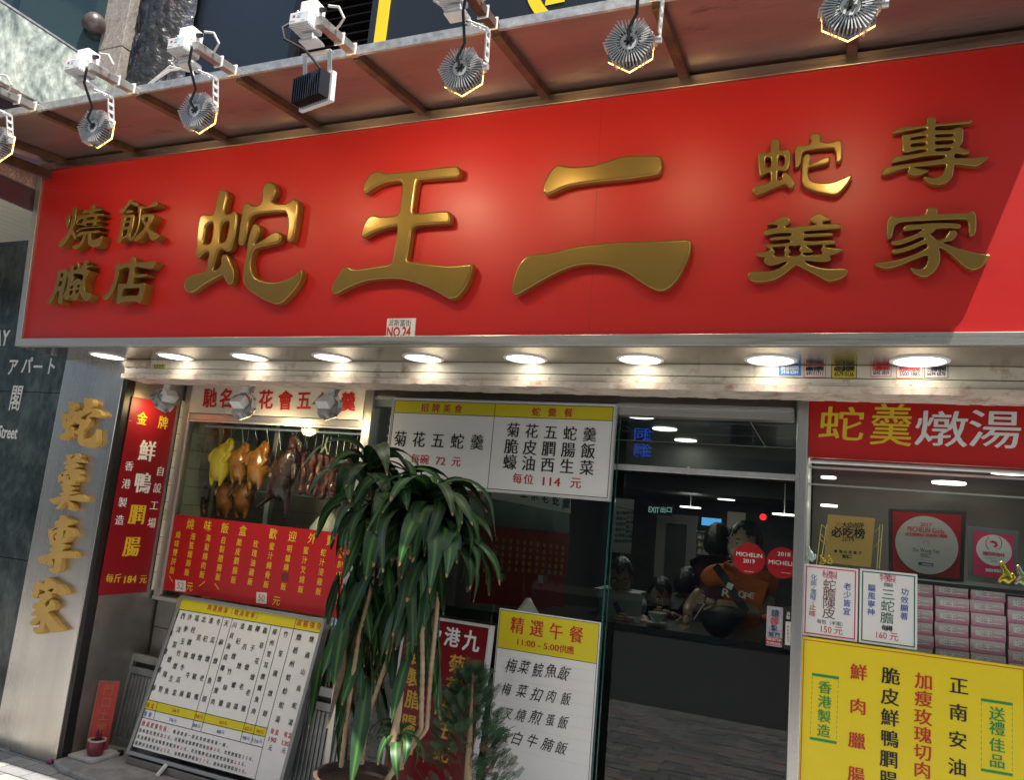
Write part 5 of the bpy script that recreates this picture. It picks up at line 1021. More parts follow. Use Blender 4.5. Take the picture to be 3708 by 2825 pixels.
for s_, ps in (('菊花燴五蛇', [(763, 980), (740, 1115), (715, 1262), (697, 1385), (670, 1520)]), ('自製腊腸膶', [(532, 930), (505, 1062), (497, 1195), (470, 1340), (460, 1470)])): T.pts(s_, ps, 105, 'heavy', mat('old_gold_ink', (.62, .36, .04), .5), 1.0)
T.done(rb)

# ------------------------------------------------------------------ glass front, door, header
dr = thing('glass_front', 'fixed glass panel and steel header beside the sliding door', 'glass front', (-1.6, YG, .04))
xg0 = gr + .145; xg1 = -.962
k = MB(); k.box(xg0, xg1, YG + .004, YG + .016, .06, 2.245); part(dr, 'glass_pane', k, glass)
k = MB(); k.box(xg1 + .0005, xg1 + .006, YG + .003, YG + .017, .06, 2.245); k.box(xg1 + .012, xg1 + .016, YG + .04, YG + .05, .06, 2.2); part(dr, 'glass_edge', k, glass_edge)
hz0 = onY(2500, 1492, YG)[2]; k = MB(); k.box(xg0, -.14, YG - .004, YG + .14, hz0 + .03, 2.262); part(dr, 'header', k, mat('brown_steel_header', (.34, .28, .24), .35, 1, var=.2, vscale=4, stretch=(.1, 1, 1), rvar=.1), bev=.003)
k = MB(); k.box(xg0, -.14, YG - .006, YG + .10, hz0 + .014, hz0 + .028); part(dr, 'header_groove', k, alu); k = MB(); k.box(xg0, -.14, YG + .02, YG + .10, hz0 - .022, hz0 + .012); part(dr, 'header_lip', k, steel_h)
k = MB(); k.box(xg0 - .03, xg0 + .004, YG - .02, YG + .1, .04, 2.262); part(dr, 'side_post', k, steel, bev=.002)
sd = thing('sliding_door', 'sliding glass door with a dark film below and round red stickers', 'door', (-.55, YD, .03))
k = MB(); k.box(-1.02, -.125, YD, YD + .010, .05, 2.22); part(sd, 'door_glass', k, glass)
zr = onY(2600, 1715, YD - .01)[2]; k = MB(); k.box(-1.0, -.125, YD - .028, YD - .001, zr - .012, zr + .016); part(sd, 'cross_rail', k, alu, bev=.002); k = MB(); p = onY(2495, 1680, YD - .03); k.box(p[0] - .006, p[0] + .006, YD - .036, YD - .028, zr - .016, zr + .022); part(sd, 'rail_clip', k, alu)
zf = onY(2500, 2296, YD)[2]; k = MB(); k.box(-1.02, -.125, YD + .0105, YD + .014, zf - .030, zf); k.box(-1.02, -.125, YD + .0105, YD + .014, .05, zf - .036); part(sd, 'dark_film', k, blackfilm)
k = MB(); k.box(-2.3, -1.03, YG + .018, YG + .022, .06, zf - .02); part(dr, 'dark_film', k, blackfilm)
k = MB(); k.box(-1.0, -.125, YD - .004, YD + .02, .0, .048); part(sd, 'bottom_rail', k, steel_dk)
# door post
po = thing('door_post', 'brushed steel post between the glass door and the right shop window', 'post', (-.09, YG, 0))
xp0 = onY(2889, 1424, YG - .06)[0]; xp1 = onY(2931, 1418, YG - .06)[0]; k = MB(); k.box(xp0, xp1, YG - .06, YG + .12, .0, 2.283); part(po, 'steel_sheet', k, steel, bev=.006)
# stickers on the door
SP2 = facade(YD - .002); tf = zt(2230, 1850, .3571)
def round_sticker(cx, cy, r_, lab, lines):
    c = SP2.hit(*tf(cx, cy)); e = SP2.hit(*tf(cx, cy - r_)); rr_ = abs(e[1] - c[1]); S = thing('round_guide_sticker', lab, 'sticker', SP2.pt(c[0], c[1] - rr_, 0), 'round stickers on the door')
    k = MB(); k.disc(SP2.pt(c[0], c[1], 0), (1, 0, 0), (0, 0, 1), rr_, rr_, 48, 0, .0008); part(S, 'disc', k, redp); T = Text(SP2, tf, .0014)
    for t_, x, y, w_, h_, m_ in lines: T.lat(t_, (x, y), w_, h_, 'bold', m_)
    T.done(S)
round_sticker(1352, 487, 158, 'round red guide sticker with the year 2019 on the glass door', (('MICHELIN', 1352, 448, 262, 40, wink), ('2019', 1350, 512, 118, 40, wink), ('MICHELIN', 1350, 618, 90, 9, wink)))
round_sticker(1690, 530, 158, 'round red guide sticker with the year 2018 partly behind the steel post', (('2018', 1705, 442, 128, 40, wink), ('MICHELIN', 1695, 532, 292, 42, wink), ('MICHELIN', 1725, 632, 90, 10, wink)))
a, b = SP2.hit(*tf(1520, 1365)), SP2.hit(*tf(1697, 985)); S = thing('push_button_sticker', 'narrow silver sticker telling visitors to press the button to open the door', 'sticker', SP2.pt((a[0] + b[0]) / 2, a[1], 0))
k = MB(); k.slab(SP2, a[0], a[1], b[0], b[1], 0, .0008); part(S, 'foil', k, mat('silver_foil', (.62, .62, .66), .25, .5, var=.35, vscale=25)); T = Text(SP2, tf, .0016)
T.run('請', (1615, 1042), None, 70, 'bold', mat('navy_ink', (.03, .04, .18), .4)); T.ring((1610, 1117), 42, 8, redink, .0012); T.run('按', (1610, 1117), None, 56, 'bold', redink); T.run('掣', (1605, 1195), None, 62, 'bold', mat('navy_ink', (0, 0, 0))); T.run('開門', (1575, 1257), (1637, 1263), 46, 'bold', mat('navy_ink', (0, 0, 0)))
T.poly([(1526, 1282), (1684, 1298), (1680, 1375), (1520, 1358)], redp, .0011); T.lat('PRESS BUTTON', (1603, 1308), 140, 26, 'bold', wink); T.lat('TO OPEN DOOR', (1600, 1347), 140, 26, 'bold', wink); T.done(S)
a, b = SP2.hit(*tf(1700, 1398)), SP2.hit(*tf(1800, 980)); S = thing('press_button_box', 'black door button box marked PRESS beside the steel post', 'button box', SP2.pt((a[0] + b[0]) / 2, a[1], 0)); k = MB(); k.slab(SP2, a[0], a[1], b[0], b[1], 0, .012); part(S, 'casing', k, black, bev=.002)
SPb = SP2.off(.012); T = Text(SPb, tf, .0012); T.poly([(1722, 1125), (1790, 1130), (1782, 1372), (1714, 1362)], white, .0006)
for c_, y in zip('PRESS', (1180, 1215, 1250, 1285, 1320)): T.lat(c_, (1746, y), 18, 24, 'reg', ink)
T.run('自動', (1750, 1045), (1748, 1085), 34, 'bold', wink); T.done(S)
# a dangling phone cable behind the glass and blue neon mirrored sign, exit sign
# ------------------------------------------------------------------ dining room
rm_ = MB(); rm_.box(-2.2, 1.4, 3.78, 12, -.02, .0); struct('interior_floor', rm_, mat('dark_floor', (.05, .045, .04), .4))
ir = thing('dining_room', 'dark dining room behind the glass with stepped panel ceiling', 'room', (-1, 6, 0))
k = MB(); k.box(-2.26, -2.245, 3.8, 12, 0, 2.5); part(ir, 'left_wall', k, dark_in); k = MB(); k.box(1.6, 1.65, 3.8, 12, 0, 2.5); part(ir, 'right_wall', k, dark_in)
for i in range(4): 
    for j in range(4): k = MB(); k.box(-2.24 + i * .9, -2.24 + i * .9 + .894, 3.8 + j * .6, 3.8 + j * .6 + .594, 2.30, 2.32); part(ir, 'ceiling_panel', k, ceil_in)
k = MB(); k.box(-2.24, 1.6, 6.2, 6.22, 2.1, 2.32); part(ir, 'bulkhead', k, dark_in); k = MB(); k.box(-2.24, 1.6, 6.22, 7.2, 2.1, 2.12); part(ir, 'lower_ceiling', k, ceil_in); k = MB(); k.box(-2.24, 1.6, 7.2, 7.22, 1.95, 2.1); part(ir, 'bulkhead', k, dark_in); k = MB(); k.box(-2.24, 1.6, 7.22, 9.5, 1.95, 1.97); part(ir, 'lower_ceiling', k, ceil_in)
k = MB(); k.box(-2.24, 1.6, 9.0, 9.05, 0, 2.0); part(ir, 'back_wall', k, mat('brown_grey_wall', (.09, .085, .078), .5, var=.2))
labs = ['nearest the door', 'second from the door', 'third from the door', 'the one casting a pool of light', 'the lowest looking one']
for i, (px, py, z) in enumerate(((2320, 1508, 2.299), (2407, 1553, 2.299), (2483, 1594, 2.299), (2598, 1711, 2.099), (2630, 1809, 1.949))):
    c = onZ(px, py, z); D = thing('ceiling_light', 'round ceiling light in the dining room, %s' % labs[i], 'ceiling light', c, 'ceiling lights in the dining room')
    k = MB(); k.disc((c[0], c[1], c[2] - .006), (1, 0, 0), (0, 1, 0), .085, .085, 32, 0, .005); part(D, 'diffuser', k, mat('dining_diffuser', (1, 1, 1), .5, emis=(1, .97, .9), es=1.6))
    la = bpy.data.lights.new('dining_glow', 'AREA'); la.shape = 'DISK'; la.size = .16; la.energy = (1.2, .6, .5, 1.0, .4)[i]; la.color = (1, .95, .85); lo = bpy.data.objects.new('dining_glow', la); COL.objects.link(lo); lo.location = (c[0], c[1], c[2] - .02)
for i, (px, py, y, w_) in enumerate(((2500, 1840, 7.6, .10), (2840, 1867, 6.4, .09))):
    c = onY(px, py, y); D = thing('downlight_stand_in', ('left' if i == 0 else 'right') + ' small flat lit pendant deep inside the dining room', 'pendant light', c, 'pendants in the dining room'); k = MB(); k.disc((c[0], c[1], c[2]), (1, 0, 0), (0, 1, 0), w_, w_, 28, 0, .012); part(D, 'diffuser', k, mat('dining_diffuser', (1, 1, 1))); k = MB(); k.tube([(c[0], c[1], c[2] + .012), (c[0], c[1], c[2] + .25)], .004, 6); part(D, 'rod', k, alu)  # discs on rods stand in for the deepest ceiling downlights
def flat_sign(name, lab, cat, px0, py0, px1, py1, y, m_, txt=None, em=None):
    P = facade(y); a, b = P.hit(px0, py1), P.hit(px1, py0); S = thing(name, lab, cat, P.pt((a[0] + b[0]) / 2, a[1], 0)); k = MB(); k.slab(P, a[0], a[1], b[0], b[1], -.012, 0); part(S, 'panel', k, m_)
    if txt:
        T = Text(P, lambda u, v: (u, v), .002)
        for s_, cx, cy, w_, h_, mm, lat_ in txt:
            (T.lat(s_, (cx, cy), w_, h_, 'bold', mm) if lat_ else T.run(s_, (cx - w_ / 2, cy), (cx + w_ / 2, cy), h_, 'bold', mm))
        T.done(S)
    return S
glow_c = mat('exit_lettering', (.3, .8, .7), .4, emis=(.5, .8, .75), es=.10)
flat_sign('exit_sign', 'dim exit sign above the inner door reading EXIT', 'sign', 2345, 1832, 2436, 1863, 7.0, black, [('EXIT', 2368, 1847, 38, 20, glow_c, True), ('出口', 2412, 1847, 22, 20, glow_c, False)])
flat_sign('blue_lit_sign', 'small glowing blue sign on the back wall', 'sign', 2540, 1880, 2612, 1902, 7.5, mat('blue_glow', (.05, .3, .8), .5, emis=(.12, .45, .95), es=.35))
flat_sign('wall_notice', 'pale blank notice on the back wall above the woman in orange', 'notice', 2632, 1858, 2700, 1915, 7.3, mat('dull_notice', (.40, .36, .32), .6)); k = MB(); p = onY(2763, 1873, 7.2); k.disc(p, (1, 0, 0), (0, 0, 1), .03, .03, 20, -.01, 0); solo('red_indicator', 'small red indicator light on the back wall', 'indicator light', k, mat('red_glow', (1, .02, .02), .5, emis=(1, .03, .03), es=.5))
neon = mat('blue_neon', (.02, .08, .5), .4, emis=(.03, .12, .9), es=.12)
nm_ = thing('blue_neon_characters', 'blue lit characters seen through the glass beside the menu board', 'neon sign', onY(2330, 1660, 4.4)); T = Text(facade(4.4), lambda u, v: (u, v), 0); T.run('同', (2318, 1573), None, 44, 'ming', neon); T.run('金', (2345, 1573), None, 44, 'reg', neon, .7); T.run('爵', (2315, 1632), None, 46, 'reg', neon); T.run('金', (2343, 1632), None, 46, 'reg', neon, .7); T.done(nm_)
# white notice sheet on the left inside
P = Plane((-1.55, 4.5, 0), (.96, .28, 0), (0, 0, 1)); a, b = P.hit(2215, 2000), P.hit(2297, 1810); S = thing('paper_menu', 'white sheet of vertical writing hanging behind the glass edge', 'menu', P.pt(a[0], a[1], 0)); k = MB(); k.slab(P, a[0], a[1], b[0], b[1], -.003, 0); part(S, 'sheet', k, mat('grey_sheet', (.34, .34, .33), .6))
T = Text(P, lambda u, v: (u, v), .002)
for i, (x, s_) in enumerate(((2288, '菊花燴五蛇羹飯'), (2275, '脆皮膶腸雙拼飯'), (2262, '蠔油西生菜湯'), (2250, '自製腊味煲飯'), (2237, '燉湯套餐供應'))): T.run(s_, (x, 1858), (x - 6, 1960), 12, 'bold', ink)
T.line((2234, 1836), (2295, 1850), 2, ink); T.done(S)
# inner door and shelves
T = thing('back_doorway', 'grey inner door with a dark pane at the back of the dining room', 'door', onY(2430, 2100, 7.4)); P = facade(7.4); a, b = P.hit(2360, 2200), P.hit(2525, 1870); k = MB(); k.frame(P, a[0], a[1] - .5, b[0], b[1], .09, -.05, 0); part(T, 'door_frame', k, mat('grey_door', (.22, .21, .20), .5)); k = MB(); k.slab(P, a[0] + .09, a[1] - .4, b[0] - .09, b[1] - .09, -.03, -.02); part(T, 'door_leaf', k, mat('dark_leaf', (.06, .065, .065), .3))
P = facade(6.8); T = thing('bottle_shelf', 'shelf with three rows of pale round jars on the back wall', 'shelf', onY(2550, 2000, 6.8)); k = MB()
for j in range(4): a, b = P.hit(2518, 1925 + 27 * j), P.hit(2582, 1925 + 27 * j); k.slab(P, a[0], a[1], b[0], a[1] + .006, -.12, 0)
part(T, 'shelf_board', k, steel_dk)
for j in range(3):
    for i in range(3):
        a = P.hit(2530 + 20 * i, 1952 + 27 * j); k = MB(); q = P.pt(a[0], a[1] + .006, -.05); k.lathe(q, [(.02, 0), (.024, .01), (.024, .04), (.015, .05)], 12); solo('jar', 'pale round jar on the %s shelf, %s one' % (['top', 'middle', 'lowest'][j], ['left', 'middle', 'right'][i]), 'jar', k, mat('pale_jar', (.45, .42, .35), .4), 'jars on the shelf', smooth=True)

# red rice menu of the inner wall seen through the fixed glass, white strip above it
P = Plane((-2.2, 4.55, 0), (.94, .34, 0), (0, 0, 1)); tf = zt(1500, 1700, .3628)
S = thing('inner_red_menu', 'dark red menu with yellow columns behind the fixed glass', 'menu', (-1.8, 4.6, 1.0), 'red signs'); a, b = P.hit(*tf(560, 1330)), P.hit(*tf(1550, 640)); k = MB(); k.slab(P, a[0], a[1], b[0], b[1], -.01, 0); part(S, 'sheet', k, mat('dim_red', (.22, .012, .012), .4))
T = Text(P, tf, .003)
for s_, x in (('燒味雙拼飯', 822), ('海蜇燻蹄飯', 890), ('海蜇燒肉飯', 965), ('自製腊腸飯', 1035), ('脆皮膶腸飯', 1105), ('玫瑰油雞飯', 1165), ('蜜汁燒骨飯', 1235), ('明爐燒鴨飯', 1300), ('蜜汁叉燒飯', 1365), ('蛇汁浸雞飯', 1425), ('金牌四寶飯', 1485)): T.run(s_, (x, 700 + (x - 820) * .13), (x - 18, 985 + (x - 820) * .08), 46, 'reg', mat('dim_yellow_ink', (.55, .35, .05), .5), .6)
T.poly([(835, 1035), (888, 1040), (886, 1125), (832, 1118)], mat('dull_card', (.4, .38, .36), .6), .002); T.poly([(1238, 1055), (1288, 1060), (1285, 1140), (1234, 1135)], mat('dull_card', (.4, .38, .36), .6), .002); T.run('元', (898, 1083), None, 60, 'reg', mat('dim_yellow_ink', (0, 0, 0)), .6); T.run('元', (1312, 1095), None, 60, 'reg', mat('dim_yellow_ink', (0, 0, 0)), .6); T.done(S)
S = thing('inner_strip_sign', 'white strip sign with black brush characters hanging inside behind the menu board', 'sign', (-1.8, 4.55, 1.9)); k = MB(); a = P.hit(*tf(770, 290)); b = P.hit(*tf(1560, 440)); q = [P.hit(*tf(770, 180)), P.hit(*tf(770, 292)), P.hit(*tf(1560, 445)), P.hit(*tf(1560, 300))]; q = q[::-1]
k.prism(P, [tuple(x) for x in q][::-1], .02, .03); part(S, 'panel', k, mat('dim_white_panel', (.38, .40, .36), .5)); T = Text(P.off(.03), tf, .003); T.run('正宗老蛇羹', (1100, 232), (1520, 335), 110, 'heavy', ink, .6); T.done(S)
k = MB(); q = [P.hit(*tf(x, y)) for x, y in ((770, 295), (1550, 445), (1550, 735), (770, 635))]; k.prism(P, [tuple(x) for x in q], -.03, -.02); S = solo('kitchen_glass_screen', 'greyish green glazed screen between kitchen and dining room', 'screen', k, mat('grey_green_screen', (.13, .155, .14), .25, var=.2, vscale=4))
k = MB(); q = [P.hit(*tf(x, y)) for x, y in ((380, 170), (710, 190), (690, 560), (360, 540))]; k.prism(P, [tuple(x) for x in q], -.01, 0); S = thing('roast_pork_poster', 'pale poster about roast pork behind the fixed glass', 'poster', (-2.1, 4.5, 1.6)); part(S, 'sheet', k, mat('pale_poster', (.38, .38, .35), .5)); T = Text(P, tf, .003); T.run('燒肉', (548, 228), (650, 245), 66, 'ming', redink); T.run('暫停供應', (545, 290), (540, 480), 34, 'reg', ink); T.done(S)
k = MB(); c = onY(1910, 2215, 3.95); k.lathe((c[0], c[1], c[2] - .08), [(.05, 0), (.07, .03), (.06, .08), (.03, .12), (.012, .15)], 16); solo('white_carrier_bag', 'small white carrier bag with a loop handle behind the lunch board', 'bag', k, mat('milky_plastic', (0, 0, 0)), smooth=60)

# ------------------------------------------------------------------ people inside
skinm = mat('skin_tone', (.42, .25, .17), .45, sss=.1, var=.06, vscale=20); skind = mat('skin_tone_dimmed', (.26, .155, .11), .5, sss=.05)  # second skin is darkened in colour for diners in the dim room
hair = mat('black_hair', (.012, .010, .009), .35, bump=.6, bscale=120, stretch=(1, 1, .3)); orange_c = mat('orange_cotton', (.72, .14, .022), .8, bump=.25, bscale=18, var=.08, vscale=12); greyc = mat('grey_cotton', (.28, .30, .31), .85, bump=.25, bscale=16, var=.06); darkc = mat('dark_cloth', (.02, .018, .02), .8, bump=.3, bscale=16)
def head(T, c, yaw, pitch, m_, long_=False, s_=1.0, female=False):
    """head with face, nose, mouth, ears, eyes and hair; yaw 0 looks to the street (-Y)"""
    bmh = bmesh.new(); bmesh.ops.create_uvsphere(bmh, u_segments=32, v_segments=24, radius=1)
    for v in bmh.verts:
        x, y, z = v.co; 
        k_ = 1 - .30 * max(0, -z) ** 1.3; X = .071 * x * k_; Y = .092 * y * (1 - .14 * max(0, -z)); Z = .122 * z
        if y < 0:
            Y += .012 * max(0, 1 - abs(z + .05) * 1.1) * 0
            n_ = math.exp(-(x / .16) ** 2) * math.exp(-((z + .12) / .22) ** 2); Y -= .024 * n_ * (1 if z < .1 else .4)
            e_ = math.exp(-((abs(x) - .36) / .17) ** 2) * math.exp(-((z - .10) / .11) ** 2); Y += .011 * e_
            c_ = math.exp(-((abs(x) - .50) / .2) ** 2) * math.exp(-((z + .22) / .2) ** 2); Y -= .006 * c_
            m2 = math.exp(-(x / .26) ** 2) * math.exp(-((z + .50) / .07) ** 2); Y -= .008 * m2
            ch = math.exp(-(x / .3) ** 2) * math.exp(-((z + .82) / .14) ** 2); Y -= .014 * ch
        v.co = (X, Y, Z)
    M = Matrix.Translation(Vector(c)) @ Matrix.Rotation(yaw, 4, 'Z') @ Matrix.Rotation(pitch, 4, 'X') @ Matrix.Scale(s_, 4); b_ = Matrix.Translation(-Vector(base_of(T)))
    bmesh.ops.transform(bmh, matrix=b_ @ M, verts=bmh.verts); me = bpy.data.meshes.new('head'); bmh.to_mesh(me); bmh.free(); o = link('head', me, m_, T, smooth=True)
    hr = random.Random(int(abs(c[0]) * 1000)); ph_ = [hr.uniform(0, 6.28) for _ in range(6)]
    def sub(name, centre, rad, mm, seg=16, f=None):
        q = bmesh.new(); bmesh.ops.create_uvsphere(q, u_segments=seg * 2, v_segments=seg, radius=1)
        if f: bmesh.ops.delete(q, geom=[v for v in q.verts if f(v.co)], context='VERTS')
        for v in q.verts:
            az = math.atan2(v.co.y, v.co.x); g_ = 1 + (0 if f is None else .012 * math.sin(9 * az + ph_[0] + 2 * v.co.z) + .010 * math.sin(17 * az + ph_[1]) + .015 * math.sin(5 * v.co.z + ph_[2]) + hr.uniform(-.008, .008)); v.co = Vector((v.co.x * rad[0] * g_ + centre[0], v.co.y * rad[1] * g_ + centre[1], v.co.z * rad[2] * (.6 + .4 * g_) + centre[2]))
        bmesh.ops.transform(q, matrix=b_ @ M, verts=q.verts); me_ = bpy.data.meshes.new(name); q.to_mesh(me_); q.free(); return link(name, me_, mm, T, smooth=True)
    for s in (-1, 1):
        sub('eye', (s * .027, -.074, .012), (.0125, .010, .0055), mat('eye_white', (.55, .52, .48), .3), 8); sub('iris', (s * .027, -.0815, .012), (.0048, .005, .0050), black, 8)
        sub('eyebrow', (s * .028, -.081, .034), (.017, .006, .0032), hair, 8); sub('ear', (s * .073, .004, -.002), (.009, .018, .030), m_, 8)
    sub('lips', (0, -.088, -.058), (.021, .008, .0065), mat('lip_tone', (.32, .12, .10), .45), 8)
    sub('hair', (0, .012, .018), (.0815, .103, .122), hair, 28, lambda v: (v.y < -.25 and v.z < .34 + .16 * math.sin(7 * v.x + ph_[3]) + .06 * math.sin(23 * v.x)) or v.z < -.55 or (v.y < .05 and v.z < -.05))
    if long_: sub('hair_length', (0, .035, -.045), (.088, .075, .15), hair, 24, lambda v: v.y < -.35)
    return o
def hand(T, w_, d, side, m_, s_=1.0, curl=.5):
    """palm and five unequal bent fingers, grown from the wrist w_ along d"""
    w_ = np.array(w_, float); d = np.array(d, float); d /= np.linalg.norm(d); n_ = np.cross(d, side); n_ /= np.linalg.norm(n_); s2 = np.cross(n_, d)
    pts = [w_, w_ + d * .045 * s_, w_ + d * .075 * s_]; rad = [.021 * s_, (.034 * s_, .017 * s_), (.034 * s_, .015 * s_)]; ed = [(0, 1), (1, 2)]
    skin(T, 'hand', pts, ed, [.022 * s_, .027 * s_, .025 * s_], m_)
    for i, (o_, l_) in enumerate(((-.027, .062), (-.009, .074), (.009, .070), (.027, .055))):
        b = w_ + d * .075 * s_ + s2 * o_ * s_; q = [b]; a_ = 0
        for j in range(3): a_ += curl * (.55 + .1 * i); q.append(q[-1] + (d * math.cos(a_) + n_ * math.sin(a_)) * l_ * s_ * (.45, .32, .23)[j])
        skin(T, 'finger', q, [(0, 1), (1, 2), (2, 3)], [.0098 * s_, .009 * s_, .0082 * s_, .0068 * s_], m_, 1)
    b = w_ + d * .02 * s_ - s2 * .026 * s_; q = [b, b + (d * .6 - s2 * .7) * .035 * s_, b + (d * .9 - s2 * .6 + n_ * .3) * .062 * s_]; skin(T, 'thumb', q, [(0, 1), (1, 2)], [.0125 * s_, .0105 * s_, .008 * s_], m_, 1)
def limb(T, name, ps, rs, m_): return skin(T, name, ps, [(i, i + 1) for i in range(len(ps) - 1)], rs, m_)

v = zt(2230, 1850, .3571)
# woman in orange, leaning over the black bag
Y0 = 4.22; Wm = thing('person', 'woman in an orange t-shirt with a black shoulder strap behind the glass door', 'person', onY(2640, 2350, Y0)); at = lambda x, y, yy=Y0: onY(*v(x, y), yy)
hp = at(1300, 370, Y0 - .02); sr = at(960, 640, Y0 + .02); sl_ = at(1560, 690, Y0 + .10); nk_ = at(1310, 640, Y0 + .05); ch_ = at(1250, 850, Y0 + .06); wa = at(1300, 1120, Y0 + .10); hpv = at(1330, 1400, Y0 + .12)
head(Wm, hp, -.62, -.05, skinm, s_=1.02)
skin(Wm, 'torso', [ch_, nk_, at(1330, 590, Y0 + .03), sr, sl_, wa, hpv], [(0, 1), (1, 2), (1, 3), (1, 4), (0, 5), (5, 6)], [.10, .052, .046, .048, .048, .10, .12], skinm)
skin(Wm, 't_shirt', [ch_ + [0, -.01, 0], nk_ + [0, -.002, -.028], sr, sl_, wa, at(905, 755, Y0 - .01), at(1590, 830, Y0 + .06)], [(0, 1), (1, 2), (1, 3), (0, 4), (2, 5), (3, 6)], [.132, .078, .060, .062, .130, .052, .056], orange_c)
el = at(740, 980, Y0 - .06); wr = at(722, 1060, Y0 - .14); limb(Wm, 'forearm', [at(880, 800, Y0 - .01), el, wr], [.038, .033, .022], skinm); hand(Wm, wr, (at(700, 1165, Y0 - .17) - wr), (1, 0, .1), skinm, .70, .45)
el = at(1470, 1010, Y0 - .03); wr = at(1010, 935, Y0 - .16); limb(Wm, 'forearm', [at(1580, 880, Y0 + .04), el, at(1200, 975, Y0 - .12), wr], [.040, .036, .029, .022], skinm); hand(Wm, wr, (at(890, 905, Y0 - .17) - wr), (0, .2, 1), skinm, .70, .6)
k = MB(); pa = [at(1010, 560, Y0 - .075), at(1090, 660, Y0 - .115), at(1160, 780, Y0 - .145), at(1250, 920, Y0 - .15), at(1320, 1020, Y0 - .14)]
for a_, b_ in zip(pa[:-1], pa[1:]): k.bar(a_, b_, .040, .006, (0, -1, .05))
part(Wm, 'shoulder_strap', k, black); k = MB(); a_ = at(1155, 765, Y0 - .156); k.obox(a_, (.9, 0, -.35), (0, 1, 0), (.35, 0, .9), .016, .004, .016); part(Wm, 'buckle', k, alu, bev=.002)
TT = Text(facade(Y0 - .150), v, .001)
for c_, x, y, h_, w_ in (('R', 1118, 835, 80, 78), ('O', 1275, 850, 74, 66), ('P', 1330, 868, 64, 52), ('E', 1380, 862, 56, 44)): TT.lat(c_, (x, y), w_, h_, 'heavy', mat('white_shirt_print', (.62, .60, .55), .7), rot=-.1)
TT.done(Wm, 'shirt_print')
# black bag on the table
skin(None, 'tmp', [(0, 0, 0), (0, 0, .1)], [(0, 1)], [.01, .01], black); bpy.data.objects.remove(bpy.data.objects['tmp'])
B = thing('black_handbag', 'large black handbag held against the woman in orange', 'handbag', at(1060, 1300, Y0 - .14)); skin(B, 'bag_body', [at(1060, 1150, Y0 - .12), at(960, 1000, Y0 - .12), at(1150, 1010, Y0 - .12), at(900, 1240, Y0 - .12), at(1230, 1250, Y0 - .12)], [(0, 1), (0, 2), (0, 3), (0, 4)], [.14, .05, .06, .12, .14], mat('black_leather', (.010, .010, .011), .6))
k = MB(); k.tube([at(900, 945, Y0 - .19), at(850, 1010, Y0 - .2), at(790, 1105, Y0 - .2)], .0022, 6); solo('thin_cord', 'thin pale cord pulled between her two hands', 'cord', k, trimw)
# man in grey with glasses
Y1 = 4.75; G = thing('person', 'man with glasses in a grey t-shirt reading at the table behind the glass edge', 'person', onY(2250, 2250, Y1)); at = lambda x, y, yy=Y1: onY(*v(x, y), yy)
head(G, at(45, 690, Y1), .25, .28, skind, s_=1.0); skin(G, 'torso', [at(60, 1000, Y1 + .1), at(70, 860, Y1 + .06), at(60, 800, Y1 + .04)], [(0, 1), (1, 2)], [.12, .07, .05], skind)
skin(G, 't_shirt', [at(60, 1050, Y1 + .08), at(70, 905, Y1 + .08), at(-90, 930, Y1 + .1), at(200, 920, Y1 + .08), at(260, 1060, Y1 + .02), at(60, 1250, Y1 + .08)], [(0, 1), (1, 2), (1, 3), (3, 4), (0, 5)], [.15, .09, .07, .075, .068, .15], greyc)
limb(G, 'forearm', [at(270, 1090, Y1 + .0), at(300, 1170, Y1 - .08), at(200, 1130, Y1 - .2)], [.040, .036, .026], skind); wr = at(200, 1130, Y1 - .2); hand(G, wr, (at(110, 1105, Y1 - .24) - wr), (0, .3, 1), skind, .9, .5)
k = MB(); n = 24
for s in (-1, 1):
    c = at(45, 715, Y1) + np.array([s * .031 + .012, -.095, .0]); pp = [c + np.array([.024 * math.cos(q * 2 * math.pi / n), 0, .017 * math.sin(q * 2 * math.pi / n)]) for q in range(n + 1)]; k.tube(pp, .0016, 5, False)
k.bar(at(45, 715, Y1) + np.array([.004, -.096, .004]), at(45, 715, Y1) + np.array([.020, -.096, .004]), .003, .003); part(G, 'glasses', k, black)
k = MB(); k.bar(at(-10, 930, Y1 - .08), at(60, 1090, Y1 - .10), .03, .006, (0, -1, 0)); part(G, 'strap', k, black)
# eating woman, dark haired man, standing man behind
Y2 = 5.1; E_ = thing('person', 'dark haired woman eating soup with a white spoon', 'person', onY(2380, 2250, Y2)); at = lambda x, y, yy=Y2: onY(*v(x, y), yy)
head(E_, at(445, 870, Y2), .45, .35, skind, long_=True, s_=.95); skin(E_, 'clothed_torso', [at(470, 1100, Y2 + .1), at(470, 990, Y2 + .08), at(380, 1040, Y2 + .1), at(590, 1030, Y2 + .1), at(470, 1250, Y2 + .1)], [(0, 1), (1, 2), (1, 3), (0, 4)], [.13, .06, .07, .07, .14], darkc)
limb(E_, 'forearm', [at(650, 1110, Y2), at(590, 1080, Y2 - .1), at(560, 1045, Y2 - .14)], [.034, .030, .022], skind); wr = at(565, 1050, Y2 - .14); hand(E_, wr, (at(480, 1030, Y2 - .16) - wr), (0, .3, 1), skind, .85, .6)
k = MB(); c = at(415, 1030, Y2 - .15); k.disc(c, (1, 0, 0), (0, .3, .2), .028, .02, 16, 0, .006); k.tube([c + np.array([.02, 0, .004]), at(490, 1030, Y2 - .16)], .005, 6); solo('soup_spoon', 'white china soup spoon at the eating woman\'s mouth', 'spoon', k, mat('china', (.75, .74, .70), .2), smooth=True)
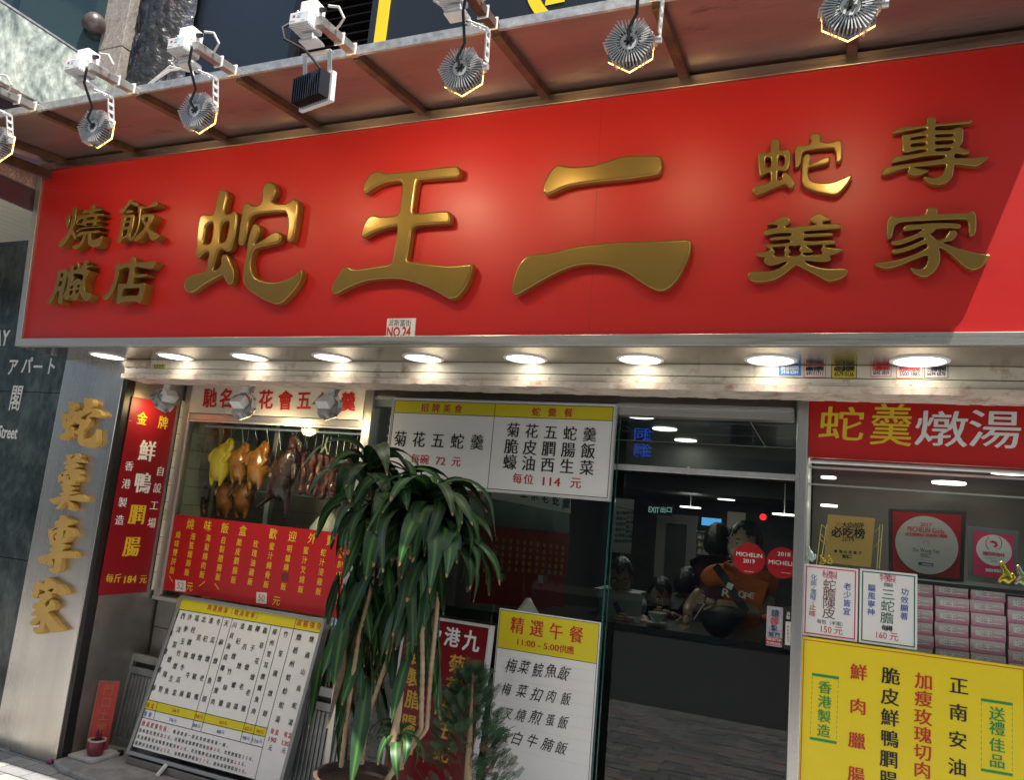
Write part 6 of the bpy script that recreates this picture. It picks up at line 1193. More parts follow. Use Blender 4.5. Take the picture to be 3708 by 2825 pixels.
Y3 = 5.3; D_ = thing('person', 'man with short black hair and dark jacket seen from behind', 'person', onY(2490, 2250, Y3)); at = lambda x, y, yy=Y3: onY(*v(x, y), yy); head(D_, at(730, 770, Y3), 2.6, .1, skind, s_=.95); skin(D_, 'clothed_torso', [at(700, 1050, Y3 + .05), at(710, 880, Y3 + .05), at(590, 930, Y3 + .05), at(840, 930, Y3 + .05)], [(0, 1), (1, 2), (1, 3)], [.15, .08, .07, .07], darkc)
Y4 = 5.4; D_ = thing('person', 'standing man in a maroon top with his back turned behind the woman in orange', 'person', onY(2610, 2250, Y4)); at = lambda x, y, yy=Y4: onY(*v(x, y), yy); head(D_, at(1040, 350, Y4), 2.9, .0, skind, s_=1.1); skin(D_, 'clothed_torso', [at(1060, 760, Y4), at(1060, 560, Y4 + .02), at(920, 620, Y4), at(1210, 600, Y4), at(1060, 900, Y4)], [(0, 1), (1, 2), (1, 3), (0, 4)], [.17, .09, .08, .08, .17], mat('maroon_cloth', (.06, .012, .02), .8))
# table, bowl, menu
TB = thing('dining_table', 'dark dining table just inside the glass door', 'table', (-.9, 4.45, 0)); zt_ = onY(*v(415, 1190), 4.45)[2]; k = MB(); k.box(-1.6, -.45, 4.28, 5.0, zt_ - .03, zt_); part(TB, 'tabletop', k, mat('dark_laminate', (.03, .028, .026), .3), bev=.003); 
for sx in (-1.55, -.5): k = MB(); k.box(sx - .02, sx + .02, 4.6, 4.64, 0, zt_ - .03); part(TB, 'leg', k, black)
china = mat('pale_green_china', (.50, .56, .50), .15, coat=.5); c = onY(*v(415, 1150), 4.50); S = thing('soup_bowl', 'pale green china bowl on two stacked saucers', 'bowl', (c[0], 4.5, zt_)); k = MB(); k.lathe((c[0], 4.5, zt_ + .024), [(.02, 0), (.024, .008), (.045, .03), (.055, .055), (.052, .055), (.04, .03), (.02, .012)], 28); part(S, 'bowl', k, china, smooth=50)
for j, z_ in enumerate((.001, .013)): k = MB(); k.lathe((c[0], 4.5, zt_ + z_), [(.03, 0), (.06, .008), (.062, .010), (.03, .004)], 28); part(S, 'saucer', k, china, smooth=50)
P = facade(4.52); a, b = P.hit(*v(30, 1175)), P.hit(*v(245, 1090)); S = thing('order_card', 'small printed menu card standing on the table before the man in grey', 'menu card', P.pt(a[0], zt_, 0)); k = MB(); k.slab(P, a[0], zt_ + .001, b[0], b[1], -.01, 0); part(S, 'card', k, mat('card_grey', (.42, .42, .46), .5)); T = Text(P, v, .001)
for i in range(7): T.line((115 + 15 * i, 1118 + i), (113 + 15 * i, 1150 + i), 5, bink)
T.ring((72, 1135), 9, 9, redink); T.done(S)
# ------------------------------------------------------------------ right shop window
YR = YG - .02
rs = thing('soup_box_sign', 'red strip sign reading snake soup and double boiled soup over the right window', 'sign', (.3, YR, 2.0), 'red signs'); tf = zt(2408, 1100, .5952); P = facade(YR)
a = P.hit(2931, 1655); b = P.hit(2931, 1415); k = MB(); k.box(xp1 + .002, 1.5, YR, YR + .05, a[1], 2.284); part(rs, 'panel', k, red)
T = Text(facade(YR), tf, .002); T.run('蛇', (1072, 735), None, 195, 'kai', yink, 1.18); T.run('羹', (1376, 742), None, 240, 'kai', yink, .88); T.run('燉', (1680, 765), None, 205, 'kai', wink, 1.25); T.run('湯', (2005, 768), None, 218, 'kai', wink, 1.15); T.done(rs)
zb = a[1]
rw2 = thing('right_display_window', 'glazed display window full of awards and pink boxes right of the door', 'window', (.5, YR, .0))
k = MB(); k.tube([(xp1 + .01, YR - .012, zb - .02), (1.5, YR - .012, zb - .02)], .009, 10); part(rw2, 'steel_pipe', k, alu, smooth=True); k = MB(); k.tube([(xp1 + .03, YR - .012, zb - .02), (xp1 + .03, YR + .02, zb - .02)], .007, 8); part(rw2, 'pipe_bracket', k, alu)
k = MB(); k.box(xp1 + .002, 1.5, YR + .012, YR + .018, .5, zb - .03); part(rw2, 'glass_pane', k, glass); 
k = MB(); k.box(xp1 + .0, 1.5, YR + .10, YR + .106, zb - .115, zb - .108); k.box(xp1, 1.5, YR + .10, YR + .106, zb - .04, zb - .03); part(rw2, 'inner_rail', k, alu)
k = MB(); k.box(xp1 - .01, xp1 + .002, YR + .02, 4.6, .5, 2.28); part(rw2, 'side_panel', k, mat('dull_white_side', (.33, .34, .33), .35, var=.2)); k = MB(); k.box(xp1 + .01, 1.5, 4.6, 4.65, .5, 2.3); part(rw2, 'back_panel', k, mat('dim_back', (.055, .055, .05), .4, var=.3, vscale=2)); k = MB(); k.box(xp1, 1.5, YR + .06, 4.6, 2.20, 2.22); part(rw2, 'ceiling', k, mat('grey_case_ceiling', (.20, .20, .18), .4))
zs_ = onY(*(3550, 2135), 3.78)[2]
tf = zt(2850, 1650, .4167)
for i, (x, y, yy) in enumerate(((1950, 160, 4.25), (1405, 248, 4.35), (360, 200, 4.2), (365, 445, 4.3))):
    c = onY(*tf(x, y), yy); D = thing('display_light', ['rightmost and brightest', 'middle', 'upper left', 'lower left'][i] + ' flat round light inside the right display window', 'light', c, 'lights in the display window'); k = MB(); k.disc(c, (1, 0, 0), (0, 1, 0), (.085, .075, .035, .04)[i], (.085, .075, .035, .04)[i], 28, 0, .01); part(D, 'diffuser', k, lamp_dim)
la = bpy.data.lights.new('display_glow', 'AREA'); la.size = .5; la.energy = 7; la.color = (1, .93, .80); lo = bpy.data.objects.new('display_glow', la); COL.objects.link(lo); lo.location = (.45, 3.95, 2.16); lo.rotation_euler = (R(-15), 0, 0)
# plaques
def slant(y, lean=.10): return Plane((0, y, 0), (1, 0, 0), (0, lean, 1))
P = slant(3.62, .12); g0, g1 = P.hit(*tf(335, 948)), P.hit(*tf(748, 528))
W1 = thing('gold_award_plaque', 'gold award plaque of 2019 in a wire stand', 'plaque', P.pt(g0[0], g0[1], 0)); k = MB(); k.prism(P, [tuple(P.hit(*tf(*q))) for q in ((318, 928), (728, 972), (766, 546), (357, 512))], -.010, 0); part(W1, 'plate', k, mat('brushed_gold', (.60, .37, .12), .38, .35, bump=.03, stretch=(.1, 1, 1)))
T = Text(P, tf, .0014); T.run('大众点评', (500, 606), (642, 610), 46, 'bold', ink); T.run('必吃榜', (432, 668), (630, 680), 84, 'heavy', ink, .95); T.line((475, 650), (520, 690), 10, oink); T.line((520, 690), (610, 650), 10, oink); T.lat('2019', (528, 731), 108, 36, 'reg', ink); T.run('香港必吃餐厅', (422, 833), (635, 850), 26, 'bold', ink); T.run('蛇王二', (497, 878), (553, 882), 30, 'heavy', ink)
T.lat('X', (442, 594), 46, 36, 'bold', oink); T.done(W1)
k = MB()
for x0, x1 in ((300, 250), (345, 285), (805, 780), (830, 800)): k.tube([onY(*tf(x0, 600), 3.70), onY(*tf(x1, 985), 3.66)], .0018, 5)
for x0, y0, x1, y1 in ((300, 600, 345, 640), (280, 720, 330, 770), (805, 620, 760, 670), (820, 720, 760, 800), (290, 680, 345, 740)): k.tube([onY(*tf(x0, y0), 3.69), onY(*tf(x1, y1), 3.69)], .0016, 5)
part(W1, 'wire_stand', k, mat('gold_wire', (.55, .35, .10), .3, .8))
P = slant(3.80, .05); W2 = thing('round_guide_plaque', 'large framed red plaque with a silver disc of 2017', 'plaque', P.pt(*P.hit(*tf(1200, 1060)), 0)); q = [tuple(P.hit(*tf(*p_))) for p_ in ((885, 1060), (1535, 1100), (1560, 485), (885, 462))]; k = MB(); k.prism(P, q, -.03, -.004); part(W2, 'frame', k, mat('dark_frame', (.03, .03, .032), .3))
k = MB(); k.prism(P, [tuple(P.hit(*tf(*p_))) for p_ in ((918, 1015), (1500, 1075), (1515, 520), (918, 484))], -.003, 0); part(W2, 'red_field', k, redd); c = P.hit(*tf(1210, 778)); e = P.hit(*tf(1210 + 277, 778)); r_ = abs(e[0] - c[0]); e2 = P.hit(*tf(1210, 528)); r2 = abs(e2[1] - c[1]); k = MB(); k.disc(P.pt(c[0], c[1], .001), P.ex, P.ey, r_, r2, 56, 0, .003); part(W2, 'silver_disc', k, mat('silver_print', (.42, .44, .43), .3, .25))
P2 = P.off(.004); T = Text(P2, tf, .0012); T.lat('2017', (1207, 603), 98, 34, 'bold', redink); T.lat('MICHELIN Guide', (1207, 649), 320, 42, 'bold', redink); T.run('米芝蓮車胎人美食推介餐廳', (1042, 685), (1375, 703), 28, 'bold', redink); T.ring((1205, 762), 25, 4, redink, .001, 150, 390); T.lat('She Wong Yee', (1207, 832), 232, 44, 'reg', ink); T.run('蛇王二', (1178, 868), (1236, 874), 32, 'reg', ink)
T.poly([(1140, 925), (1272, 940), (1270, 966), (1140, 952)], mat('navy_badge', (.02, .06, .16), .4), .0006); T.lat('MICHELIN', (1218, 949), 86, 13, 'bold', wink); T.done(W2)
P = slant(3.68, .08); W3 = thing('ellipse_award_plaque', 'small clear framed red plaque with a white oval of 2018', 'plaque', P.pt(*P.hit(*tf(1790, 1100)), 0)); k = MB(); k.prism(P, [tuple(P.hit(*tf(*p_))) for p_ in ((1578, 1085), (1985, 1140), (2015, 655), (1572, 610))], -.018, -.004); part(W3, 'acrylic_block', k, mat('grey_acrylic', (.20, .22, .23), .12, trans=.3)); k = MB(); k.prism(P, [tuple(P.hit(*tf(*p_))) for p_ in ((1618, 1040), (1978, 1095), (1965, 700), (1625, 658))], -.003, 0); part(W3, 'red_field', k, crim)
c = P.hit(*tf(1797, 825)); e = P.hit(*tf(1952, 825)); e2 = P.hit(*tf(1797, 692)); k = MB(); k.disc(P.pt(c[0], c[1], .001), P.ex, P.ey, abs(e[0] - c[0]), abs(e2[1] - c[1]), 48, 0, .002); part(W3, 'white_oval', k, mat('oval_print', (.62, .64, .63), .4)); P2 = P.off(.003); T = Text(P2, tf, .0012)
T.run('攜程美食林', (1720, 852), (1872, 868), 34, 'bold', crim); T.lat('Gourmet List', (1797, 893), 150, 20, 'reg', mat('grey_ink', (.3, .3, .3), .5)); T.lat('2018', (1797, 920), 50, 15, 'bold', crim); T.run('美食林臻选', (1740, 998), (1850, 1006), 28, 'bold', wink)
T.ring((1797, 765), 72, 7, crim, .001, 130, 235); T.ring((1797, 765), 72, 7, crim, .001, -55, 50); T.poly([(1760, 748), (1790, 738), (1822, 752), (1832, 785), (1812, 802), (1785, 790), (1808, 780), (1800, 765), (1772, 762)], crim, .001); T.done(W3)
# ledge, figurines
k = MB(); zl = onY(*tf(1600, 1125), 3.70)[2]; k.box(.31, 1.5, 3.62, 4.2, zl - .016, zl); LG = solo('black_ledge', 'black shelf ledge over the pink boxes', 'shelf', k, black)
gf = mat('polished_gold', (.75, .48, .06), .18, 1.0); cr_ = mat('clear_crystal', (.55, .6, .58), .08, .3, spec=1)
def fig(px, py, y, s_, m_, lab, name):
    c = onY(*tf(px, py), y); T = thing(name, lab, 'figurine', c); q = lambda a, b, d=0: (c[0] + a * s_, c[1] + d * s_, c[2] + b * s_)
    skin(T, 'figure', [q(0, .02), q(-.012, .03), q(.015, .045), q(-.004, .07), q(-.008, .095), q(-.018, .088), q(.032, .03), q(.03, .055), q(-.02, .006), q(.02, .006)], [(0, 1), (0, 2), (2, 3), (3, 4), (4, 5), (0, 6), (6, 7), (1, 8), (0, 9)], [.022 * s_, .016 * s_, .017 * s_, .013 * s_, .010 * s_, .006 * s_, .010 * s_, .008 * s_, .007 * s_, .007 * s_], m_)
fig(1890, 1128, 3.63, .95, gf, 'shiny gold animal figurine on the ledge before the small plaque', 'gold_figurine'); fig(2030, 1140, 3.63, .85, mat('pale_gold', (.55, .48, .30), .25, .8), 'dull pale gold figurine at the right edge of the ledge', 'pale_figurine'); fig(195, 930, 3.60, .70, cr_, 'clear crystal figurine above the first price card', 'crystal_figurine'); fig(300, 955, 3.60, .45, gf, 'tiny low gold figurine above the first price card', 'small_gold_figurine'); fig(368, 950, 3.60, .40, gf, 'tiniest gold figurine beside the foot of the gold plaque', 'tiny_gold_figurine')
# pink boxes
pk = bpy.data.materials.new('pink_carton'); pk.use_nodes = True; N = pk.node_tree.nodes; Lk = pk.node_tree.links; b_ = N['Principled BSDF']; b_.inputs['Roughness'].default_value = .4
tc = N.new('ShaderNodeTexCoord'); sx_ = N.new('ShaderNodeSeparateXYZ'); Lk.new(tc.outputs['Generated'], sx_.inputs[0]); nz_ = N.new('ShaderNodeTexNoise'); nz_.inputs['Scale'].default_value = 6; Lk.new(tc.outputs['Generated'], nz_.inputs[0]); ad = N.new('ShaderNodeMath'); ad.operation = 'MULTIPLY_ADD'; ad.inputs[1].default_value = .5; Lk.new(nz_.outputs[0], ad.inputs[0]); Lk.new(sx_.outputs['Z'], ad.inputs[2])
cr = N.new('ShaderNodeValToRGB'); cr.color_ramp.elements[0].position = .15; cr.color_ramp.elements[0].color = (.66, .10, .27, 1); cr.color_ramp.elements[1].position = 1.1 if False else .95; cr.color_ramp.elements[1].color = (.74, .50, .56, 1); Lk.new(ad.outputs[0], cr.inputs[0]); Lk.new(cr.outputs[0], b_.inputs['Base Color'])
yb = 3.66; Pb = facade(yb); pale = mat('pale_pink_ink', (.88, .80, .82), .5); rows = ['top row', 'second row', 'third row', 'fourth row', 'fifth row', 'sixth row']; cols = ['column next to the price card', 'second column from the card', 'third column from the card', 'rightmost column']
px_c = [(985, 1285), (1287, 1585), (1590, 1893), (1915, 2215)]; bx0 = None
w_b = Pb.hit(*tf(1585, 1170))[0] - Pb.hit(*tf(1287, 1170))[0] - .003
for ci, (x0, x1) in enumerate(px_c):
    u0 = Pb.hit(*tf(x0, 1170))[0]; ztop = Pb.hit(*tf(x0, (1096, 1108, 1137, 1222)[ci]))[1]; nrow = 6
    for ri in range(nrow):
        h_ = .0505; z1 = ztop - ri * (h_ + .0012); dx = random.uniform(-.003, .003); dy = random.uniform(-.004, .003); loc = (u0 + dx, yb + dy, z1 - h_); lab = 'pink carton of the shop, %s, %s' % (rows[ri], cols[ci])
        if bx0 is None:
            bx0 = thing('pink_carton', lab, 'carton', loc, 'stacked pink cartons'); k = MB(); k.box(loc[0], loc[0] + w_b, loc[1], loc[1] + .16, loc[2], loc[2] + h_); part(bx0, 'box', k, pk, bev=.0012); T = Text(facade(loc[1]), lambda u, v: (u, v), .001)
            for q, c_ in enumerate('蛇王二'): T.put(c_, loc[0] + w_b * (.24 + .26 * q), loc[2] + h_ * .5, .027, .024, 'heavy', pale)
            T.done(bx0)
        else: dup(bx0, loc, lab)
# price cards
def card(q, m_, lab, rows_):
    P = facade(YR - .003); pts = [P.hit(*tf2(*p_)) for p_ in q]; u0, u1 = (pts[0][0] + pts[3][0]) / 2, (pts[1][0] + pts[2][0]) / 2; v1, v0 = pts[0][1], pts[3][1]; C = thing('remedy_price_card', lab, 'price card', P.pt(u0, v0, 0), 'price cards on the right window'); k = MB(); k.slab(P, u0, v0, u1, v1, -.002, 0); part(C, 'card', k, white); T = Text(P, tf2, .0012); e_ = .008
    T.b['f'] = (MB(), m_); T.b['f'][0].frame(P, u0 + e_, v0 + e_, u1 - e_, v1 - e_, .0045, .0003, .0007); rows_(T); T.done(C)
tf2 = zt(2800, 1900, .5506)
def r1(T):
    T.run('秘製', (350, 328), (395, 335), 50, 'thin', crim); T.run('蛇膽陳皮', (370, 398), (365, 588), 66, 'thin', mat('plum_ink', (.16, .05, .06), .5), 1.15); T.run('化痰', (268, 348), (266, 386), 36, 'thin', bink); T.line((275, 408), (258, 424), 2, bink); T.run('潤喉', (264, 446), (262, 482), 36, 'thin', bink); T.line((272, 504), (255, 520), 2, bink); T.run('止咳', (260, 545), (257, 588), 38, 'kai', redink)
    T.run('老少皆宜', (488, 410), (483, 574), 44, 'kai', bink); T.run('每包（半兩）', (302, 638), (462, 660), 28, 'reg', ink); T.lat('150', (348, 692), 70, 42, 'thin', redink); T.run('元', (428, 700), None, 52, 'thin', redink)
def r2(T):
    T.run('特製', (730, 352), (778, 358), 50, 'thin', crim); T.run('（樽裝）', (720, 396), (794, 403), 26, 'reg', dgink); T.run('三蛇膽', (756, 462), (748, 617), 70, 'thin', dgink, 1.1); T.run('驅風寧神', (648, 420), (643, 577), 44, 'kai', bink); T.run('功效顯著', (865, 445), (860, 605), 44, 'kai', bink); T.run('每樽', (732, 682), (765, 686), 34, 'bold', ink); T.lat('160', (712, 730), 70, 42, 'thin', redink); T.run('元', (793, 740), None, 52, 'thin', redink)
card(((205, 258), (563, 290), (548, 775), (188, 725)), crim, 'white price card with a crimson border reading 150 dollars', r1); card(((572, 290), (952, 325), (942, 822), (562, 775)), mat('dark_green_border', (.01, .13, .10), .4), 'white price card with a green border reading 160 dollars', r2)
# big yellow board
P = facade(YR - .02); yb_ = thing('yellow_sausage_board', 'large bright yellow board about sausages and gifts in the right window', 'menu board', (.6, YR, .2)); a, b = P.hit(*tf2(160, 1700)), P.hit(*tf2(190, 738)); c = P.hit(*tf2(1653, 940)); k = MB(); k.slab(P, b[0] - .002, a[1] - .3, c[0] + .25, b[1], -.014, 0); part(yb_, 'panel', k, yellow_b, bev=.002)
T = Text(P, tf2, .0015); T.b['f'] = (MB(), mat('rust_orange_line', (.55, .10, .01), .4)); T.b['f'][0].slab(P, b[0] + .007, b[1] - .012, c[0] + .25, b[1] - .009, .0002, .0008); T.b['f'][0].slab(P, b[0] + .007, a[1] - .3, b[0] + .010, b[1] - .012, .0002, .0008); cR = P.hit(*tf2(1646, 950))[0]; T.b['f'][0].slab(P, cR - .0015, a[1] - .3, cR + .0015, b[1] - .012, .0002, .0008)
T.pts('鮮肉臘腸', [(562, 975), (557, 1200), (550, 1425), (545, 1650)], 98, 'ming', redink); T.pts('脆皮鮮鴨膶腸', [(773, 1000), (768, 1137), (767, 1275), (765, 1412), (760, 1547), (757, 1680)], 104, 'ming', ink); T.pts('加瘦玫瑰切肉', [(990, 1035), (988, 1150), (985, 1270), (983, 1387), (983, 1502), (980, 1618)], 100, 'ming', redink); T.pts('正南安油', [(1220, 1065), (1217, 1240), (1213, 1420), (1210, 1600)], 104, 'ming', ink)
T.pts('香港製造', [(340, 1075), (338, 1170), (335, 1265), (331, 1360)], 78, 'ming', gink); T.pts('送禮佳品', [(1472, 1250), (1472, 1345), (1472, 1455), (1472, 1560)], 86, 'ming', gink)
for p_, q_ in (((255, 986), (432, 1012)), ((240, 1406), (417, 1438)), ((1366, 1153), (1574, 1185)), ((1366, 1614), (1574, 1650))): T.line(p_, q_, 18, gink)
for p_, q_ in (((258, 1000), (243, 1395)), ((428, 1025), (415, 1425)), ((1368, 1170), (1368, 1610)), ((1572, 1200), (1572, 1640))):
    for i in range(12): t0, t1 = i / 12, (i + .6) / 12; T.line((p_[0] + (q_[0] - p_[0]) * t0, p_[1] + (q_[1] - p_[1]) * t0), (p_[0] + (q_[0] - p_[0]) * t1, p_[1] + (q_[1] - p_[1]) * t1), 2.5, gink)
T.done(yb_)

# ------------------------------------------------------------------ dracaena in its pot
leafm = bpy.data.materials.new('dracaena_leaf'); leafm.use_nodes = True; N = leafm.node_tree.nodes; Lk = leafm.node_tree.links; b_ = N['Principled BSDF']; b_.inputs['Roughness'].default_value = .46; b_.inputs['Specular IOR Level'].default_value = .35
at_ = N.new('ShaderNodeAttribute'); at_.attribute_name = 'uvx'; sp = N.new('ShaderNodeSeparateXYZ'); Lk.new(at_.outputs['Vector'], sp.inputs[0]); oi = N.new('ShaderNodeObjectInfo')
cr = N.new('ShaderNodeValToRGB'); e = cr.color_ramp.elements; e[0].position = 0; e[0].color = (.10, .19, .04, 1); e[1].position = 1; e[1].color = (.018, .055, .018, 1); x_ = e.new(.12); x_.color = (.06, .15, .03, 1); x_ = e.new(.35); x_.color = (.02, .065, .022, 1); Lk.new(sp.outputs['X'], cr.inputs[0])
mx = N.new('ShaderNodeMix'); mx.data_type = 'RGBA'; tipr = N.new('ShaderNodeMapRange'); nz_ = N.new('ShaderNodeTexNoise'); nz_.inputs['Scale'].default_value = 18; g_ = N.new('ShaderNodeNewGeometry'); Lk.new(g_.outputs['Position'], nz_.inputs[0]); ad = N.new('ShaderNodeMath'); ad.operation = 'MULTIPLY_ADD'; ad.inputs[1].default_value = .10; Lk.new(nz_.outputs[0], ad.inputs[0]); Lk.new(sp.outputs['Y'], ad.inputs[2]); Lk.new(ad.outputs[0], tipr.inputs[0]); tipr.inputs[1].default_value = 1.005; tipr.inputs[2].default_value = 1.03; Lk.new(tipr.outputs[0], mx.inputs[0]); mx.inputs[7].default_value = (.30, .17, .07, 1)
hv = N.new('ShaderNodeHueSaturation'); mr = N.new('ShaderNodeMapRange'); mr.inputs[3].default_value = .4; mr.inputs[4].default_value = 1.15; Lk.new(oi.outputs['Random'], mr.inputs[0]); Lk.new(mr.outputs[0], hv.inputs['Value']); Lk.new(cr.outputs[0], hv.inputs['Color']); Lk.new(hv.outputs[0], mx.inputs[6]); Lk.new(mx.outputs[2], b_.inputs['Base Color'])
def leaf_mesh(Lf, wd, droop, wave, seed, hang=0, name='leaf', m_=None, fold=.25):
    rr = random.Random(seed); n = 14; V = []; Fc = []; U = []; x = z = 0.0; a = 1.0 - hang; ph = rr.uniform(0, 6)
    for i in range(n + 1):
        t = i / n; w = wd * (math.sin(math.pi * min(1, (t * .93 + .06))) ** .75) * (1 - .15 * t) * (.55 + .45 * min(1, t * 4)); w = max(w, .0012)
        tw = .25 * math.sin(ph + t * 2.2)
        for j, s in enumerate((-1, -.5, 0, .5, 1)):
            yy = w * s * math.cos(tw) ; zz = abs(s) * w * fold + w * s * math.sin(tw) + wave * math.sin(9 * t + ph + s * 2) * abs(s) * wd
            V.append((x - math.sin(a) * 0 - zz * math.sin(a) * .6, yy, z + zz * math.cos(a))); U.append((abs(s), t, 0))
        st = Lf / n; x += st * math.cos(a); z += st * math.sin(a); a -= droop / n * (1.4 - .8 * t)
        a = max(a, -1.55)
    for i in range(n):
        for j in range(4): q = i * 5 + j; Fc.append((q, q + 1, q + 6, q + 5))
    me = bpy.data.meshes.new(name); me.from_pydata(V, [], Fc); at = me.attributes.new('uvx', 'FLOAT_VECTOR', 'POINT')
    for i, u in enumerate(U): at.data[i].vector = u
    for p_ in me.polygons: p_.use_smooth = True
    me.materials.append(m_ or leafm); return me
LM = [leaf_mesh(random.uniform(.38, .52), random.uniform(.034, .044), random.uniform(2.3, 3.3), random.uniform(.05, .22), i, fold=.14) for i in range(10)]
LH = [leaf_mesh(random.uniform(.30, .46), random.uniform(.030, .040), random.uniform(.3, .8), .2, 50 + i, hang=random.uniform(2.0, 2.4), fold=.15) for i in range(5)]
dry = mat('dry_leaf', (.16, .10, .05), .7, var=.4, vscale=20); LD = [leaf_mesh(random.uniform(.20, .34), .016, .5, .5, 80 + i, hang=2.4, m_=dry, fold=.7) for i in range(4)]
PB0 = np.array([-1.885, 3.09, .0]); dc = thing('dracaena_plant', 'tall potted dracaena with long drooping dark green leaves in front of the glass', 'plant', PB0)
PT = thing('plant_pot', 'brown round pot of the dracaena cut off by the bottom edge', 'pot', (PB0[0], PB0[1], .035)); k = MB(); k.lathe((PB0[0], PB0[1], .036), [(.12, 0), (.145, .10), (.165, .28), (.17, .34), (.185, .345), (.185, .375), (.168, .375), (.162, .34), (.15, .33)], 36); part(PT, 'clay', k, mat('brown_glazed_clay', (.11, .075, .06), .35, var=.25, vscale=8), smooth=35); k = MB(); k.disc((PB0[0], PB0[1], .36), (1, 0, 0), (0, 1, 0), .162, .162, 30, 0, .002); part(PT, 'soil', k, mat('dark_soil', (.04, .03, .022), .95, var=.5, vscale=60, bump=1, bscale=120))
bark = mat('ringed_bark', (.36, .25, .15), .7, var=.25, vscale=20)
def W3_(px, py, y): return onY(px, py, y)
stems = [((1235, 2780), (1262, 2560), (1300, 2300), (1345, 2130), (1368, 1900), (1330, 1690), 3.02, 3.07), ((1310, 2770), (1330, 2600), (1400, 2400), (1450, 2180), (1440, 1900), (1430, 1760), 3.05, 3.13), ((1525, 2640), (1530, 2420), (1528, 2240), (1515, 2100), (1530, 1920), (1560, 1800), 3.05, 3.06), ((1545, 2640), (1562, 2420), (1578, 2250), (1590, 2120), (1600, 1980), (1580, 1860), 3.07, 3.10)]
crowns = []
for s_ in stems:
    pts = [W3_(px, py, s_[6] + (s_[7] - s_[6]) * i / 5) for i, (px, py) in enumerate(s_[:6])]
    if s_[0][1] < 2700: pts = [np.array([PB0[0] + .12, PB0[1], .36])] + pts
    P_ = []; Rr = []
    for a_, b_ in zip(pts[:-1], pts[1:]):
        nseg = 14
        for i in range(nseg): P_ += [a_ + (b_ - a_) * (i / nseg)]; Rr.append(.0115 if i % 2 else .0095)
    P_.append(pts[-1]); Rr.append(.009); k = MB(); k.tube(P_, Rr, 8); part(dc, 'stem', k, bark, smooth=60); crowns.append((pts[-1], pts[-2])); crowns.append((pts[-2] + (pts[-1] - pts[-2]) * .3, pts[-2]))
def put_leaf(c, az, tilt, me, s_, parent=dc):
    o = bpy.data.objects.new('leaf', me); COL.objects.link(o); o.parent = parent; o.location = tuple(np.array(c) - base_of(parent)); o.rotation_euler = (random.uniform(-.3, .3), tilt, az); o.scale = (s_, s_, s_)
rl_ = random.Random(11)
for ci, (c, d_) in enumerate(crowns):
    n = 23 if ci % 2 == 0 else 20
    for i in range(n):
        az = i * 2.4 + rl_.uniform(-.3, .3); rise = rl_.uniform(-.35, .15) + (i / n) * -.35
        cc = np.array(c) + np.array([0, 0, -.12 * (1 - i / n)]); put_leaf(cc, az, rise * (1 if ci % 2 == 0 else .2), rl_.choice(LM), rl_.uniform(.78, 1.12))
for i in range(48):
    c, d_ = rl_.choice(crowns); t = rl_.uniform(.1, .9); cc = np.array(c) + np.array([rl_.uniform(-.06, .06), rl_.uniform(-.06, .04), -rl_.uniform(.08, .36)]); put_leaf(cc, rl_.uniform(0, 6.28), 0, rl_.choice(LH), rl_.uniform(.75, 1.05))
for i in range(120):
    far = i % 5 == 0; c, d_ = rl_.choice(crowns[4:] if far else crowns[:4]); dz = rl_.uniform(.25, .42) if far else rl_.uniform(.30, .84); cc = np.array(c) + np.array([rl_.uniform(-.07, .07) - .05 * dz, rl_.uniform(-.05, .05), -dz]); put_leaf(cc, rl_.uniform(0, 6.28), rl_.uniform(-.15, .15), rl_.choice(LH + LH + LD), rl_.uniform(.6, 1.05))
# small dracaena shoot in the same pot
sh = thing('small_dracaena', 'small bright green dracaena shoot at the right side of the pot', 'plant', onY(1470, 2790, 3.02)); c = onY(1445, 2660, 3.03); k = MB(); k.tube([onY(1436, 2610, 3.03), onY(1440, 2680, 3.03), onY(1450, 2790, 3.02)], [.012, .013, .015], 8); part(sh, 'stem', k, bark, smooth=True)
lg = leafm.copy(); lg.name = 'fresh_leaf'
for n_ in lg.node_tree.nodes:
    if n_.type == 'MAP_RANGE' and abs(n_.inputs[4].default_value - 1.15) < .01: n_.inputs[3].default_value = .9; n_.inputs[4].default_value = 1.9
LS = [leaf_mesh(.26, .026, 2.6, .1, 120 + i, m_=lg) for i in range(3)]
for i in range(11): put_leaf(c + np.array([0, 0, -.02 * (i % 3)]), i * 2.4 + .4, rl_.uniform(-.2, .4), rl_.choice(LS), rl_.uniform(.6, .9), sh)
# cut bare stem
k = MB(); k.tube([onY(1500, 2480 - 180, 3.0) * 0 + onY(1445, 2530, 3.0), onY(1425, 2620, 2.98), onY(1412, 2760, 2.97)], [.014, .016, .018], 8); k2 = MB(); k2.tube([onY(1452, 2505, 3.0), onY(1440, 2600, 2.98), onY(1418, 2700, 2.97)], [.013, .015, .016], 8); part(dc, 'cut_stem', k2, bark, smooth=True)
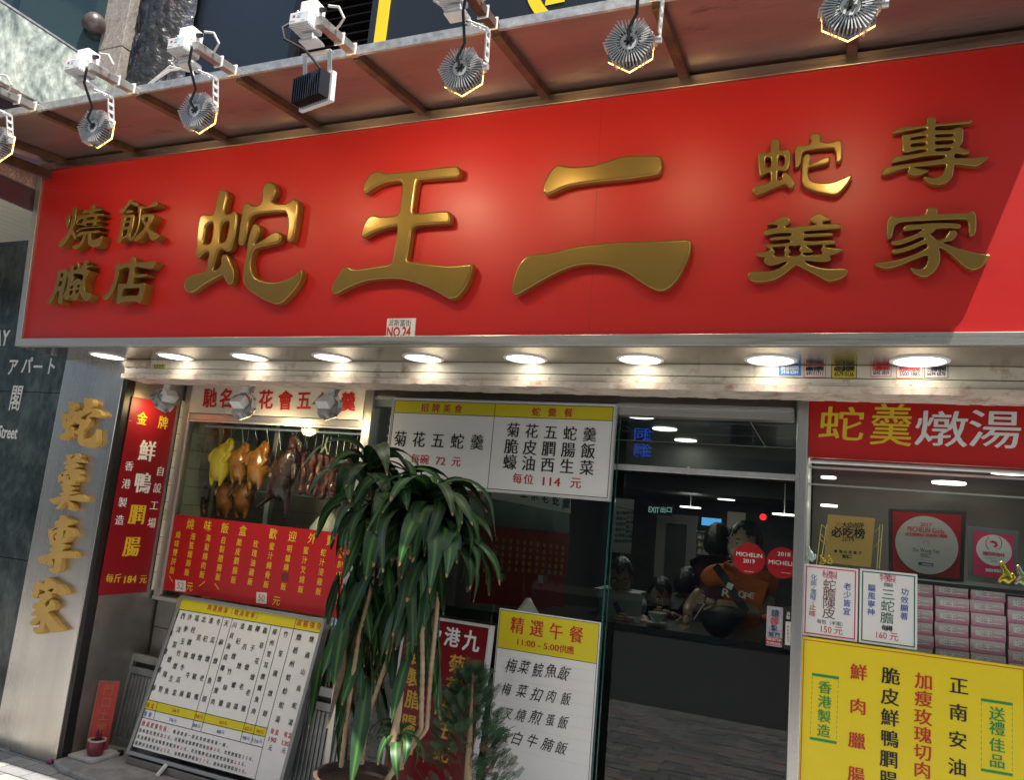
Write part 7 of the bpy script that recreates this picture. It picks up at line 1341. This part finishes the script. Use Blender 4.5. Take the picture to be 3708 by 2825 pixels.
# thuja shrub
tj = thing('thuja_shrub', 'feathery dark green conifer shrub in front of the lunch board', 'shrub', onY(1720, 2900, 3.2)); tm = mat('thuja_green', (.035, .085, .035), .6, var=.6, vscale=14); tm2 = mat('thuja_brown', (.085, .05, .025), .7, var=.4, vscale=14)
k = MB(); top = onY(1712, 2440, 3.24); bot = onY(1690, 2900, 3.2); k.tube([bot, (bot + top) / 2, top], [.02, .012, .003], 8); part(tj, 'trunk', k, bark)
def spray(mb_, p, d, Ls, depth, rr):
    d = d / np.linalg.norm(d); e = p + d * Ls; side = np.cross(d, (rr.uniform(-1, 1), rr.uniform(-1, 1), .5)); side /= np.linalg.norm(side) + 1e-6; w = .0016
    mb_.add([p - side * w, p + side * w, e + side * w * .5, e - side * w * .5], [(0, 1, 2, 3)])
    n = 9
    for i in range(n):
        t = .12 + .85 * i / n; q = p + d * Ls * t
        for s in (-1, 1):
            dd = d * .75 + side * s * .8; l2 = Ls * .34 * (1 - t * .6); f = q + dd * l2; o_ = np.cross(dd, np.cross(d, side)) ; o_ /= np.linalg.norm(o_) + 1e-6
            mb_.add([q - o_ * .0011, f - o_ * .0008, f + o_ * .0008, q + o_ * .0011], [(0, 1, 2, 3)])
            for u_ in (.4, .7): 
                g2 = q + dd * l2 * u_; h2 = g2 + (d * .9 + side * s * .2) * l2 * .38; mb_.add([g2 - o_ * .0010, h2 - o_ * .0007, h2 + o_ * .0007, g2 + o_ * .0010], [(0, 1, 2, 3)])
rr = random.Random(5); G1, G2 = MB(), MB(); 
for i in range(460):
    t = rr.random() ** .8; p = bot + (top - bot) * t; rad = .23 * (1 - t) ** .85 + .016; a = rr.uniform(0, 6.28); r_ = rad * math.sqrt(rr.random()); q = p + np.array([math.cos(a) * r_, math.sin(a) * r_ * .7, rr.uniform(-.03, .03)])
    d = np.array([math.cos(a) * .8, math.sin(a) * .8, rr.uniform(.3, 1.2)]); spray(G2 if (t < .45 and rr.random() < .35) else G1, q, d, rr.uniform(.05, .095), 0, rr)
part(tj, 'crown', G1, tm, kind='stuff'); part(tj, 'crown', G2, tm2, kind='stuff')
k = MB(); k.lathe((bot[0], bot[1], .036), [(.12, 0), (.15, .12), (.16, .2), (.14, .2), (.13, .18)], 24); solo('shrub_pot', 'dark pot of the conifer shrub below the frame', 'pot', k, mat('brown_glazed_clay', (0, 0, 0)), smooth=35)

# ------------------------------------------------------------------ the street opposite (seen only as reflections and shade)
yt = mat('yellow_wall_tile', (.55, .46, .28), .5, var=.08, vscale=20); winm = mat('opposite_window', (.05, .07, .08), .08, .4); wfr = mat('opposite_frame', (.55, .57, .57), .5)
def block(x0, x1, y0, d, h_, m_, lab, wx=2.8, wz=3.3):
    T = thing('opposite_building', lab, 'building', ((x0 + x1) / 2, y0, 0)); k = MB(); k.box(x0, x1, y0 - d, y0, -.12, h_); part(T, 'wall', k, m_)
    z = 3.6
    while z < h_ - 1.6:
        x = x0 + .7
        while x < x1 - 1.2:
            k = MB(); k.box(x, x + 1.1, y0 + .001, y0 + .03, z, z + 1.4); f_ = part(T, 'window', k, wfr); k = MB()
            for i in range(2): k.box(x + .05 + i * .52, x + .53 + i * .52, y0 + .031, y0 + .035, z + .05, z + 1.35)
            q = part(T, 'pane', k, winm); q.parent = f_
            x += wx
        z += wz
    k = MB(); k.box(x0 + .1, x1 - .1, y0 + .001, y0 + .25, 2.9, 3.3); part(T, 'shop_fascia', k, mat('opp_fascia', (.30, .28, .26), .6)); k = MB(); k.box(x0 + .3, x1 - .3, y0 + .001, y0 + .05, .1, 2.85); part(T, 'shop_front', k, mat('opp_front', (.10, .10, .10), .3)); return T
YO = -10.5
block(-34, -14, YO, 12, 13, mat('grey_wall_paint', (.30, .31, .32), .7), 'grey painted block far left across the street'); block(-14, 13, YO, 12, 21, yt, 'yellow tiled block across the street')
block(13, 26, YO, 12, 18, mat('pale_wall_paint', (.45, .45, .43), .7), 'pale block across the street on the right')
